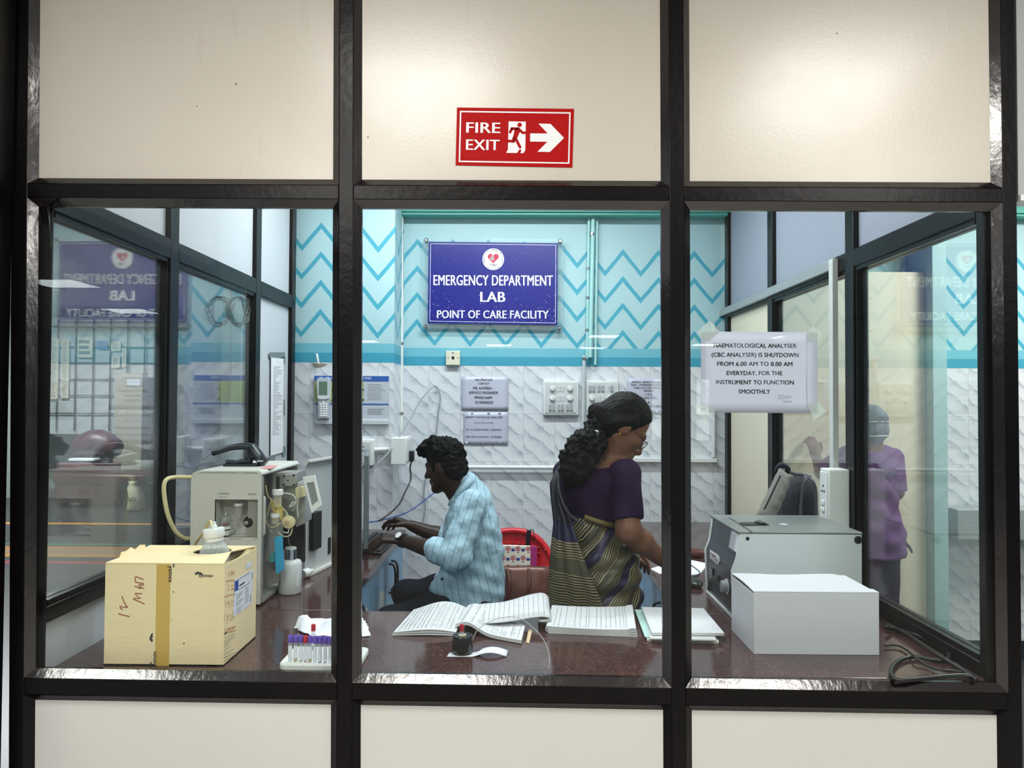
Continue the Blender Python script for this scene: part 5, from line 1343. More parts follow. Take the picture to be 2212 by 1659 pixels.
s = thing('open_register', 'thick open register with printed columns in front of the standing woman', 'book', on(1280, 1350))
for k in range(4):
    pg = Page([on(1184 - k, 1369), on(1377 - k, 1377), on(1366, 1326), on(1192, 1324)], (lambda k_: lambda u, v: 0.006 * (k_ + 1) - 0.004 * math.sin(math.pi * u) * (k_ / 3) + 0.002 * v + (0.004 * (u > 0.93) * k_ / 3))(k), 0.0054)
    pb = pg.mb().part('page_block', PAGE, s, smooth=40)
pg.rule(15, 5, 8, 0.5, cols=[0.08, 0.13, 0.2, 0.31, 0.37, 0.44, 0.47, 0.56, 0.61, 0.67, 0.72, 0.78, 0.83, 0.87, 0.9]).part('ruled_writing', GREYINK, pb, smooth=None)
mb = MB(); q = on(1184, 1366)
mb.tube([q + Vector((0.002, 0.05, 0.02)), q + Vector((-0.004, 0.02, 0.016)), q + Vector((-0.006, 0.0, 0.006)), q + Vector((0.006, -0.006, 0.002)), q + Vector((0.02, -0.008, 0.003)), q + Vector((0.028, -0.006, 0.006))], 0.0014, 6)
mb.part('binding_thread', mat('pale_green_thread', (196, 212, 200), 0.6), s, smooth=180)

def flat_pad(name, label, cat, corners, z0, z1, m, extra=None):
    mb = MB(); lo = [Vector((q.x, q.y, z0)) for q in corners]; mb.prism(lo, (0, 0, z1 - z0)); return mb.solo(name, m, label, cat, bevel=0.001)
flat_pad('folded_magazine', 'rolled edged cream magazine at the bottom of the right paper stack', 'magazine', [on(1397, 1386), on(1553, 1391), on(1530, 1335), on(1400, 1335)], CZ, CZ + 0.007, mat('cream_paper', (222, 220, 208), 0.5, var=0.03))
flat_pad('folder', 'pale teal paper folder sticking out left of the white pad', 'folder', [on(1393, 1377, CZ + 0.008), on(1440, 1380, CZ + 0.008), on(1420, 1318, CZ + 0.008), on(1371, 1318, CZ + 0.008)], CZ + 0.008, CZ + 0.0105, mat('pale_teal_card', (186, 222, 216), 0.5, var=0.02))
flat_pad('exercise_book', 'thin grey white book between the rolled magazine and the white pad', 'book', [on(1404, 1380, CZ + 0.014), on(1548, 1384, CZ + 0.014), on(1522, 1325, CZ + 0.014), on(1396, 1325, CZ + 0.014)], CZ + 0.0115, CZ + 0.0165, mat('grey_white_paper', (206, 206, 206), 0.55, var=0.05))
c = [on(1408, 1371, CZ + 0.02), on(1565, 1372, CZ + 0.02), on(1520, 1318, CZ + 0.02), on(1386, 1315, CZ + 0.02)]
flat_pad('writing_pad', 'white pad on top of the right paper stack against the dark post', 'pad', c, CZ + 0.0175, CZ + 0.0265, PAGE)
# roll of black tape with a red capped tube, slip of paper, wire, stick
q = on(997, 1419); rt_ = 22.5 * (q.y + 1.9) / 1600; ht = 0.052
q = q + Vector((0, rt_, 0))
mb = MB().lathe(q, [(0.011, 0.001), (rt_ - 0.002, 0.0), (rt_, 0.003), (rt_, ht - 0.003), (rt_ - 0.002, ht), (0.014, ht - 0.001), (0.011, ht - 0.001), (0.011, 0.001)], 36, caps=False)
s = thing('tape_roll', 'roll of shiny black tape standing on the counter with a red capped tube inside', 'tape', q)
mb.part('tape', mat('black_tape', (15, 17, 20), 0.22, var=0.2, vs=40, bump=0.15, bs=30), s, smooth=50)
MB().lathe(q, [(0.0108, 0.002), (0.0108, ht + 0.0005), (0.0085, ht + 0.0005), (0.0085, 0.002), (0.0108, 0.002)], 24, caps=False).part('cardboard_core', CARD, s)
t_ = sample_tube('sample_tube', REDC, (RL, 0.02), (q.x - 0.002, q.y, CZ + 0.0045))
t_['label'] = 'red capped sample tube standing in the black tape roll'
q = on(1055, 1415)
g = []
for i in range(15):
    u = i / 14; x = on(966, 1417).x + (on(1094, 1418).x - on(966, 1417).x) * u
    z = CZ + 0.0012 + 0.011 * max(0, math.sin((u - 0.45) / 0.55 * math.pi)) * (u > 0.45)
    g.append([Vector((x, on(1020, 1421).y + 0.003 + (0.004 * u), z)), Vector((x + 0.004, on(1020, 1421).y + 0.035 + 0.012 * u, z + 0.004 * (u > 0.5)))])
sl = MB().sheet(g, 0.0004).solo('paper_slip', PAPER, 'small curled white paper slip beside the black tape roll', 'paper', smooth=180)
mb = MB().tube([on(1012, 1402) + Vector((0, 0, 0.004)), at(1020, 1384, 0.22), at(1034, 1358.6, 0.24), at(1072, 1337, 0.26), at(1115, 1333, 0.27), at(1142.5, 1348, 0.25), at(1169.6, 1375, 0.2), at(1183, 1402, 0.16), on(1187, 1430) + Vector((0, 0, 0.003)), on(1184, 1447) + Vector((0, 0, 0.003))], 0.0009, 6)
mb.solo('wire_loop', mat('white_wire', (180, 182, 182), 0.4), 'thin white wire looping over the open register', 'wire', smooth=180)
c = [on(1136, 1389), on(1143, 1391), on(1150, 1362), on(1142, 1360)]
MB().prism([Vector((v.x, v.y, CZ)) for v in c], (0, 0, 0.003)).solo('wooden_stick', mat('pale_wood', (206, 184, 150), 0.6, var=0.1, vs=40), 'flat pale wooden stick beside the loose register pages', 'stick', bevel=0.001)

# ---------------------------------------------------------------- centrifuge and white box on the right
CGREY = mat('centrifuge_lid_grey', (128, 134, 134), 0.32, 0.1, var=0.05, vs=6)
CDARK = mat('centrifuge_panel', (30, 44, 54), 0.35, var=0.12, vs=10)
CWHITE = mat('centrifuge_side_white', (212, 220, 224), 0.42, var=0.02)
def z8(x, y): return (1480 + x / 4.88, 1100 + y / 4.88)
fl = onz(1582, 1340, CZ); bk = onz(1524, 1279, CZ)
CX = (fl.x + bk.x) / 2; CY0, CY1 = fl.y, bk.y
ztop = at(*z8(900, 262), CY0).z
cx1 = at(1862, 1200, CY0).x
s = thing('centrifuge', 'grey topped centrifuge with dark control panel behind the white box', 'centrifuge', ((CX + cx1) / 2, (CY0 + CY1) / 2, CZ))
xt = at(1598, 1153, CY0).x
prof = [(CX + 0.002, CZ + 0.004), (CX - 0.003, CZ + 0.16), (CX + 0.012, CZ + 0.20), (xt, ztop)]
side = prof + [(cx1, ztop), (cx1, CZ + 0.004)]
MB().prism([(x, CY0, z) for x, z in side], (0, 0.012, 0)).prism([(x, CY1 - 0.012, z) for x, z in side], (0, 0.012, 0)).part('side_plate', CWHITE, s, bevel=0.002)
mb = MB()
for (p, q_) in zip(prof[:-1], prof[1:]): mb.prism([(p[0] + 0.005, CY0 + 0.012, p[1]), (p[0] + 0.005, CY1 - 0.012, p[1]), (q_[0] + 0.005, CY1 - 0.012, q_[1]), (q_[0] + 0.005, CY0 + 0.012, q_[1])], (0.004, 0, 0))
mb.part('control_panel', CDARK, s, smooth=None, label='dark control panel')
MB().box(CX, cx1, CY0 + 0.012, CY1 - 0.012, CZ + 0.002, CZ + 0.010).part('base_plate', CWHITE, s)
MB().box(cx1 - 0.005, cx1, CY0 + 0.012, CY1 - 0.012, CZ + 0.010, ztop).part('back_plate', CWHITE, s)
MB().box(xt - 0.004, cx1 + 0.002, CY0 - 0.002, CY1 + 0.002, ztop, ztop + 0.008).part('lid', CGREY, s, bevel=0.003, label='grey metal lid')
def tp_(x, y): return onz(*z8(x, y), ztop + 0.0085)
q = [tp_(455, 88), tp_(462, 85), tp_(712, 240), tp_(702, 243)]
MB().prism(q, (0, 0, 0.0006)).part('lid_seam', CDARK, s)
q = [tp_(570, 146), tp_(830, 140), tp_(885, 170), tp_(610, 172)]
lt = MB().prism(q, (0, 0, 0.003)).part('lid_latch', BLACKP, s, bevel=0.001)
MB().prism([v + Vector((0, 0, 0.003)) for v in (tp_(735, 148), tp_(780, 130), tp_(850, 165), tp_(800, 170))], (0, 0, 0.004)).part('latch_tongue', mat('dark_metal', (44, 46, 50)), lt, bevel=0.001)
c_ = tp_(1038, 159); MB().lathe(c_, [(0.0, 0), (0.014, 0), (0.014, 0.0005), (0, 0.0005)], 20).part('lid_sticker', mat('pale_sticker', (206, 226, 228), 0.4), s)
q = at(*z8(1823, 322), CY0); MB().lathe(q, [(0.0125, -0.002), (0.0125, 0.003), (0.009, 0.006)], 20, (0, -1, 0)).part('rubber_plug', BLACKP, s)
q = at(*z8(658, 310), CY0); MB().lathe(q, [(0.006, -0.002), (0.006, 0.0015), (0.004, 0.003)], 14, (0, -1, 0)).part('side_screw', mat('dark_metal', (44, 46, 50)), s)
def panel_pt(x, y, lift=0.0012):         # point of the slanted control panel seen at a zoom pixel
    px, py = z8(x, y); best = None
    d = ray(px, py)
    for (p, q_) in zip(prof[:-1], prof[1:]):
        ax, az, bx, bz = p[0] + 0.005, p[1], q_[0] + 0.005, q_[1]
        nx_, nz_ = -(bz - az), (bx - ax)
        den = d.x * nx_ + d.z * nz_
        t_ = ((ax - CAM.x) * nx_ + (az - CAM.z) * nz_) / den
        P = CAM + d * t_
        if min(az, bz) - 1e-4 <= P.z <= max(az, bz) + 1e-4:
            n_ = Vector((nx_, 0, nz_)).normalized()
            if n_.x > 0: n_ = -n_
            return P + n_ * lift
    return P
def ppoly(name, pts, m_, lift=0.0012, t=0.001, **kw):
    q = [panel_pt(x, y, lift) for x, y in pts]
    return MB().prism(q, (-t, 0, 0)).part(name, m_, s, smooth=None, **kw)
wl = ppoly('warning_label', ((497, 216), (572, 262), (545, 455), (464, 400)), PAPER)
mb = MB()
for k in range(10): draw(mb, [(492 - 3 * k, 250 + 16 * k), (552 - 3 * k, 286 + 16 * k)], 0.0011, lambda x, y: panel_pt(x, y, 0.0035), (-1, 0, 0))
mb.part('label_print', GREYINK, wl, smooth=None)
bd = ppoly('name_badge', ((268, 428), (345, 478), (366, 500), (364, 560), (350, 588), (266, 512)), mat('badge_white', (226, 228, 232), 0.4))
o = panel_pt(290, 508, 0.0034); r_ = (panel_pt(345, 540, 0.0034) - panel_pt(280, 500, 0.0034)).normalized()
mb = MB(); text_mb(mb, 'REMI', panel_pt(292, 518, 0.0034), Vector((0, -1, 0)), Z3, width=abs(panel_pt(268, 500).y - panel_pt(315, 530).y) * 0.9, height=0.013, bold=0.02)
mb.part('badge_lettering', mat('badge_red', (150, 44, 70), 0.5), bd, smooth=None)
mb = MB(); text_mb(mb, 'R-8C', panel_pt(340, 552, 0.0034), Vector((0, -1, 0)), Z3, width=abs(panel_pt(318, 530).y - panel_pt(362, 556).y) * 0.9, height=0.013, bold=0.01)
mb.part('badge_model_lettering', INK, bd, smooth=None)
for pts in (((275, 615), (300, 632), (298, 700), (272, 680)), ((330, 690), (362, 705), (360, 770), (328, 750)), ((255, 760), (272, 770), (265, 860), (245, 850))):
    ppoly('panel_switch', pts, BLACKP, 0.0015, 0.003)
kq = panel_pt(442, 812, 0.0)
kb = MB().lathe(kq + Vector((0, 0, 0)), [(0.026, 0.001), (0.026, 0.0015), (0.0, 0.0016)], 28, (-1, 0, 0)).part('dial_ring', WHITEINK, s)
kb = MB().lathe(kq, [(0.021, 0.002), (0.019, 0.02), (0.0, 0.021)], 26, (-1, 0, 0)).part('speed_knob', mat('grey_plastic', (150, 156, 162)), s)
mb = MB(); draw(mb, [(378, 985), (450, 1058)], 0.001, lambda x, y: panel_pt(x, y, 0.0016), (-1, 0, 0)); draw(mb, [(268, 715), (296, 690)], 0.0008, lambda x, y: panel_pt(x, y, 0.0016), (-1, 0, 0)); draw(mb, [(330, 770), (362, 780)], 0.0008, lambda x, y: panel_pt(x, y, 0.0016), (-1, 0, 0))
mb.part('panel_print', WHITEINK, s, smooth=None)

WBOX = mat('white_carton', (204, 206, 214), 0.55, var=0.02, vs=6, bump=0.05, bs=90)
WBOXIN = mat('grey_carton_edge', (150, 148, 140), 0.8)
nl, nr_, fl_ = onz(1626, 1411, CZ), onz(1903, 1418, CZ), onz(1580, 1361, CZ)
bx0, bx1 = (nl.x + fl_.x) / 2, nr_.x
by0, by1 = (nl.y + nr_.y) / 2, min(fl_.y, CY0 - 0.006)
bz = at(1760, 1281, by0).z
s = thing('white_carton', 'plain white cardboard carton in front of the centrifuge', 'box', ((bx0 + bx1) / 2, (by0 + by1) / 2, CZ))
MB().box(bx0, bx1, by0, by0 + 0.003, CZ, bz).box(bx0, bx0 + 0.003, by0 + 0.003, by1, CZ, bz - 0.004).box(bx1 - 0.003, bx1, by0 + 0.003, by1, CZ, bz - 0.002).box(bx0 + 0.003, bx1 - 0.003, by1 - 0.003, by1, CZ, bz).box(bx0 + 0.003, bx1 - 0.003, by0 + 0.003, by1 - 0.003, CZ, CZ + 0.003).part('carton', WBOX, s, bevel=0.0012)
g = [[Vector((bx0 + (bx1 - bx0) * i / 20, by0 + (by1 - by0) * j / 12, bz + 0.0035 - 0.007 * math.exp(-((i / 20 - 0.45) / 0.2) ** 2 - ((j / 12 - 0.75) / 0.3) ** 2) + 0.004 * (1 - i / 20) * math.sin(math.pi * j / 12) - 0.004 * (i > 18) * (j > 2))) for i in range(21)] for j in range(13)]
MB().sheet(g, 0.003).part('lid_flap', WBOX, s, smooth=60)
MB().box(bx0 + 0.001, bx0 + 0.004, by0 + 0.006, by1 - 0.006, bz - 0.012, bz - 0.003).part('tuck_edge', WBOXIN, s)
# black cables beside it
def z6r(x, y, dz=0.0075): return onz(1440 + x / 2.676, 900 + y / 2.676, CZ + dz) + Vector((0, 0, 0))
def cabl(label, pts, r=0.0058):
    MB().tube([z6r(*p) for p in pts], r, 8).solo('power_cable', BLACKP, label, 'cable', smooth=180)
cabl('black cable with a wide loop lying nearest the front right pane', [(1262, 1215, 0.02), (1330, 1232), (1440, 1262), (1530, 1305), (1610, 1350), (1636, 1385), (1605, 1411), (1520, 1402), (1430, 1388), (1345, 1410), (1298, 1462), (1310, 1505), (1345, 1524, 0.008), (1480, 1515, 0.008), (1620, 1500, 0.010), (1730, 1497, 0.010), (1772, 1512)])
cabl('black cable running straight along the right partition to the corner', [(1262, 1200, 0.012), (1360, 1240, 0.012), (1480, 1318, 0.014), (1580, 1385, 0.016), (1690, 1452, 0.012), (1790, 1522, 0.008)], 0.006)
cabl('thin dark cable lying flat between the white carton and the looped cable', [(1262, 1322), (1335, 1322), (1390, 1350), (1430, 1385, 0.014), (1490, 1430), (1570, 1462), (1650, 1468), (1730, 1480, 0.008)], 0.0032)
# mouse, papers and pouch at the left of the centrifuge
q = onz(1508, 1267, CZ)
s = thing('computer_mouse', 'dark computer mouse left of the centrifuge panel', 'mouse', q)
MB().ball(q + Vector((-0.012, 0, 0.014)), 0.03, 0.05, 0.016, 18, 10).part('shell', BLACKP, s, smooth=180)
MB().tube([q + Vector((-0.012, 0.045, 0.01)), q + Vector((0.0, 0.12, 0.004)), q + Vector((0.06, 0.22, 0.004)), q + Vector((0.05, 0.4, 0.004))], 0.002, 6).part('cord', BLACKP, s, smooth=180)
MB().prism([Vector((v.x, v.y, CZ)) for v in (onz(1440, 1250, CZ), onz(1512, 1240, CZ), onz(1530, 1218, CZ), onz(1470, 1205, CZ))], (0, 0, 0.001)).solo('loose_paper', PAPER, 'white written sheet on the right worktop left of the centrifuge', 'paper')
q = onz(1480, 1206, CZ)
MB().tube([q + Vector((-0.05, 0.0, 0.022)), q + Vector((0.0, 0.01, 0.024)), q + Vector((0.07, 0.012, 0.02)), q + Vector((0.1, 0.01, 0.016))], lambda t_: 0.022 * math.sin(math.pi * (0.15 + 0.7 * t_)) , 14).solo('leather_pouch', mat('dark_red_leather', (84, 38, 36), 0.4, var=0.15, bump=0.2), 'dark red leather pouch lying between the tiled wall and the centrifuge', 'pouch', smooth=180)

# ---------------------------------------------------------------- backpack on the right worktop
PK = mat('backpack_navy', (24, 28, 40), 0.7, var=0.25, vs=30, bump=0.3, bs=120)
PKG = mat('backpack_grey', (128, 128, 124), 0.8, var=0.08, vs=40, bump=0.3, bs=140)
def zb(x, y, Yv): return at(1380 + x / 4.148, 780 + y / 4.148, Yv)
YB0 = 1.12
pb_ = zb(1330, 1500, YB0)
s = thing('backpack', 'dark backpack with light grey front and straps behind the centrifuge', 'backpack', (pb_.x, YB0, CZ))
def blobring(cx, cy, z, rx, ry, n=28, e=2.6):
    out = []
    for k in range(n):
        a = 2 * math.pi * k / n; c_, s_ = math.cos(a), math.sin(a)
        out.append((cx + rx * math.copysign(abs(c_) ** (2 / e), c_), cy + ry * math.copysign(abs(s_) ** (2 / e), s_), z))
    return out
zt_ = zb(1430, 1010, YB0).z; xl_ = zb(1235, 1390, YB0).x; xrr = zb(1590, 1200, YB0).x
cxb = (xl_ + xrr) / 2; rxb = (xrr - xl_) / 2
rs = []
for t_, sc_, sh in ((0, 0.9, 0), (0.04, 1.0, 0), (0.4, 1.02, 0.0), (0.65, 0.98, 0.004), (0.82, 0.86, 0.012), (0.92, 0.66, 0.02), (0.975, 0.42, 0.022), (1.0, 0.12, 0.024)):
    rs.append(blobring(cxb + sh, YB0 + 0.03, CZ + (zt_ - CZ) * t_, rxb * sc_, 0.10 * sc_))
MB().rings(rs).part('main_bag', PK, s, smooth=180)
g = []
for i in range(13):
    v = i / 12
    a_, b_ = Vector(zb(1040, 1400, YB0 - 0.09)).lerp(zb(1255, 960, YB0 - 0.06), v), Vector(zb(1240, 1390, YB0 - 0.115)).lerp(zb(1385, 1035, YB0 - 0.09), v)
    row = []
    for k in range(9):
        u = k / 8; p = a_.lerp(b_, u); p = p + Vector((0.0, -0.028 * math.sin(math.pi * u) * (0.5 + 0.5 * math.sin(math.pi * min(1, v * 1.0))) + 0.02 * abs(u - 0.42) * 0 + 0.004 * math.sin(v * 25 + u * 6), 0.004 * math.sin(u * 9)))
        row.append(p)
    g.append(row)
MB().sheet(g, 0.03).part('grey_front_panel', PKG, s, smooth=180, label='light grey padded front panel')
g = [[Vector(zb(1125, 1330, YB0 - 0.135)).lerp(zb(1270, 1025, YB0 - 0.105), v / 6) + Vector((0.004 * u, 0, 0)) for u in (-1, 1)] for v in range(7)]
MB().sheet(g, 0.002).part('zip_line', BLACKP, s)
MB().tube([zb(1240, 1020, YB0 - 0.03), zb(1232, 985, YB0 - 0.04), zb(1262, 935, YB0 - 0.05), zb(1290, 930, YB0 - 0.05), zb(1330, 955, YB0 - 0.05), zb(1335, 985, YB0 - 0.04), zb(1290, 1000, YB0 - 0.04)], 0.010, 10).part('grab_loop', PK, s, smooth=180)
for pts in ([(1480, 1020), (1500, 1060), (1470, 1120), (1455, 1250), (1450, 1390)], [(1500, 1030), (1560, 1080), (1585, 1160), (1590, 1300), (1595, 1400)], [(1340, 990), (1400, 1010), (1480, 1020), (1540, 1040)]):
    MB().tube([zb(x, y, YB0 - 0.075 + 0.03 * (y < 1060)) for x, y in pts], 0.006, 8).part('strap', mat('strap_grey', (84, 88, 96), 0.7), s, smooth=180)

# ---------------------------------------------------------------- desk things in front of the man
q = onz(795, 1207, CZ); ym = q.y
s = thing('monitor', 'grey backed monitor seen edge on at the left of the middle pane', 'monitor', (q.x, ym, CZ))
d_ = Vector((q.x, ym + 1.9, 0)).normalized()         # the screen plane runs away from the viewer
ctr = Vector((q.x - 0.010, ym, 0)) + d_ * 0.17
nrm2 = Vector((d_.y, -d_.x, 0))
def mp(l, o, z): return ctr + d_ * l + nrm2 * o + Vector((0, 0, z))
zb_, zt2 = CZ + 0.045, at(790, 982, ym).z
mb = MB(); w2 = 0.20
mb.hexa([mp(-w2, -0.012, zb_), mp(-w2, 0.012, zb_), mp(w2, 0.012, zb_), mp(w2, -0.012, zb_), mp(-w2, -0.012, zt2), mp(-w2, 0.012, zt2), mp(w2, 0.012, zt2), mp(w2, -0.012, zt2)])
mb.part('display', mat('monitor_grey', (112, 122, 126), 0.4, var=0.05), s, bevel=0.006)
MB().hexa([mp(-0.05, -0.008, CZ + 0.008), mp(-0.05, 0.008, CZ + 0.008), mp(0.05, 0.008, CZ + 0.008), mp(0.05, -0.008, CZ + 0.008), mp(-0.04, -0.008, zb_), mp(-0.04, 0.008, zb_), mp(0.04, 0.008, zb_), mp(0.04, -0.008, zb_)]).part('stem', GREYP, s)
MB().lathe(ctr + Vector((0, 0, CZ)), [(0.075, 0), (0.075, 0.006), (0.03, 0.012)], 28).part('foot', mat('dark_metal', (44, 46, 50)), s)
k1 = Vector((-0.692, 1.72, CZ))
s = thing('keyboard', 'dark keyboard under the seated man\'s hands', 'keyboard', k1)
Mk = Matrix.Translation(k1) @ Matrix.Rotation(R(88), 4, 'Z')
MB().add([tuple(Mk @ Vector(p)) for p in ((-.22, -.07, 0), (.22, -.07, 0), (.22, .07, 0), (-.22, .07, 0), (-.22, -.07, .012), (.22, -.07, .012), (.22, .07, .026), (-.22, .07, .026))], [(3, 2, 1, 0), (4, 5, 6, 7), (0, 1, 5, 4), (1, 2, 6, 5), (2, 3, 7, 6), (3, 0, 4, 7)]).part('base', BLACKP, s, bevel=0.003)
mb = MB()
for r_ in range(5):
    for c_ in range(16):
        x0, y0_ = -0.21 + c_ * 0.0262, -0.062 + r_ * 0.025; z0 = 0.012 + (y0_ + 0.07) / 0.14 * 0.014
        mb.box(x0, x0 + 0.021, y0_, y0_ + 0.02, z0, z0 + 0.007, Mk)
mb.part('keys', mat('key_black', (24, 26, 30), 0.4), s)
def paper(label, pts, z=0.0):
    return MB().prism([Vector((v.x, v.y, CZ + z)) for v in (onz(x, y, CZ) for x, y in pts)], (0, 0, 0.0012)).solo('loose_paper', PAPER, label, 'paper')
paper('white sheet of paper at the desk edge near the monitor foot', [(776, 1200), (782, 1188), (838, 1181), (832, 1186)])
paper('folded white sheet of paper on the desk beneath the man\'s watch hand', [(780, 1178), (785, 1168), (825, 1166), (829, 1174)])

# ---------------------------------------------------------------- red plastic chair, handbag and pouch
REDP = mat('red_plastic', (206, 18, 38), 0.3, var=0.05, vs=8)
CHY = 2.05
cxr = at(1108, 1200, CHY).x; ctop = at(1115, 1143, CHY).z
s = thing('plastic_chair', 'red plastic chair with a round back behind the seated man', 'chair', (cxr, CHY - 0.2, 0))
SEAT = 0.43
g = []
for i in range(17):
    a = math.pi * i / 16; row = []
    for k in range(9):
        v = k / 8
        x = cxr + 0.225 * math.cos(a) * (0.88 + 0.12 * v)
        z = SEAT + 0.03 + (ctop - SEAT - 0.03) * (math.sin(a) ** 0.55) * v if False else 0
        row.append(x)
hw = 0.222
def back_edge(u):                       # u in -1..1 -> height of the rounded top
    return SEAT + 0.14 + (ctop - SEAT - 0.14) * math.sqrt(max(0.0, 1 - abs(u) ** 2.4))
g = []
for j in range(11):
    v = j / 10
    g.append([Vector((cxr + hw * (-1 + 2 * i / 28), CHY - 0.03 + 0.05 * v - 0.05 * (-1 + 2 * i / 28) ** 2, SEAT + 0.01 + (back_edge(-1 + 2 * i / 28) - 0.028 - SEAT - 0.01) * v)) for i in range(29)])
MB().sheet(g, 0.006).part('backrest', REDP, s, smooth=60)
rim = [Vector((cxr + hw * u, CHY + 0.02 - 0.05 * u * u, back_edge(u) - 0.012)) for u in [-math.cos(math.pi * k / 40) for k in range(41)]]
MB().tube([Vector((cxr - hw, CHY - 0.08, SEAT))] + rim + [Vector((cxr + hw, CHY - 0.08, SEAT))], 0.017, 10, 1).part('back_rim', REDP, s, smooth=180)
mb = MB()
for r_ in range(3):
    for k in range(-5 + r_, 6 - r_):
        mb.ball((cxr + 0.034 * k, CHY + 0.0 - 0.05 * (0.034 * k / hw) ** 2, ctop - 0.075 - 0.03 * r_ - 0.05 * (0.034 * k / hw) ** 2), 0.009, 0.012, 0.009, 8, 5)
mb.part('back_studs', mat('deep_red_plastic', (150, 12, 30), 0.35), s, smooth=180)
MB().tube([(cxr - 0.06, CHY - 0.025, ctop - 0.12), (cxr - 0.04, CHY - 0.03, ctop - 0.10), (cxr + 0.02, CHY - 0.03, ctop - 0.095), (cxr + 0.045, CHY - 0.03, ctop - 0.115), (cxr + 0.02, CHY - 0.03, ctop - 0.13), (cxr - 0.04, CHY - 0.03, ctop - 0.13), (cxr - 0.06, CHY - 0.025, ctop - 0.12)], 0.005, 8).part('hand_slot', mat('deep_red_plastic', (150, 12, 30)), s, smooth=180)
MB().box(cxr - 0.22, cxr + 0.22, CHY - 0.44, CHY - 0.02, SEAT - 0.025, SEAT).part('seat', REDP, s, bevel=0.012)
for (dx, dy) in ((-0.19, -0.40), (0.19, -0.40), (-0.19, -0.05), (0.19, -0.05)):
    MB().tube([(cxr + dx, CHY + dy, SEAT - 0.02), (cxr + dx * 1.12, CHY + dy + (0.02 if dy > -0.2 else -0.02), 0.0)], lambda t_: 0.024 - 0.008 * t_, 10).part('leg', REDP, s)
for sx in (-1, 1):
    MB().tube([(cxr + sx * 0.222, CHY - 0.06, SEAT + 0.2), (cxr + sx * 0.235, CHY - 0.2, SEAT + 0.2), (cxr + sx * 0.235, CHY - 0.36, SEAT + 0.17), (cxr + sx * 0.215, CHY - 0.41, SEAT)], 0.016, 10).part('armrest', REDP, s, smooth=180)
HB = mat('bronze_leather', (96, 58, 48), 0.30, 0.25, var=0.12, vs=14, bump=0.25, bs=22)
HBY = CHY - 0.24
z0, z1 = SEAT, at(1130, 1224, HBY).z
hx0, hx1 = at(1074, 1290, HBY).x, at(1196, 1290, HBY).x
s = thing('handbag', 'shiny brown handbag on the red chair seat', 'bag', ((hx0 + hx1) / 2, HBY, z0))
rs = []
for t_, a_, b_ in ((0, 0.92, 0.8), (0.05, 1.0, 1.0), (0.35, 1.02, 1.08), (0.7, 0.97, 0.8), (0.93, 0.93, 0.42), (1.0, 0.92, 0.34)):
    rg = blobring((hx0 + hx1) / 2, HBY, z0 + (z1 - z0) * t_, (hx1 - hx0) / 2 * a_, 0.075 * b_, 40, 3.4)
    rg = [(x + 0.003 * math.sin(40 * x + 9 * t_), y + 0.006 * math.sin(38 * x + 7 * t_), z) for x, y, z in rg]
    rs.append(rg)
MB().rings(rs).part('bag_body', HB, s, smooth=180)
for (px1, px2) in ((1095, 1100), (1142, 1138)):
    MB().tube([at(px1, 1228, HBY - 0.05), at((px1 + px2) / 2 + 3, 1262, HBY - 0.085), at(px2 - 4, 1290, HBY - 0.085), at(px2 - 8, 1312, HBY - 0.075)], 0.0075, 8).part('shoulder_strap', mat('dark_bronze_leather', (92, 56, 48), 0.35), s, smooth=180)
mb = MB(); o = at(1114, 1246, HBY - 0.075)
text_mb(mb, 'Lavie', o, X3, Z3, width=0.03, italic=0.3, extrude=0.002)
mb.part('clasp_lettering', mat('pale_gold', (206, 176, 150), 0.3, 0.6), s, smooth=None)
# printed pouch with pink side
def pouch_mat():
    t = NT('hot_air_balloon_print_cloth')
    x, y, z = t.xyz(t.pos(True))
    def cell(v, s_, off=0.0): return t.m('SUBTRACT', t.m('FRACT', t.m('ADD', t.m('DIVIDE', v, s_), 20.0 + off)), 0.5)
    P = 0.052
    row = t.m('MODULO', t.m('FLOOR', t.m('ADD', t.m('DIVIDE', z, P * 0.9), 20.0)), 2.0)
    u = t.m('SUBTRACT', t.m('FRACT', t.m('ADD', t.m('ADD', t.m('DIVIDE', x, P), 20.0), t.m('MULTIPLY', row, 0.5))), 0.5)
    v = cell(z, P * 0.9)
    d = t.m('SQRT', t.m('ADD', t.m('POWER', u, 2.0), t.m('POWER', t.m('SUBTRACT', v, 0.1), 2.0)))
    red = t.m('LESS_THAN', d, 0.27)
    wave = t.m('GREATER_THAN', t.m('SINE', t.m('ADD', t.m('MULTIPLY', v, 34.0), t.m('MULTIPLY', t.m('ABSOLUTE', t.m('SINE', t.m('MULTIPLY', u, 20.0))), 2.0))), 0.55)
    bask = t.m('MULTIPLY', t.m('LESS_THAN', t.m('ABSOLUTE', u), 0.07), t.between(v, -0.38, -0.22))
    u2 = t.m('SUBTRACT', t.m('ABSOLUTE', u), 0.42)
    d2 = t.m('SQRT', t.m('ADD', t.m('POWER', t.m('MULTIPLY', u2, 1.6), 2.0), t.m('POWER', t.m('SUBTRACT', v, -0.05), 2.0)))
    blue = t.m('LESS_THAN', d2, 0.17)
    c = t.mix(blue, rgb(232, 228, 214), rgb(40, 62, 140))
    c = t.mix(t.m('MULTIPLY', red, t.m('SUBTRACT', 1.0, wave)), c, rgb(180, 32, 62)); c = t.mix(bask, c, rgb(150, 40, 60))
    t.bsdf(c, 0.6)
    return t.mat
PYY = HBY + 0.10
s = thing('fabric_pouch', 'cream pouch with red and blue balloon print standing behind the brown handbag', 'pouch', at(1130, 1232, PYY))
a, b = at(1070, 1240, PYY), at(1146, 1181, PYY)
s.location = ((a.x + b.x) / 2, PYY, SEAT)
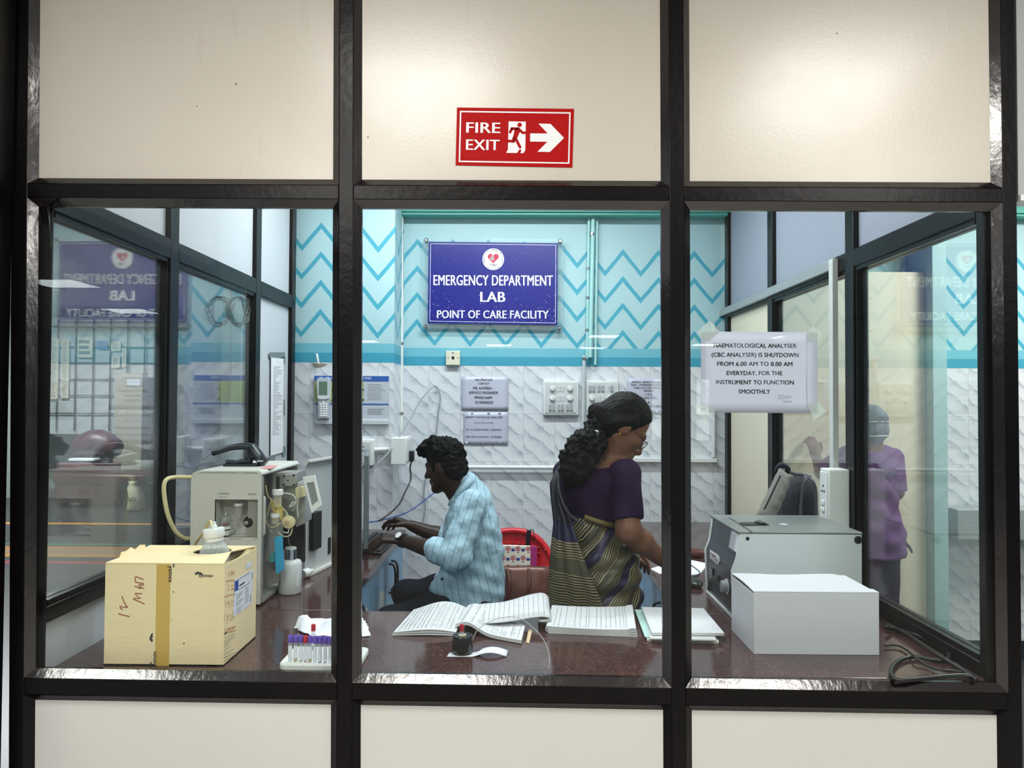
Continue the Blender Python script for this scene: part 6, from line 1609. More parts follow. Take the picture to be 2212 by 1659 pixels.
MB().hexa([(a.x, PYY, SEAT), (b.x, PYY, SEAT), (b.x, PYY + 0.06, SEAT), (a.x, PYY + 0.06, SEAT), (a.x, PYY + 0.02, b.z + 0.004), (b.x, PYY + 0.02, b.z), (b.x, PYY + 0.035, b.z), (a.x, PYY + 0.035, b.z + 0.004)]).part('pouch_body', pouch_mat(), s, bevel=0.004)
c1 = at(1160, 1181, PYY)
MB().hexa([(b.x + 0.001, PYY, SEAT), (c1.x, PYY + 0.01, SEAT), (c1.x, PYY + 0.06, SEAT), (b.x + 0.001, PYY + 0.06, SEAT), (b.x + 0.001, PYY + 0.018, b.z), (c1.x, PYY + 0.02, b.z - 0.003), (c1.x, PYY + 0.035, b.z - 0.003), (b.x + 0.001, PYY + 0.035, b.z)]).part('pink_side', mat('magenta_cloth', (168, 36, 120), 0.6), s, bevel=0.003, label='magenta end panel')
s = thing('folding_umbrella', 'small black folded umbrella handle with a wrist loop leaning on the red chair', 'umbrella', at(1140, 1230, PYY + 0.078))
s.location = (at(1140, 1200, PYY + 0.078).x, PYY + 0.078, SEAT)
a = at(1140, 1180, PYY + 0.078); tpp = at(1143, 1146, PYY + 0.078)
MB().tube([(a.x - 0.008, a.y + 0.01, SEAT + 0.002), (a.x, a.y, a.z), tuple(tpp)], 0.013, 10, 3).part('handle', BLACKP, s, smooth=60)
MB().tube([tuple(tpp), at(1150, 1144, PYY + 0.078), at(1154, 1155, PYY + 0.04), at(1154, 1166, PYY + 0.04), at(1149, 1170, PYY + 0.04)], 0.0025, 8).part('wrist_loop', BLACKP, s, smooth=180)
# ---------------------------------------------------------------- people: smooth blended distance fields turned into one surface
from mathutils import noise as mnoise
class SDF:
    def __init__(s, lo, hi, h):
        s.lo = np.array(lo, dtype=np.float32); s.h = h
        s.n = np.ceil((np.array(hi) - np.array(lo)) / h).astype(int) + 1
        s.f = np.full(s.n, 1.0, dtype=np.float32)
        s.ax = [s.lo[i] + h * np.arange(s.n[i], dtype=np.float32) for i in range(3)]
    def sub(s, lo, hi):
        a = np.clip(np.floor((np.array(lo) - s.lo) / s.h).astype(int), 0, s.n - 1); b = np.clip(np.ceil((np.array(hi) - s.lo) / s.h).astype(int) + 1, 1, s.n)
        sl = tuple(slice(a[i], max(b[i], a[i] + 1)) for i in range(3))
        return sl, s.ax[0][sl[0]][:, None, None], s.ax[1][sl[1]][None, :, None], s.ax[2][sl[2]][None, None, :]
    def blend(s, sl, d, k):
        f = s.f[sl]
        if k > 0:
            h_ = np.clip(0.5 + 0.5 * (f - d) / k, 0, 1); f[...] = f * (1 - h_) + d * h_ - k * h_ * (1 - h_)
        else: np.minimum(f, d, out=f)
    def cone(s, a, b, ra, rb=None, k=0.02, flat=False, flat_a=False, flatten=None):
        rb = ra if rb is None else rb; a, b = np.array(a, dtype=np.float32), np.array(b, dtype=np.float32)
        m = max(ra, rb) * (1.0 if flatten is None else max(1.0, flatten[1])) + k + 3 * s.h
        sl, X, Y, Z = s.sub(np.minimum(a, b) - m, np.maximum(a, b) + m)
        ab = b - a; L2 = float(ab @ ab) + 1e-9
        px, py, pz = X - a[0], Y - a[1], Z - a[2]
        t0 = (px * ab[0] + py * ab[1] + pz * ab[2]) / L2; t = np.clip(t0, 0, 1)
        dx, dy, dz = px - t * ab[0], py - t * ab[1], pz - t * ab[2]
        if flatten is not None:              # flatten = (axis vector, factor): squeeze the section along the axis
            v = np.array(flatten[0], dtype=np.float32); v = v / np.linalg.norm(v); q = dx * v[0] + dy * v[1] + dz * v[2]
            g = 1.0 / flatten[1] if flatten[1] < 1 else flatten[1]
            r2 = dx * dx + dy * dy + dz * dz + q * q * ((1 / flatten[1]) ** 2 - 1)
            d = (np.sqrt(np.maximum(r2, 1e-12)) - (ra + (rb - ra) * t)) * min(1.0, flatten[1])
        else:
            d = np.sqrt(dx * dx + dy * dy + dz * dz) - (ra + (rb - ra) * t)
        L = math.sqrt(L2)
        if flat: d = np.maximum(d, (t0 - 1) * L)
        if flat_a: d = np.maximum(d, -t0 * L)
        s.blend(sl, d.astype(np.float32), k); return s
    def chain(s, pts, rs, k=0.02, **kw):
        for i in range(len(pts) - 1): s.cone(pts[i], pts[i + 1], rs[i], rs[i + 1], k, **kw)
        return s
    def _ell(s, c, r, M, k):
        c = np.array(c, dtype=np.float32); r = np.array(r, dtype=np.float32); m = float(r.max()) + k + 3 * s.h
        sl, X, Y, Z = s.sub(c - m, c + m)
        x, y, z = X - c[0], Y - c[1], Z - c[2]
        if M is not None:
            M = np.array(M, dtype=np.float32)     # columns are the axes of the ellipsoid
            x, y, z = (x * M[0, i] + y * M[1, i] + z * M[2, i] for i in range(3))
        k0 = np.sqrt((x / r[0]) ** 2 + (y / r[1]) ** 2 + (z / r[2]) ** 2); k1 = np.sqrt((x / r[0] ** 2) ** 2 + (y / r[1] ** 2) ** 2 + (z / r[2] ** 2) ** 2)
        return sl, (k0 * (k0 - 1) / np.maximum(k1, 1e-6)).astype(np.float32)
    def ell(s, c, r, M=None, k=0.02):
        sl, d = s._ell(c, r, M, k); s.blend(sl, d, k); return s
    def cut_ell(s, c, r, M=None, k=0.01):
        sl, d = s._ell(c, r, M, k + 0.02); f = s.f[sl]; h_ = np.clip(0.5 - 0.5 * (f + d) / k, 0, 1); f[...] = f * (1 - h_) + (-d) * h_ + k * h_ * (1 - h_); return s
    def cut(s, p, n):                        # removes what lies on the n side of the plane
        n = np.array(n, dtype=np.float32); n = n / np.linalg.norm(n); p = np.array(p)
        d = (s.ax[0][:, None, None] - p[0]) * n[0] + (s.ax[1][None, :, None] - p[1]) * n[1] + (s.ax[2][None, None, :] - p[2]) * n[2]
        np.maximum(s.f, d.astype(np.float32), out=s.f); return s
    def mesh(s):
        f = s.f; ins = f < 0
        c = ins[:-1, :-1, :-1].astype(np.int8)
        cnt = np.zeros(c.shape, dtype=np.int8)
        for i in (0, 1):
            for j in (0, 1):
                for k in (0, 1): cnt += ins[i:f.shape[0] - 1 + i, j:f.shape[1] - 1 + j, k:f.shape[2] - 1 + k]
        act = (cnt > 0) & (cnt < 8)
        I, J, K = np.nonzero(act); idx = -np.ones(act.shape, dtype=np.int64); idx[I, J, K] = np.arange(len(I))
        acc = np.zeros((len(I), 3)); num = np.zeros(len(I)); cor = [(i, j, k) for i in (0, 1) for j in (0, 1) for k in (0, 1)]
        V = {q: f[I + q[0], J + q[1], K + q[2]] for q in cor}
        for a in cor:
            for ax in range(3):
                if a[ax] == 0:
                    b = tuple(a[m] + (m == ax) for m in range(3)); va, vb = V[a], V[b]; m_ = (va < 0) != (vb < 0)
                    t = np.where(m_, va / np.where(m_, va - vb, 1), 0)
                    p = np.array(a, dtype=float)[None, :] + np.eye(3)[ax][None, :] * t[:, None]
                    acc += p * m_[:, None]; num += m_
        P = (np.stack([I, J, K], 1) + acc / num[:, None]) * s.h + s.lo
        quads = []
        for ax in range(3):
            sl0 = [slice(1, -1)] * 3; sl1 = [slice(1, -1)] * 3
            sl0[ax] = slice(0, -1); sl1[ax] = slice(1, None)
            a = ins[tuple(sl0)]; b = ins[tuple(sl1)]; m_ = a != b; e = np.nonzero(m_)
            g = [e[0] + (1 if ax != 0 else 0), e[1] + (1 if ax != 1 else 0), e[2] + (1 if ax != 2 else 0)]
            o1, o2 = [(1, 2), (2, 0), (0, 1)][ax]
            def cell(d1, d2):
                q = [g[0].copy(), g[1].copy(), g[2].copy()]; q[o1] = q[o1] - d1; q[o2] = q[o2] - d2
                return idx[q[0], q[1], q[2]]
            q = np.stack([cell(1, 1), cell(0, 1), cell(0, 0), cell(1, 0)], 1)
            fl = ~a[e]; q[fl] = q[fl][:, ::-1]; quads.append(q)
        Q = np.concatenate(quads); Q = Q[(Q >= 0).all(1)]
        return P, Q
def flesh(sdf, name, mats, parent, relax=2, disp=None, label=None, face_mat=None):
    P, Q = sdf.mesh()
    for _ in range(relax):                   # light smoothing of the grid's stepping
        acc = np.zeros_like(P); n = np.zeros(len(P))
        for a, b in ((0, 1), (1, 2), (2, 3), (3, 0)):
            np.add.at(acc, Q[:, a], P[Q[:, b]]); np.add.at(acc, Q[:, b], P[Q[:, a]]); np.add.at(n, Q[:, a], 1); np.add.at(n, Q[:, b], 1)
        P = 0.45 * P + 0.55 * acc / np.maximum(n, 1)[:, None]
    if disp is not None:
        N = np.zeros_like(P); fn = np.cross(P[Q[:, 2]] - P[Q[:, 0]], P[Q[:, 3]] - P[Q[:, 1]])
        for k in range(4): np.add.at(N, Q[:, k], fn)
        N /= np.maximum(np.linalg.norm(N, axis=1), 1e-9)[:, None]
        P = P + N * disp(P)[:, None]
    org = np.array(worldloc(parent))
    me = bpy.data.meshes.new(name)
    nv, nf = len(P), len(Q)
    me.vertices.add(nv); me.vertices.foreach_set('co', (P - org).astype(np.float32).ravel())
    me.loops.add(nf * 4); me.loops.foreach_set('vertex_index', Q.astype(np.int32).ravel())
    me.polygons.add(nf); me.polygons.foreach_set('loop_start', np.arange(0, nf * 4, 4, dtype=np.int32))
    me.polygons.foreach_set('use_smooth', np.ones(nf, dtype=bool))
    for m_ in (mats if isinstance(mats, list) else [mats]): me.materials.append(m_)
    if face_mat is not None: me.polygons.foreach_set('material_index', face_mat(P[Q].mean(1)).astype(np.int32))
    me.update(); me.validate()
    o = bpy.data.objects.new(name, me); COL.objects.link(o); o.parent = parent
    if label: o['label'] = label
    return o
def wave(P, *terms):
    d = np.zeros(len(P))
    for amp, fx, fy, fz, ph in terms: d += amp * np.sin(P[:, 0] * fx + P[:, 1] * fy + P[:, 2] * fz + ph)
    return d
def fractal(P, scale, amp, oct=3):
    return np.array([amp * mnoise.fractal(Vector(p) * scale, 1.0, 2.0, oct) for p in P])
V3 = lambda v: np.array((v[0], v[1], v[2]), dtype=np.float32)

def head(sd_, frame, k=1.0, ears=True):
    """adds a head; frame(f, s, u): forward, to the person's left, up from the middle of the skull at eye level"""
    F = frame; M = np.stack([V3(F(1, 0, 0)) - V3(F(0, 0, 0)), V3(F(0, 1, 0)) - V3(F(0, 0, 0)), V3(F(0, 0, 1)) - V3(F(0, 0, 0))], 1); M = M / np.linalg.norm(M, axis=0)
    E = lambda c, r, kk: sd_.ell(F(*c), [q * k for q in r], M, kk * k)
    C = lambda a, b, ra, rb, kk: sd_.cone(F(*a), F(*b), ra * k, rb * k, kk * k)
    E((-0.012, 0, 0.042), (0.098, 0.077, 0.086), 0.02)
    E((0.03, 0, -0.03), (0.064, 0.062, 0.088), 0.03)
    for s_ in (-1, 1):
        C((0.0, 0.048 * s_, -0.055), (0.068, 0.012 * s_, -0.104), 0.024, 0.018, 0.03)
        E((0.062, 0.040 * s_, -0.024), (0.028, 0.024, 0.022), 0.02)
        C((0.078, 0.045 * s_, 0.022), (0.096, 0.008 * s_, 0.022), 0.010, 0.011, 0.012)
        E((0.080, 0.031 * s_, 0.002), (0.014, 0.016, 0.011), 0.006)
        C((0.106, 0.012 * s_, -0.041), (0.100, 0.014 * s_, -0.043), 0.0085, 0.007, 0.006)
        if ears:
            E((-0.012, 0.077 * s_, -0.012), (0.026, 0.010, 0.034), 0.006)
            E((-0.006, 0.084 * s_, -0.010), (0.018, 0.006, 0.026), 0.004)
    E((0.078, 0, -0.108), (0.026, 0.026, 0.022), 0.02)
    C((0.096, 0, 0.008), (0.121, 0, -0.034), 0.0085, 0.0135, 0.012)
    C((0.096, 0.016, -0.066), (0.103, 0, -0.062), 0.0065, 0.0075, 0.005); C((0.096, -0.016, -0.066), (0.103, 0, -0.062), 0.0065, 0.0075, 0.005)
    C((0.092, 0.015, -0.077), (0.099, 0, -0.079), 0.007, 0.0085, 0.005); C((0.092, -0.015, -0.077), (0.099, 0, -0.079), 0.007, 0.0085, 0.005)
    sd_.cut_ell(F(0.112, 0, -0.0705), [0.012 * k, 0.02 * k, 0.0022 * k], M, 0.003 * k)
def hand(sd_, wrist, fwd, palm_n, thumb_side, curl=0.5, k=1.0, spread=1.0):
    """palm, five bent fingers; fwd: wrist to knuckles, palm_n: out of the palm, thumb_side: across to the thumb"""
    w = Vector(wrist); f = Vector(fwd).normalized(); n = Vector(palm_n); n = (n - f * n.dot(f)).normalized(); t = Vector(thumb_side); t = (t - f * t.dot(f) - n * t.dot(n)).normalized()
    for o_, r_ in ((-0.026, 0.0125), (-0.008, 0.0135), (0.010, 0.0135), (0.026, 0.0135)):
        sd_.cone(w + t * o_ * 0.6, w + f * 0.085 * k + t * o_ * k, 0.0145 * k, r_ * k, 0.012)
    L_ = [(0.027, 0.040, 0.026, 0.020), (0.009, 0.044, 0.029, 0.022), (-0.009, 0.041, 0.027, 0.021), (-0.026, 0.032, 0.021, 0.018)]
    for i, (o_, a, b, c) in enumerate(L_):
        p = w + f * (0.088 - 0.004 * abs(i - 1)) * k + t * o_ * k * spread
        d = (f + t * 0.06 * (1.4 - i) * spread).normalized(); ang = 0.25 + curl * (0.55 + 0.12 * i)
        for seg, (l_, r0_, r1_) in enumerate(((a, 0.0098, 0.0092), (b, 0.0092, 0.0084), (c, 0.0084, 0.0072))):
            dd = (d * math.cos(ang) + n * math.sin(ang)); q = p + dd * l_ * k
            sd_.cone(p, q, r0_ * k, r1_ * k, 0.004); p = q; ang += curl * (0.75 if seg == 0 else 0.5)
    p = w + f * 0.02 * k + t * 0.024 * k
    d1 = (f * 0.62 + t * 0.70 + n * 0.34).normalized(); q = p + d1 * 0.045 * k; sd_.cone(p, q, 0.0145 * k, 0.0115 * k, 0.010)
    d2 = (f * 0.85 + t * 0.30 + n * 0.42).normalized(); q2 = q + d2 * 0.032 * k; sd_.cone(q, q2, 0.011 * k, 0.010 * k, 0.004)
    q3 = q2 + (f * 0.95 + n * 0.35).normalized() * 0.024 * k; sd_.cone(q2, q3, 0.010 * k, 0.008 * k, 0.003)

def skin_mat(name, c, c2, rough=0.42):
    t = NT(name); col = t.mix(t.noise(t.pos(True), 22, 4), rgb(*c), rgb(*c2))
    t.bsdf(col, rough, 0, t.bump(t.noise(t.pos(True), 120, 3), 0.06, 0.001), 0.3, Subsurface_Weight=0.0)
    return t.mat
def stripe_mat(name, base, line, dirv, period, width, rough=0.75, base2=None):
    t = NT(name); x, y, z = t.xyz(t.pos(True))
    q = t.m('ADD', t.m('ADD', t.m('MULTIPLY', x, dirv[0]), t.m('MULTIPLY', y, dirv[1])), t.m('MULTIPLY', z, dirv[2]))
    q = t.m('ADD', q, t.m('MULTIPLY', t.noise(t.pos(True), 9, 3), 0.012))
    f = t.m('LESS_THAN', t.m('FRACT', t.m('DIVIDE', t.m('ADD', q, 10.0), period)), width / period)
    b = t.mix(t.noise(t.pos(True), 10, 4), rgb(*base), rgb(*(base2 or base)))
    c = t.mix(t.m('MULTIPLY', f, 0.75), b, rgb(*line))
    t.bsdf(c, rough, 0, t.bump(t.noise(t.pos(True), 420, 2), 0.15, 0.001))
    return t.mat

# ================================================================ the seated man
YM = 1.42
SKM = skin_mat('dark_brown_skin', (44, 28, 23), (56, 37, 30))
MHAIR = mat('black_hair', (10, 10, 12), 0.65, var=0.3, vs=90, bump=0.8, bs=160, spec=0.12)
man = thing('person', 'seated man in a pale blue striped shirt typing at the desk', 'person', (at(1035, 1300, YM).x, YM, 0))
hc_ = V3(at(960, 1005, YM)); ks = 0.87
fy = R(26); pit = R(14)
Fv = Vector((-math.cos(fy) * math.cos(pit), math.sin(fy) * math.cos(pit), -math.sin(pit))); Sv = Vector((-math.sin(fy), -math.cos(fy), 0)); Uv = Sv.cross(Fv) * -1 if False else Fv.cross(Sv)
if Uv.z < 0: Uv = -Uv
HC = Vector(hc_) + Vector((0.002, 0, 0.0))
mf = lambda f, s_, u: HC + (Fv * f + Sv * s_ + Uv * u) * ks
b = SDF((-0.98, 1.02, 0.44), (0.02, 1.86, 1.40), 0.004)
head(b, mf, ks)
nb = at(1003, 1066, YM); mid = at(1045, 1200, YM); hip = at(1032, 1285, YM)
b.chain([mf(-0.03, 0, -0.05), at(988, 1050, YM), nb], [0.056, 0.052, 0.050], 0.03)
b.chain([at(996, 1070, YM), at(1018, 1125, YM), at(1028, 1200, YM), at(1025, 1285, YM)], [0.050, 0.070, 0.085, 0.09], 0.04)
YN, YFAR = YM - 0.17, YM + 0.17
shN, shF = at(1018, 1092, YN), at(1012, 1096, YFAR)
b.cone(shN, shF, 0.045, 0.045, 0.03)
elN, wrN = at(984, 1202, YM - 0.27), at(868, 1167, YM - 0.02)
elF, wrF = at(972, 1168, YM + 0.20), at(890, 1136, YM + 0.20)
for (sh, el, wr) in ((shN, elN, wrN), (shF, elF, wrF)):
    b.chain([sh, el], [0.048, 0.040], 0.03); b.chain([el, Vector(el).lerp(wr, 0.35), wr], [0.040, 0.041, 0.026], 0.02)
hN, hF = Vector((-0.9, 0.25, -0.02)), Vector((-0.75, 0.25, 0.10))
fN = (at(811, 1162, YM - 0.03) - wrN); fF = (at(848, 1117, YM + 0.25) - wrF)
hand(b, wrN, fN, (0.0, 0.15, -1), (0.1, 1, 0.1), 0.42, 0.95)
hand(b, wrF, fF, (-0.25, -0.1, -1), (-0.1, -1, 0.0), 0.55, 0.95)
hipN, hipF = Vector((hip.x, YM - 0.085, hip.z - 0.02)), Vector((hip.x, YM + 0.085, hip.z - 0.02))
knN, knF = at(850, 1345, YM - 0.12), at(882, 1286, YM + 0.16)
b.cone(hipN, Vector(hipN).lerp(knN, 0.5), 0.075, 0.07, 0.03); b.cone(hipF, Vector(hipF).lerp(knF, 0.5), 0.075, 0.07, 0.03)
flesh(b, 'body', SKM, man)
# eyes, brows
for s_ in (-1, 1):
    MB().ball(mf(0.0835, 0.031 * s_, 0.001), 0.0105 * ks, seg=14, rings=8).part('eye', mat('eye_white', (190, 186, 180), 0.2), man, smooth=180)
    MB().tube([mf(0.076, 0.050 * s_, 0.022), mf(0.090, 0.03 * s_, 0.029), mf(0.098, 0.012 * s_, 0.025)], 0.0040 * ks, 8).part('eyebrow', MHAIR, man, smooth=180)
h = SDF(V3(HC) - 0.19, V3(HC) + 0.19, 0.004)
Mh = np.stack([V3(Fv), V3(Sv), V3(Uv)], 1)
h.ell(mf(-0.014, 0, 0.050), [0.108 * ks, 0.087 * ks, 0.094 * ks], Mh, 0.0)
h.cut_ell(mf(0.098, 0, -0.05), [0.092 * ks, 0.12 * ks, 0.112 * ks], Mh, 0.012)
h.ell(mf(-0.055, 0, -0.02), [0.062 * ks, 0.082 * ks, 0.085 * ks], Mh, 0.02)
h.cut(mf(-0.05, 0, -0.075), V3(Uv) * -1 + V3(Fv) * 0.75)
h.chain([mf(0.072, 0.055, 0.105), mf(0.098, 0.02, 0.098), mf(0.094, -0.03, 0.104)], [0.018, 0.024, 0.018], 0.02)
h.chain([mf(0.02, 0.02, 0.138), mf(0.07, 0.0, 0.124)], [0.022, 0.024], 0.03)
for s_ in (-1, 1): h.cone(mf(0.03, 0.071 * s_, 0.045), mf(0.028, 0.070 * s_, -0.018), 0.011, 0.006, 0.01)
flesh(h, 'hair', MHAIR, man, 1, lambda P: fractal(P, 55, 0.0085, 3))
# shirt: torso, sleeves, collar
SHB, SHB2, SHL = (150, 184, 203), (168, 198, 214), (72, 106, 132)
SH_T = stripe_mat('pale_blue_striped_cotton', SHB, SHL, (1, 0, 0.22), 0.032, 0.0026, base2=SHB2)
t_ = SDF((-0.52, 1.10, 0.42), (0.02, 1.74, 1.25), 0.005)
def prof_pt(f, b_, y_): return at((f + b_) / 2, y_, YM), (b_ - f) / 2 * (YM + 1.9) / 1600
rows = [(982, 1048, 1068), (973, 1063, 1103), (966, 1073, 1130), (962, 1081, 1165), (958, 1084, 1205), (954, 1085, 1240), (950, 1084, 1270), (958, 1082, 1298), (965, 1080, 1325)]
rows = [tuple(np.array(rows[i]) * (1 - q_ / 3) + np.array(rows[i + 1]) * q_ / 3) for i in range(len(rows) - 1) for q_ in range(3)] + [rows[-1]]
for (f_, bk_, y_) in rows:
    c_, r_ = prof_pt(f_, bk_, y_)
    wy = min(0.185, 0.11 + (y_ - 1075) * 0.0022)
    t_.ell(c_, [r_ + 0.006, wy, 0.05 if y_ > 1085 else 0.035], None, 0.02)
t_.cone(at(1016, 1096, YN + 0.02), at(1012, 1097, YFAR - 0.02), 0.050, 0.050, 0.03)
t_.chain([at(975, 1262, YM - 0.09), at(948, 1270, YM - 0.09)], [0.055, 0.04], 0.03); t_.chain([at(985, 1255, YM + 0.09), at(955, 1258, YM + 0.11)], [0.05, 0.045], 0.03)
t_.chain([at(1006, 1047, YM), at(1028, 1085, YM)], [0.060, 0.075], 0.03)
t_.cut(at(1010, 1292, YM), (-0.32, 0, -1))
flesh(t_, 'shirt_body', SH_T, man, 2, lambda P: wave(P, (0.002, 18, 10, 70, 0), (0.0022, 60, 6, -34, 1), (0.0016, 30, 30, 95, 2)) * np.clip((1.18 - P[:, 2]) * 4, 0.15, 1) + fractal(P, 17, 0.0045, 3))
def sleeve(sh, el, wr, mfrac, name, dirv):
    sh, el, wr = Vector(sh), Vector(el), Vector(wr); e = el.lerp(wr, mfrac)
    lo = np.minimum(np.minimum(V3(sh), V3(el)), V3(e)) - 0.12; hi = np.maximum(np.maximum(V3(sh), V3(el)), V3(e)) + 0.12
    q = SDF(lo, hi, 0.004)
    q.cone(sh, el, 0.068, 0.060, 0.03); q.cone(el, e, 0.058, 0.048, 0.03, flat=True)
    q.cone(el.lerp(wr, mfrac - 0.22), el.lerp(wr, mfrac - 0.02), 0.057, 0.054, 0.004, flat=True, flat_a=True)
    ax = (el - sh).normalized(); 
    d_ = Vector(dirv); d_ = (d_ - ax * d_.dot(ax)).normalized()
    m_ = stripe_mat(name + '_cotton', SHB, SHL, tuple(d_), 0.032, 0.0026, base2=SHB2)
    return flesh(q, name, m_, man, 2, lambda P: wave(P, (0.0018, 55, 20, 40, 0), (0.0016, -40, 15, 75, 1.0)) + fractal(P, 19, 0.0042, 3))
sleeve(shN, elN, wrN, 0.42, 'sleeve', (1, 0, 0)); sleeve(shF, elF, wrF, 0.30, 'sleeve', (1, 0, 0))
# collar band and points
nc = at(996, 1058, YM); mb = MB(); g = []
for i in range(25):
    a = 2 * math.pi * i / 24; c_, s__ = math.cos(a), math.sin(a)        # a = 0 at the back of the neck
    base = Vector((nc.x + 0.004 + 0.056 * c_, YM + 0.068 * s__, nc.z + 0.002 + 0.052 * c_)); topp = Vector((nc.x - 0.002 + 0.046 * c_, YM + 0.060 * s__, nc.z + 0.030 + 0.052 * c_))
    out = Vector((nc.x + 0.007 + 0.066 * c_, YM + 0.082 * s__, nc.z - 0.002 + 0.050 * c_ - (0.020 if c_ < -0.5 else 0)))
    g.append([base, topp, out])
MB().sheet(g, 0.003).part('collar', mat('pale_blue_cotton', (164, 195, 212), 0.75, var=0.03), man, smooth=180)
mb = MB()
for (x, y) in ((978, 1097), (966, 1142)): mb.lathe(at(x, y, YM - 0.03), [(0.0055, 0), (0.0055, 0.003)], 12, (-0.9, -0.4, 0))
MB().lathe(at(978, 1096, YM - 0.06), [(0.0055, -0.004), (0.0055, 0.004)], 12, (-0.9, -0.4, 0)).part('button', mat('dark_button', (30, 44, 70), 0.4), man)
MB().lathe(at(955, 1251, YM - 0.14), [(0.0055, -0.004), (0.0055, 0.004)], 12, (-0.6, -0.8, 0)).part('button', mat('dark_button', (30, 44, 70), 0.4), man)
# trousers and shoes
TR = mat('navy_trousers', (14, 20, 32), 0.8, var=0.15, vs=18, bump=0.2, bs=300, spec=0.12)
q = SDF((-0.9, 1.05, 0.03), (0.03, 1.85, 0.74), 0.007)
q.ell(Vector((hip.x, YM, hip.z - 0.03)), (0.095, 0.165, 0.08), None, 0.03)
for (hp_, kn, ft) in ((hipN, knN, Vector((knN.x + 0.10, knN.y, 0.09))), (hipF, knF, Vector((knF.x + 0.06, knF.y, 0.09)))):
    q.chain([hp_, Vector(hp_).lerp(kn, 0.5), kn], [0.092, 0.086, 0.070], 0.04); q.chain([kn, kn.lerp(ft, 0.5), ft], [0.070, 0.066, 0.056], 0.03)
q.cut((0, 0, 0.07), (0, 0, -1))
flesh(q, 'trousers', TR, man, 2, lambda P: wave(P, (0.004, 30, 40, 20, 0), (0.003, -50, 20, 45, 1)))
for kn, dx in ((knN, 0.10), (knF, 0.06)):
    q = SDF((kn.x + dx - 0.26, kn.y - 0.08, 0.0), (kn.x + dx + 0.1, kn.y + 0.08, 0.16), 0.006)
    q.cone((kn.x + dx + 0.03, kn.y, 0.045), (kn.x + dx - 0.15, kn.y, 0.035), 0.042, 0.034, 0.02).cone((kn.x + dx, kn.y, 0.05), (kn.x + dx, kn.y, 0.11), 0.045, 0.045, 0.02); q.cut((0, 0, 0.001), (0, 0, -1))
    flesh(q, 'shoe', BLACKP, man, 1)
# watch and thread
wp = Vector(wrN).lerp(Vector(elN), 0.02); ax = (Vector(elN) - Vector(wrN)).normalized()
w_ = MB().lathe(wp - ax * 0.010, [(0.0285, 0), (0.0315, 0.001), (0.0315, 0.019), (0.0285, 0.02)], 24, ax, caps=False).part('wrist_watch', BLACKP, man, smooth=60)
wn = (Vector((0.06, -0.80, 0.55)) - ax * Vector((0.06, -0.80, 0.55)).dot(ax)).normalized()
MB().lathe(wp + wn * 0.027, [(0.019, 0), (0.0215, 0.003), (0.0215, 0.009), (0.019, 0.011)], 8, wn).part('watch_case', BLACKP, w_)
MB().lathe(wp + wn * 0.0385, [(0.016, 0), (0.016, 0.0012)], 24, wn).part('watch_dial', mat('pale_watch_dial', (236, 240, 242), 0.15), w_)
wp2 = Vector(wrF).lerp(Vector(elF), 0.16); ax2 = (Vector(elF) - Vector(wrF)).normalized()
MB().lathe(wp2, [(0.029, 0), (0.031, 0.002), (0.029, 0.004)], 20, ax2, caps=False).part('wrist_thread', BLACKP, man)
# the stool he sits on
sx_, sy_ = hip.x, YM
s = thing('stool', 'dark round stool under the seated man', 'stool', (sx_, sy_, 0))
zs = hip.z - 0.02 - 0.105
MB().lathe((sx_, sy_, zs - 0.03), [(0.14, 0), (0.15, 0.006), (0.15, 0.026), (0.14, 0.03)], 32).part('seat', BLACKP, s)
for k in range(4):
    a = math.pi / 4 + k * math.pi / 2
    MB().tube([(sx_ + 0.11 * math.cos(a), sy_ + 0.11 * math.sin(a), zs - 0.03), (sx_ + 0.16 * math.cos(a), sy_ + 0.16 * math.sin(a), 0.0)], 0.011, 10).part('leg', CHROME, s)

# ================================================================ the standing woman
YW = 0.92
SKW = skin_mat('brown_skin', (104, 70, 54), (122, 84, 66))
WHAIR = mat('dark_hair', (16, 13, 13), 0.6, var=0.4, vs=60, bump=1.0, bs=130, stretch=(1, 1, 0.5), spec=0.14)
wom = thing('person', 'standing woman in a dark purple blouse and gold striped sari looking down', 'person', (at(1290, 1300, YW).x, YW, 0))
Wp = lambda x, y, dy=0.0: at(x, y, YW + dy)
fy = R(10); pit = R(42)                      # towards +x, turned a little away, looking down
Fw = Vector((math.cos(fy) * math.cos(pit), math.sin(fy) * math.cos(pit), -math.sin(pit))); Sw = Vector((-math.sin(fy), math.cos(fy), 0)); Uw = Fw.cross(Sw)
if Uw.z < 0: Uw = -Uw
kw = 0.92; HW = Vector(Wp(1346, 921, -0.03))
wf = lambda f, s_, u: HW + (Fw * f + Sw * s_ + Uw * u) * kw
b = SDF((0.08, 0.60, 0.60), (0.78, 1.28, 1.56), 0.004)
head(b, wf, kw)
neck = Wp(1318, 985, 0.0); up_b = Wp(1290, 1035, 0.0)
b.chain([wf(-0.045, 0, -0.04), Wp(1328, 962, 0), neck], [0.052, 0.050, 0.056], 0.03)
shR, shL = Wp(1350, 1025, -0.11), Wp(1228, 1022, 0.10)
b.chain([neck, up_b, Wp(1285, 1110), Wp(1290, 1220)], [0.07, 0.105, 0.10, 0.12], 0.05)
b.cone(shR, shL, 0.042, 0.042, 0.03)
elR, wrR = Wp(1357, 1146, -0.16), Wp(1432, 1210, -0.05)
b.chain([shR, elR], [0.050, 0.043], 0.03); b.chain([elR, elR.lerp(wrR, 0.35), wrR], [0.044, 0.043, 0.027], 0.02)
elL, wrL = Wp(1240, 1140, 0.20), Wp(1345, 1185, 0.30)
b.chain([shL, elL, wrL], [0.05, 0.042, 0.027], 0.02)
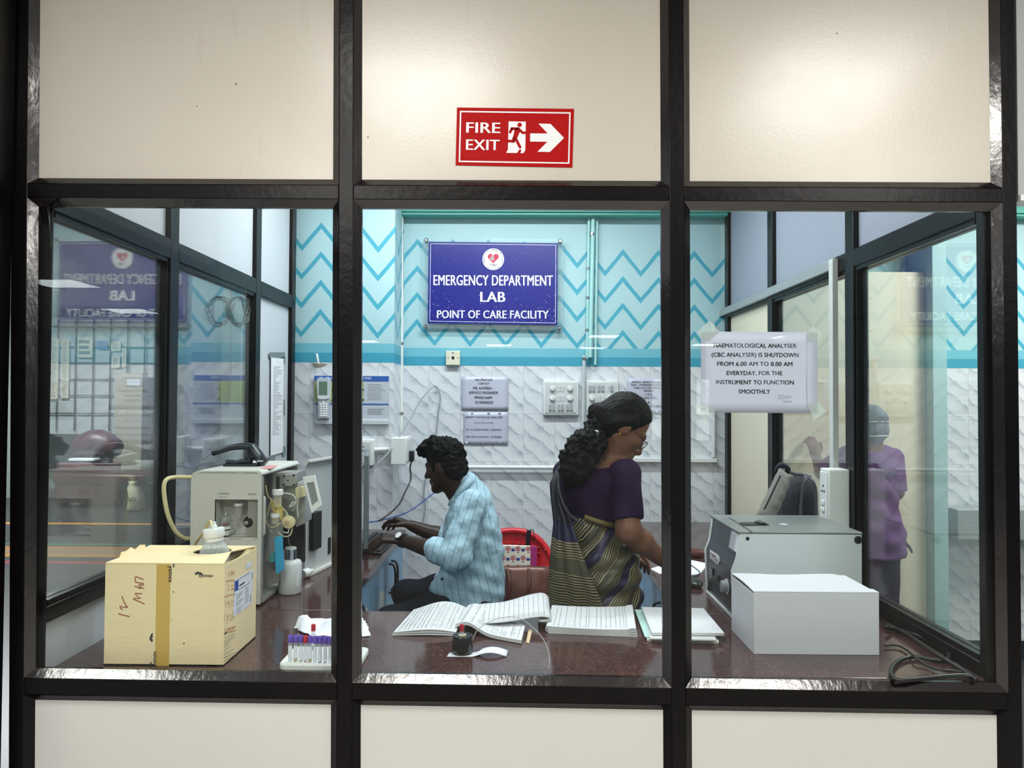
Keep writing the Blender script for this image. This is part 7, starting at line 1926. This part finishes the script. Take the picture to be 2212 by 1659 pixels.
hand(b, wrR, (0.75, 0.35, -0.42), (-0.3, 0.2, -0.9), (0.2, 0.9, 0.1), 0.5, 0.9)
hand(b, wrL, (0.8, 0.1, -0.3), (-0.2, -0.2, -0.9), (0.1, -0.9, 0.2), 0.5, 0.9)
flesh(b, 'body', SKW, wom)
for s_ in (-1, 1):
    MB().ball(wf(0.083, 0.031 * s_, 0.001), 0.0105 * kw, seg=14, rings=8).part('eye', mat('eye_white', (190, 186, 180)), wom, smooth=180)
    MB().tube([wf(0.076, 0.050 * s_, 0.022), wf(0.090, 0.03 * s_, 0.029), wf(0.098, 0.012 * s_, 0.025)], 0.0032 * kw, 8).part('eyebrow', WHAIR, wom, smooth=180)
gl = None
mb = MB(); 
for s_ in (-1, 1):
    ring = [wf(0.108 + 0.0 * math.cos(a), s_ * 0.034 + 0.026 * math.cos(a), -0.004 + 0.018 * math.sin(a)) for a in [2 * math.pi * k / 20 for k in range(21)]]
    mb.tube(ring, 0.0013, 6, 0)
    mb.tube([wf(0.106, 0.060 * s_, 0.002), wf(0.06, 0.074 * s_, 0.004), wf(-0.01, 0.083 * s_, 0.006), wf(-0.03, 0.082 * s_, -0.012)], 0.0014, 6)
mb.tube([wf(0.109, 0.009, 0.0), wf(0.114, 0, 0.003), wf(0.109, -0.009, 0.0)], 0.0013, 6)
gl = mb.part('spectacles', mat('dark_metal', (44, 46, 50)), wom, smooth=180)
mb = MB()
for s_ in (-1, 1):
    mb.add([tuple(wf(0.108, s_ * 0.034 + 0.025 * math.cos(a), -0.004 + 0.017 * math.sin(a))) for a in [2 * math.pi * k / 20 for k in range(20)]], [tuple(range(20))])
mb.part('lens', clear_mat('spectacle_lens', (0.97, 0.98, 0.98), 0.05), gl, smooth=None)
h = SDF(V3(HW) - 0.18, V3(HW) + 0.17, 0.004)
Mw = np.stack([V3(Fw), V3(Sw), V3(Uw)], 1)
h.ell(wf(-0.014, 0, 0.046), [0.108 * kw, 0.087 * kw, 0.094 * kw], Mw, 0.0)
h.cut_ell(wf(0.112, 0, -0.028), [0.095 * kw, 0.15 * kw, 0.128 * kw], Mw, 0.012)
h.cone(wf(-0.07, 0, 0.0), wf(-0.115, 0, -0.03), 0.055, 0.04, 0.03); h.ell(wf(-0.05, 0, -0.03), [0.068 * kw, 0.080 * kw, 0.075 * kw], Mw, 0.03)
h.cone(wf(0.0, -0.078, 0.03), wf(-0.05, -0.075, -0.02), 0.018, 0.02, 0.02); h.cone(wf(0.0, 0.078, 0.03), wf(-0.05, 0.075, -0.02), 0.018, 0.02, 0.02)
flesh(h, 'hair', WHAIR, wom, 1, lambda P: 0.0007 * np.sin(P[:, 0] * 300 - P[:, 2] * 520) + fractal(P, 30, 0.003, 2))
q = SDF(V3(Wp(1255, 985)) - 0.21, V3(Wp(1255, 975)) + 0.19, 0.005)
q.chain([wf(-0.10, 0, -0.03), Wp(1284, 944, -0.07), Wp(1266, 966, -0.11), Wp(1248, 992, -0.12), Wp(1240, 1016, -0.12), Wp(1244, 1034, -0.115)], [0.036, 0.040, 0.058, 0.056, 0.040, 0.016], 0.03)
flesh(q, 'ponytail', WHAIR, wom, 1, lambda P: fractal(P, 45, 0.018, 4))
rr = random.Random(3); mb = MB()
for k in range(650):                         # loose curls round the ponytail
    t0 = rr.random(); c_ = Vector(Wp(1280, 950, -0.09)).lerp(Wp(1240, 1024, -0.12), t0)
    d_ = Vector((rr.gauss(0, 1), rr.gauss(0, 0.6), rr.gauss(0, 1))).normalized(); rad = 0.052 * (1 - 0.35 * abs(t0 - 0.4))
    p0 = c_ + d_ * rad * 0.8; e_ = Vector((rr.gauss(-0.3, 0.6), rr.gauss(0, 0.5), rr.gauss(-0.3, 0.7))).normalized()
    e1 = e_.orthogonal().normalized(); e2 = e_.cross(e1); cr = 0.004 + 0.004 * rr.random()
    pts = [p0 + e_ * 0.0035 * i + (e1 * math.cos(i * 1.1 + k) + e2 * math.sin(i * 1.1 + k)) * cr + d_ * 0.0008 * i for i in range(10)]
    mb.tube(pts, 0.0007, 4, 3)
mb.part('curls', WHAIR, wom, smooth=180, kind='stuff')
MB().tube([Wp(1283, 934, -0.115), Wp(1289, 932, -0.12), Wp(1294, 937, -0.11)], 0.005, 8).part('hair_clip', PLASTIC_W, wom, smooth=180)
MB().lathe(wf(-0.012, -0.086, -0.050), [(0.004, 0), (0.005, 0.003), (0.002, 0.006)], 12, -Sw).part('earring', mat('gold', (206, 160, 80), 0.25, 1.0), wom)
# blouse
BL = mat('dark_purple_blouse', (34, 14, 48), 0.7, var=0.18, vs=12, bump=0.0, spec=0.15)
q = SDF((0.05, 0.60, 0.98), (0.66, 1.28, 1.36), 0.005)
q.chain([Wp(1300, 1006), Wp(1283, 1050), Wp(1282, 1118)], [0.080, 0.118, 0.112], 0.05, flatten=((0.6, 0.8, 0), 1.0))
q.cone(Wp(1338, 1030, -0.05), Wp(1322, 1118, -0.03), 0.065, 0.06, 0.04); q.cone(Wp(1344, 1030, -0.09), Wp(1232, 1030, 0.08), 0.058, 0.058, 0.05)
q.cut_ell(Wp(1312, 968, -0.04), (0.085, 0.13, 0.066), None, 0.02)
flesh(q, 'blouse', BL, wom, 2, lambda P: wave(P, (0.003, 30, 10, 50, 0), (0.002, -60, 20, 35, 1)))
def wsleeve(sh, el, fr):
    sh, el = Vector(sh), Vector(el); e = sh.lerp(el, fr)
    q = SDF(np.minimum(V3(sh), V3(e)) - 0.1, np.maximum(V3(sh), V3(e)) + 0.1, 0.004)
    q.cone(sh, e, 0.060, 0.056, 0.02, flat=True)
    flesh(q, 'sleeve', BL, wom, 2, lambda P: wave(P, (0.0025, 50, 20, 30, 0)))
wsleeve(shR, elR, 0.80); wsleeve(shL, elL, 0.75)
# sari: skirt with hip drape, waist roll, shoulder end
def sari_mat(name, a, b_, period=0.0082, shift=0.0, wide=0.13, upper=None):
    t = NT(name); x, y, z = t.xyz(t.pos(True))
    q = t.m('ADD', t.m('MULTIPLY', x, a), t.m('MULTIPLY', z, b_)); q = t.m('ADD', q, t.m('MULTIPLY', y, 0.35 * a))
    q = t.m('ADD', q, t.m('MULTIPLY', t.noise(t.pos(True), 5, 3), 0.035))
    st_ = t.m('LESS_THAN', t.m('FRACT', t.m('DIVIDE', t.m('ADD', q, 10.0), period)), 0.5)
    w_ = t.m('FRACT', t.m('DIVIDE', t.m('ADD', q, 10.0 + shift), wide))
    plain = t.between(w_, 0.34, 0.52); navy = t.between(w_, 0.72, 0.92)
    gold = t.mix(t.noise(t.pos(True), 40, 3), rgb(120, 112, 80), rgb(168, 156, 110))
    olive = t.mix(t.noise(t.pos(True), 14, 3), rgb(58, 56, 44), rgb(88, 84, 64))
    if upper: st_ = t.m('MULTIPLY', st_, t.m('LESS_THAN', z, upper)); plain = t.m('MULTIPLY', plain, t.m('LESS_THAN', z, upper))
    c = t.mix(st_, rgb(18, 16, 28), gold); c = t.mix(plain, c, olive); c = t.mix(navy, c, rgb(26, 22, 60))
    p = t.bsdf(c, 0.42, 0.15, t.bump(t.noise(t.pos(True), 300, 2), 0.15, 0.001))
    return t.mat
SR1 = sari_mat('gold_striped_sari', 0.743, -0.669)
SR2 = sari_mat('gold_striped_sari_end', 0.10, 0.995, 0.0095, 0.02, 0.30, 1.04)
q = SDF((0.03, 0.62, 0.02), (0.62, 1.24, 1.10), 0.006)
for (x0, x1, y, ry) in ((1216, 1338, 1122, 0.115), (1212, 1352, 1150, 0.13), (1206, 1378, 1195, 0.155), (1204, 1386, 1240, 0.165), (1204, 1388, 1290, 0.16), (1208, 1386, 1360, 0.15)):
    c_ = Wp((x0 + x1) / 2, y); q.ell(c_, ((x1 - x0) / 2 * (YW + 1.9) / 1600, ry, 0.07), None, 0.04)
q.cone(Wp(1300, 1350), (Wp(1300, 1350).x, YW, 0.05), 0.15, 0.17, 0.04, flat=True)
flesh(q, 'sari_skirt', SR1, wom, 2, lambda P: wave(P, (0.005, 60, 10, -52, 0), (0.003, 95, 0, -80, 1.2), (0.003, 25, 40, 12, 2)))
mb = MB()
mb.tube([Wp(1262, 1116, -0.13), Wp(1290, 1126, -0.135), Wp(1320, 1134, -0.12), Wp(1338, 1136, -0.09)], 0.0095, 10)
mb.part('waist_roll', mat('gold_border', (104, 92, 48), 0.45, 0.3, var=0.3, vs=70, stretch=(6, 1, 1)), wom, smooth=180)
# the loose end: over the left shoulder and down the back
g = []
edgeL = [(1215, 1000, 0.02), (1200, 1020, -0.03), (1189, 1045, -0.06), (1192, 1090, -0.08), (1195, 1130, -0.10), (1190, 1180, -0.12), (1187, 1240, -0.13), (1184, 1300, -0.13), (1183, 1360, -0.13)]
edgeR = [(1230, 1003, -0.06), (1216, 1025, -0.115), (1208, 1050, -0.135), (1214, 1085, -0.15), (1230, 1115, -0.165), (1242, 1150, -0.18), (1262, 1210, -0.195), (1285, 1265, -0.195), (1315, 1345, -0.19)]
for j in range(len(edgeL) * 3 - 2):
    t0 = j / 3; i0 = int(t0); fr = t0 - i0; i1 = min(i0 + 1, len(edgeL) - 1)
    L_ = Vector(edgeL[i0]).lerp(Vector(edgeL[i1]), fr); R_ = Vector(edgeR[i0]).lerp(Vector(edgeR[i1]), fr)
    g.append([Wp(*(L_.lerp(R_, k / 12))) + Vector((0, -0.008 * math.sin(k * 1.5 + j * 0.2) - 0.02 * math.sin(math.pi * k / 12), 0)) for k in range(13)])
MB().sheet(g, 0.004).part('sari_end', [SR2], wom, smooth=180)
mb = MB().tube([Wp(1215, 998, -0.09), Wp(1206, 1030, -0.13), Wp(1212, 1075, -0.155), Wp(1232, 1112, -0.172), Wp(1262, 1135, -0.17)], 0.0035, 8)
mb.part('sari_border', mat('grey_border', (62, 58, 66), 0.6, var=0.2), wom, smooth=180)
for dx in (-0.06, 0.07):
    q = SDF((wom.location.x + dx - 0.07, YW - 0.13, 0), (wom.location.x + dx + 0.07, YW + 0.2, 0.12), 0.006)
    q.cone((wom.location.x + dx, YW - 0.04, 0.03), (wom.location.x + dx, YW + 0.13, 0.025), 0.038, 0.03, 0.01).cone((wom.location.x + dx, YW - 0.03, 0.03), (wom.location.x + dx, YW - 0.03, 0.1), 0.032, 0.03, 0.02); q.cut((0, 0, 0.001), (0, 0, -1))
    flesh(q, 'sandal', mat('dark_leather', (50, 34, 28), 0.5), wom, 1)
pa = [onz(1388, 1229, CZ), onz(1425, 1240, CZ), onz(1475, 1228, CZ), onz(1440, 1218, CZ)]
MB().prism([Vector((max(v.x, REDGE + 0.004), v.y, CZ)) for v in pa], (0, 0, 0.0012)).solo('loose_paper', PAPER, 'white sheet of paper under the standing woman\'s hand', 'paper')

# ================================================================ the person in the next room
YP = 1.98
SKP = skin_mat('brown_skin_far', (116, 82, 66), (128, 92, 74))
per = thing('person', 'person in lilac tunic and dark purple trousers standing in the next room', 'person', (at(1885, 1300, YP).x, YP, 0))
Pp = lambda x, y, dy=0.0: at(x, y, YP + dy)
HPc = Vector(Pp(1876, 922)); kp = 0.80
pf = lambda f, s_, u: HPc + (Vector((-0.25, 0.968, 0)) * f + Vector((-0.968, -0.25, 0)) * s_ + Vector((0, 0, 1)) * u) * kp
b = SDF((1.30, 1.55, 0.55), (2.25, 2.29, 1.52), 0.006)
head(b, pf, kp)
b.chain([pf(-0.02, 0, -0.06), Pp(1880, 975), Pp(1885, 1060), Pp(1888, 1140)], [0.05, 0.06, 0.09, 0.10], 0.04)
sR, sL = Pp(1928, 990), Pp(1832, 985)
b.cone(sR, sL, 0.045, 0.045, 0.04)
eR, wR_ = Pp(1936, 1062, -0.02), Pp(1915, 1105, 0.16)
eL, wL_ = Pp(1776, 1020, 0.06), Pp(1762, 985, 0.20)
b.chain([sR, eR, wR_], [0.042, 0.036, 0.024], 0.02); b.chain([sL, eL, wL_], [0.042, 0.036, 0.024], 0.02)
hand(b, wR_, (-0.7, 0.5, -0.1), (-0.3, -0.5, -0.5), (0, 0.2, 1), 0.6, 0.85); hand(b, wL_, (-0.1, 0.35, 0.9), (0, 1, -0.2), (1, 0, 0), 0.5, 0.85)
flesh(b, 'body', SKP, per)
CAPM = mat('grey_cap_cloth', (112, 124, 134), 0.8, var=0.1, vs=30)
h = SDF(V3(HPc) - 0.16, V3(HPc) + 0.16, 0.005)
Mp = np.stack([V3(pf(1, 0, 0)) - V3(HPc), V3(pf(0, 1, 0)) - V3(HPc), V3(pf(0, 0, 1)) - V3(HPc)], 1); Mp = Mp / np.linalg.norm(Mp, axis=0)
h.ell(pf(-0.02, 0, 0.05), [0.112 * kp, 0.094 * kp, 0.098 * kp], Mp, 0.0); h.ell(pf(-0.05, 0, -0.02), [0.085 * kp, 0.088 * kp, 0.09 * kp], Mp, 0.03)
h.cut(pf(0.06, 0, 0), V3(pf(1, 0, -0.35)) - V3(HPc))
flesh(h, 'head_cover', CAPM, per, 1, lambda P: fractal(P, 20, 0.006, 2))
for u in (0.025, -0.065):
    MB().tube([pf(-0.02 - 0.113 * math.cos(a), 0.100 * math.sin(a), u + 0.012 * math.cos(a)) for a in [R(-80 + 20 * k) for k in range(9)]], 0.003, 6, 2).part('mask_strap', PLASTIC_W, per, smooth=180)
TUN = mat('lilac_tunic', (106, 64, 122), 0.8, var=0.1, vs=9, spec=0.15)
q = SDF((1.30, 1.6, 0.62), (2.25, 2.29, 1.42), 0.006)
trw = [(1835, 1938, 985, 0.085), (1830, 1948, 1012, 0.10), (1832, 1942, 1050, 0.105), (1836, 1932, 1082, 0.105), (1834, 1942, 1120, 0.12), (1832, 1952, 1160, 0.13), (1834, 1950, 1200, 0.125)]
trw = [np.array(trw[i]) * (1 - k / 3) + np.array(trw[i + 1]) * k / 3 for i in range(6) for k in range(3)] + [np.array(trw[6])]
for (x0, x1, y, ry) in trw:
    q.ell(Pp((x0 + x1) / 2, y), ((x1 - x0) / 2 * (YP + 1.9) / 1600, ry, 0.06), None, 0.02)
q.cut(Pp(1880, 1200), (0, 0, -1)); q.cut_ell(Pp(1880, 955, -0.02), (0.07, 0.09, 0.05), None, 0.01)
flesh(q, 'tunic', TUN, per, 2, lambda P: wave(P, (0.004, 30, 10, 50, 0), (0.003, 20, 10, -70, 1)))
for (sh, el) in ((sR, eR), (sL, eL)):
    q = SDF(np.minimum(V3(sh), V3(el)) - 0.09, np.maximum(V3(sh), V3(el)) + 0.09, 0.006); q.cone(sh, el, 0.056, 0.052, 0.01, flat=True)
    flesh(q, 'sleeve', TUN, per, 2)
q = SDF((1.55, 1.7, 0.03), (2.2, 2.28, 0.95), 0.008)
q.ell(Pp(1888, 1180), (0.125, 0.115, 0.1), None, 0.03)
for px in (1868, 1908):
    k0 = Pp(px, 1200); q.chain([k0, Vector((k0.x, YP, 0.45)), Vector((k0.x, YP, 0.07))], [0.085, 0.066, 0.06], 0.03)
q.cut((0, 0, 0.06), (0, 0, -1))
flesh(q, 'trousers', mat('dark_purple_trousers', (40, 20, 62), 0.75, var=0.12, vs=10), per, 2, lambda P: wave(P, (0.004, 30, 20, 20, 0)))
for px in (1868, 1908):
    x = Pp(px, 1200).x
    q = SDF((x - 0.07, YP - 0.12, 0), (x + 0.07, YP + 0.22, 0.12), 0.007); q.cone((x, YP - 0.03, 0.035), (x, YP + 0.13, 0.03), 0.04, 0.034, 0.01).cone((x, YP, 0.04), (x, YP, 0.1), 0.04, 0.04, 0.02); q.cut((0, 0, 0.001), (0, 0, -1))
    flesh(q, 'shoe', BLACKP, per, 1)
MB().tube([Pp(1945, 1150, -0.05), Pp(1954, 1172, -0.05), Pp(1964, 1182, -0.05), Pp(1970, 1194, -0.05)], lambda t_: 0.014 - 0.009 * t_, 10).part('tunic_tie', mat('dark_purple_trousers', (40, 20, 62)), per, smooth=180)
# ---------------------------------------------------------------- far side hall seen through the left partition
BUR = mat('burgundy_vinyl', (72, 16, 38), 0.4, var=0.1, vs=6)
HG = mat('hall_steel', (150, 156, 160), 0.3, 0.8)
def far(x, y, Y): return at(x, y, Y)
YT = 7.6
g0 = onz(186, 1098, 0.0)
YT = g0.y
tx0, tx1 = far(112, 1050, YT).x, far(312, 1050, YT).x
s = thing('hospital_trolley', 'burgundy padded trolley with raised headrest in the hall at left', 'trolley', ((tx0 + tx1) / 2, YT, 0))
zt1 = far(200, 1000, YT).z; zb1 = far(200, 1085, YT).z
MB().box(tx0, tx1, YT, YT + 0.75, zb1 + 0.25, zb1 + 0.38).part('mattress', BUR, s, bevel=0.03)
MB().box(tx0 + 0.02, tx1 - 0.35, YT + 0.02, YT + 0.06, zb1 - 0.02, zt1).part('side_panel', BUR, s, bevel=0.02)
hx0_, hx1_ = far(132, 960, YT).x, far(226, 960, YT).x
MB().tube([(hx0_, YT + 0.35, far(0, 972, YT).z), ((hx0_ + hx1_) / 2, YT + 0.35, far(0, 958, YT).z), (hx1_, YT + 0.35, far(0, 975, YT).z)], lambda t_: 0.12 + 0.07 * math.sin(math.pi * t_), 16).part('headrest', BUR, s, smooth=180)
MB().box(hx0_ + 0.03, hx1_ - 0.2, YT + 0.1, YT + 0.55, zt1, zt1 + 0.05).part('folded_sheet', PAPER, s, bevel=0.02)
MB().box(tx0 + 0.05, tx1 - 0.05, YT + 0.1, YT + 0.65, 0.22, 0.27).part('lower_frame', HG, s)
for (dx, dy) in ((0.1, 0.08), (0.1, 0.66), (-0.1, 0.08), (-0.1, 0.66)):
    x = (tx0 if dx > 0 else tx1) + dx
    MB().cyl((x, YT + dy, 0.1), (x, YT + dy, zb1 + 0.26), 0.02).part('leg', HG, s)
    MB().lathe((x, YT + dy - 0.015, 0.075), [(0.05, 0), (0.075, 0.004), (0.075, 0.026), (0.05, 0.03)], 20, (0, 1, 0)).part('wheel', BLACKP, s)
q = onz(292, 1103, 0.0); yk = q.y
bg = MB(); w_ = (far(306, 1070, yk).x - far(276, 1070, yk).x) / 2; zt3 = far(290, 1040, yk).z
rs = []
for t_, a_ in ((0, 0.95), (0.1, 1.1), (0.5, 1.0), (0.8, 0.8), (0.93, 0.5), (1.0, 0.62)):
    rs.append(blobring(q.x + 0.03 * math.sin(5 * t_), yk, zt3 * t_, w_ * a_, 0.1 * a_, 24, 2.6))
s = thing('printed_sack', 'white and yellow printed sack standing in the hall', 'sack', (q.x, yk, 0))
bg.rings(rs).part('sack_body', mat('white_sack', (206, 204, 180), 0.5, var=0.06, bump=0.4, bs=20), s, smooth=180)
m_ = MB(); text_mb(m_, 'BIO', (q.x, yk - 0.108, zt3 * 0.35), X3, Z3, width=w_ * 1.3, bold=0.03, extrude=0.002); m_.part('lettering', INK, s, smooth=None)
# barred window with notices, at the far end
YG = 9.4
MB().box(far(60, 800, YG).x, far(352, 800, YG).x, YG + 0.05, YG + 0.08, 0.95, 2.75).solo('window_10', mat('window_board_pale', (186, 194, 198), 0.5), kind='structure')
gr = thing('window_grille', 'dark square window grille at the far end of the hall', 'grille', far(200, 930, YG))
mb = MB()
for x in (92, 124, 163, 201, 238, 275, 312, 349): q = far(x, 800, YG); mb.box(q.x - 0.008, q.x + 0.008, YG - 0.010, YG + 0.010, 1.0, 2.72)
mb.part('upright_bars', mat('dark_metal', (44, 46, 50)), gr)
mb = MB()
for y in (705, 749, 783, 818, 853, 892): q = far(0, y, YG); mb.box(far(62, 0, YG).x, far(352, 0, YG).x, YG - 0.010, YG + 0.010, q.z - 0.007, q.z + 0.007)
mb.part('cross_bars', mat('dark_metal', (44, 46, 50)), gr)
NOT = [((97, 731, 126, 862), 'long typed notice sheet at the far left of the hall window', None), ((130, 733, 149, 860), 'narrow typed sheet beside the long notice on the hall window', None), ((166, 728, 199, 772), 'notice with two large lines of capitals on the hall window', 'NO ENTRY'),
       ((208, 736, 231, 754), 'small blue notice on the hall window', 'b'), ((239, 738, 260, 758), 'small white notice above another near the window middle', None), ((240, 768, 258, 794), 'white half page notice below a smaller one on the hall window', None), ((262, 752, 272, 792), 'tall narrow white slip on the hall window', None)]
for (x0, y0, x1, y1), lb, tx in NOT:
    a, b = far(x0, y1, YG - 0.03), far(x1, y0, YG - 0.03)
    th = thing('notice', lb, 'paper', ((a.x + b.x) / 2, YG - 0.02, a.z), 'notices on the hall window')
    MB().box(a.x, b.x, YG - 0.018, YG - 0.014, a.z, b.z).part('sheet', mat('poster_blue', (52, 98, 178)) if tx == 'b' else mat('old_paper', (214, 208, 190), 0.6, var=0.05), th)
    m_ = lines_mb(MB(), (a.x + 0.02, YG - 0.018, a.z + 0.03), X3, Z3, (b.x - a.x) - 0.04, (b.z - a.z) - 0.06, 3 if tx == 'NO ENTRY' else max(4, int((b.z - a.z) / 0.03)), 0.05 if tx == 'NO ENTRY' else 0.008, int(x0), 0.002)
    m_.part('printed_lines', GREYINK, th, smooth=None)
a, b = far(208, 852, YG - 0.5), far(224, 830, YG - 0.5)
# cupboard and blue boards in the hall
a, b = far(243, 1010, 9.18), far(308, 806, 9.18)
s = thing('steel_cupboard', 'beige cupboard standing before the hall window', 'cupboard', ((a.x + b.x) / 2, 9.27, 0))
MB().box(a.x, b.x, 9.18, 9.36, 0.0, b.z).part('body', mat('beige_steel', (176, 168, 152), 0.5, var=0.04), s, bevel=0.01)
q0, q1 = far(274, 833, 9.17), far(303, 819, 9.17)
MB().box(q0.x, q1.x, 9.17, 9.18, q0.z, q1.z).part('name_plate', PAPER, s)
a, b = far(402, 905, 8.0), far(560, 742, 8.0)
s = thing('notice_board', 'dark blue notice board with pale sheets on the hall wall', 'board', ((a.x + b.x) / 2, 8.0, a.z))
X_W = -1.42
pa_, pb__ = onx(404, 905, X_W - 0.02), onx(470, 742, X_W - 0.02)
s.location = (X_W - 0.01, (pa_.y + pb__.y) / 2, 1.2)
MB().box(X_W - 0.03, X_W, min(pa_.y, pb__.y), max(pa_.y, pb__.y), 1.2, 2.1).part('board', mat('deep_blue_felt', (34, 52, 110), 0.7), s)
for k in range(3):
    yy = min(pa_.y, pb__.y) + 0.2 + 0.45 * k
    MB().box(X_W - 0.034, X_W - 0.03, yy, yy + 0.3, 1.45, 1.9).part('pinned_sheet', PAPER, s)
a = far(70, 770, 9.0)
MB().box(-9.4, far(58, 0, 9.3).x, 9.2, 9.3, 0.0, CEIL).solo('wall_hall_pier', mat('pale_green_grey', (186, 200, 198)), kind='structure')

MB().box(2.47, 3.3, 2.31, 2.497, 0.73, 0.90).solo('wall_ledge', mat('grey_ledge', (150, 158, 160), 0.3, var=0.08, vs=30), 'grey ledge on the tiled wall of the next room', 'ledge', bevel=0.004)
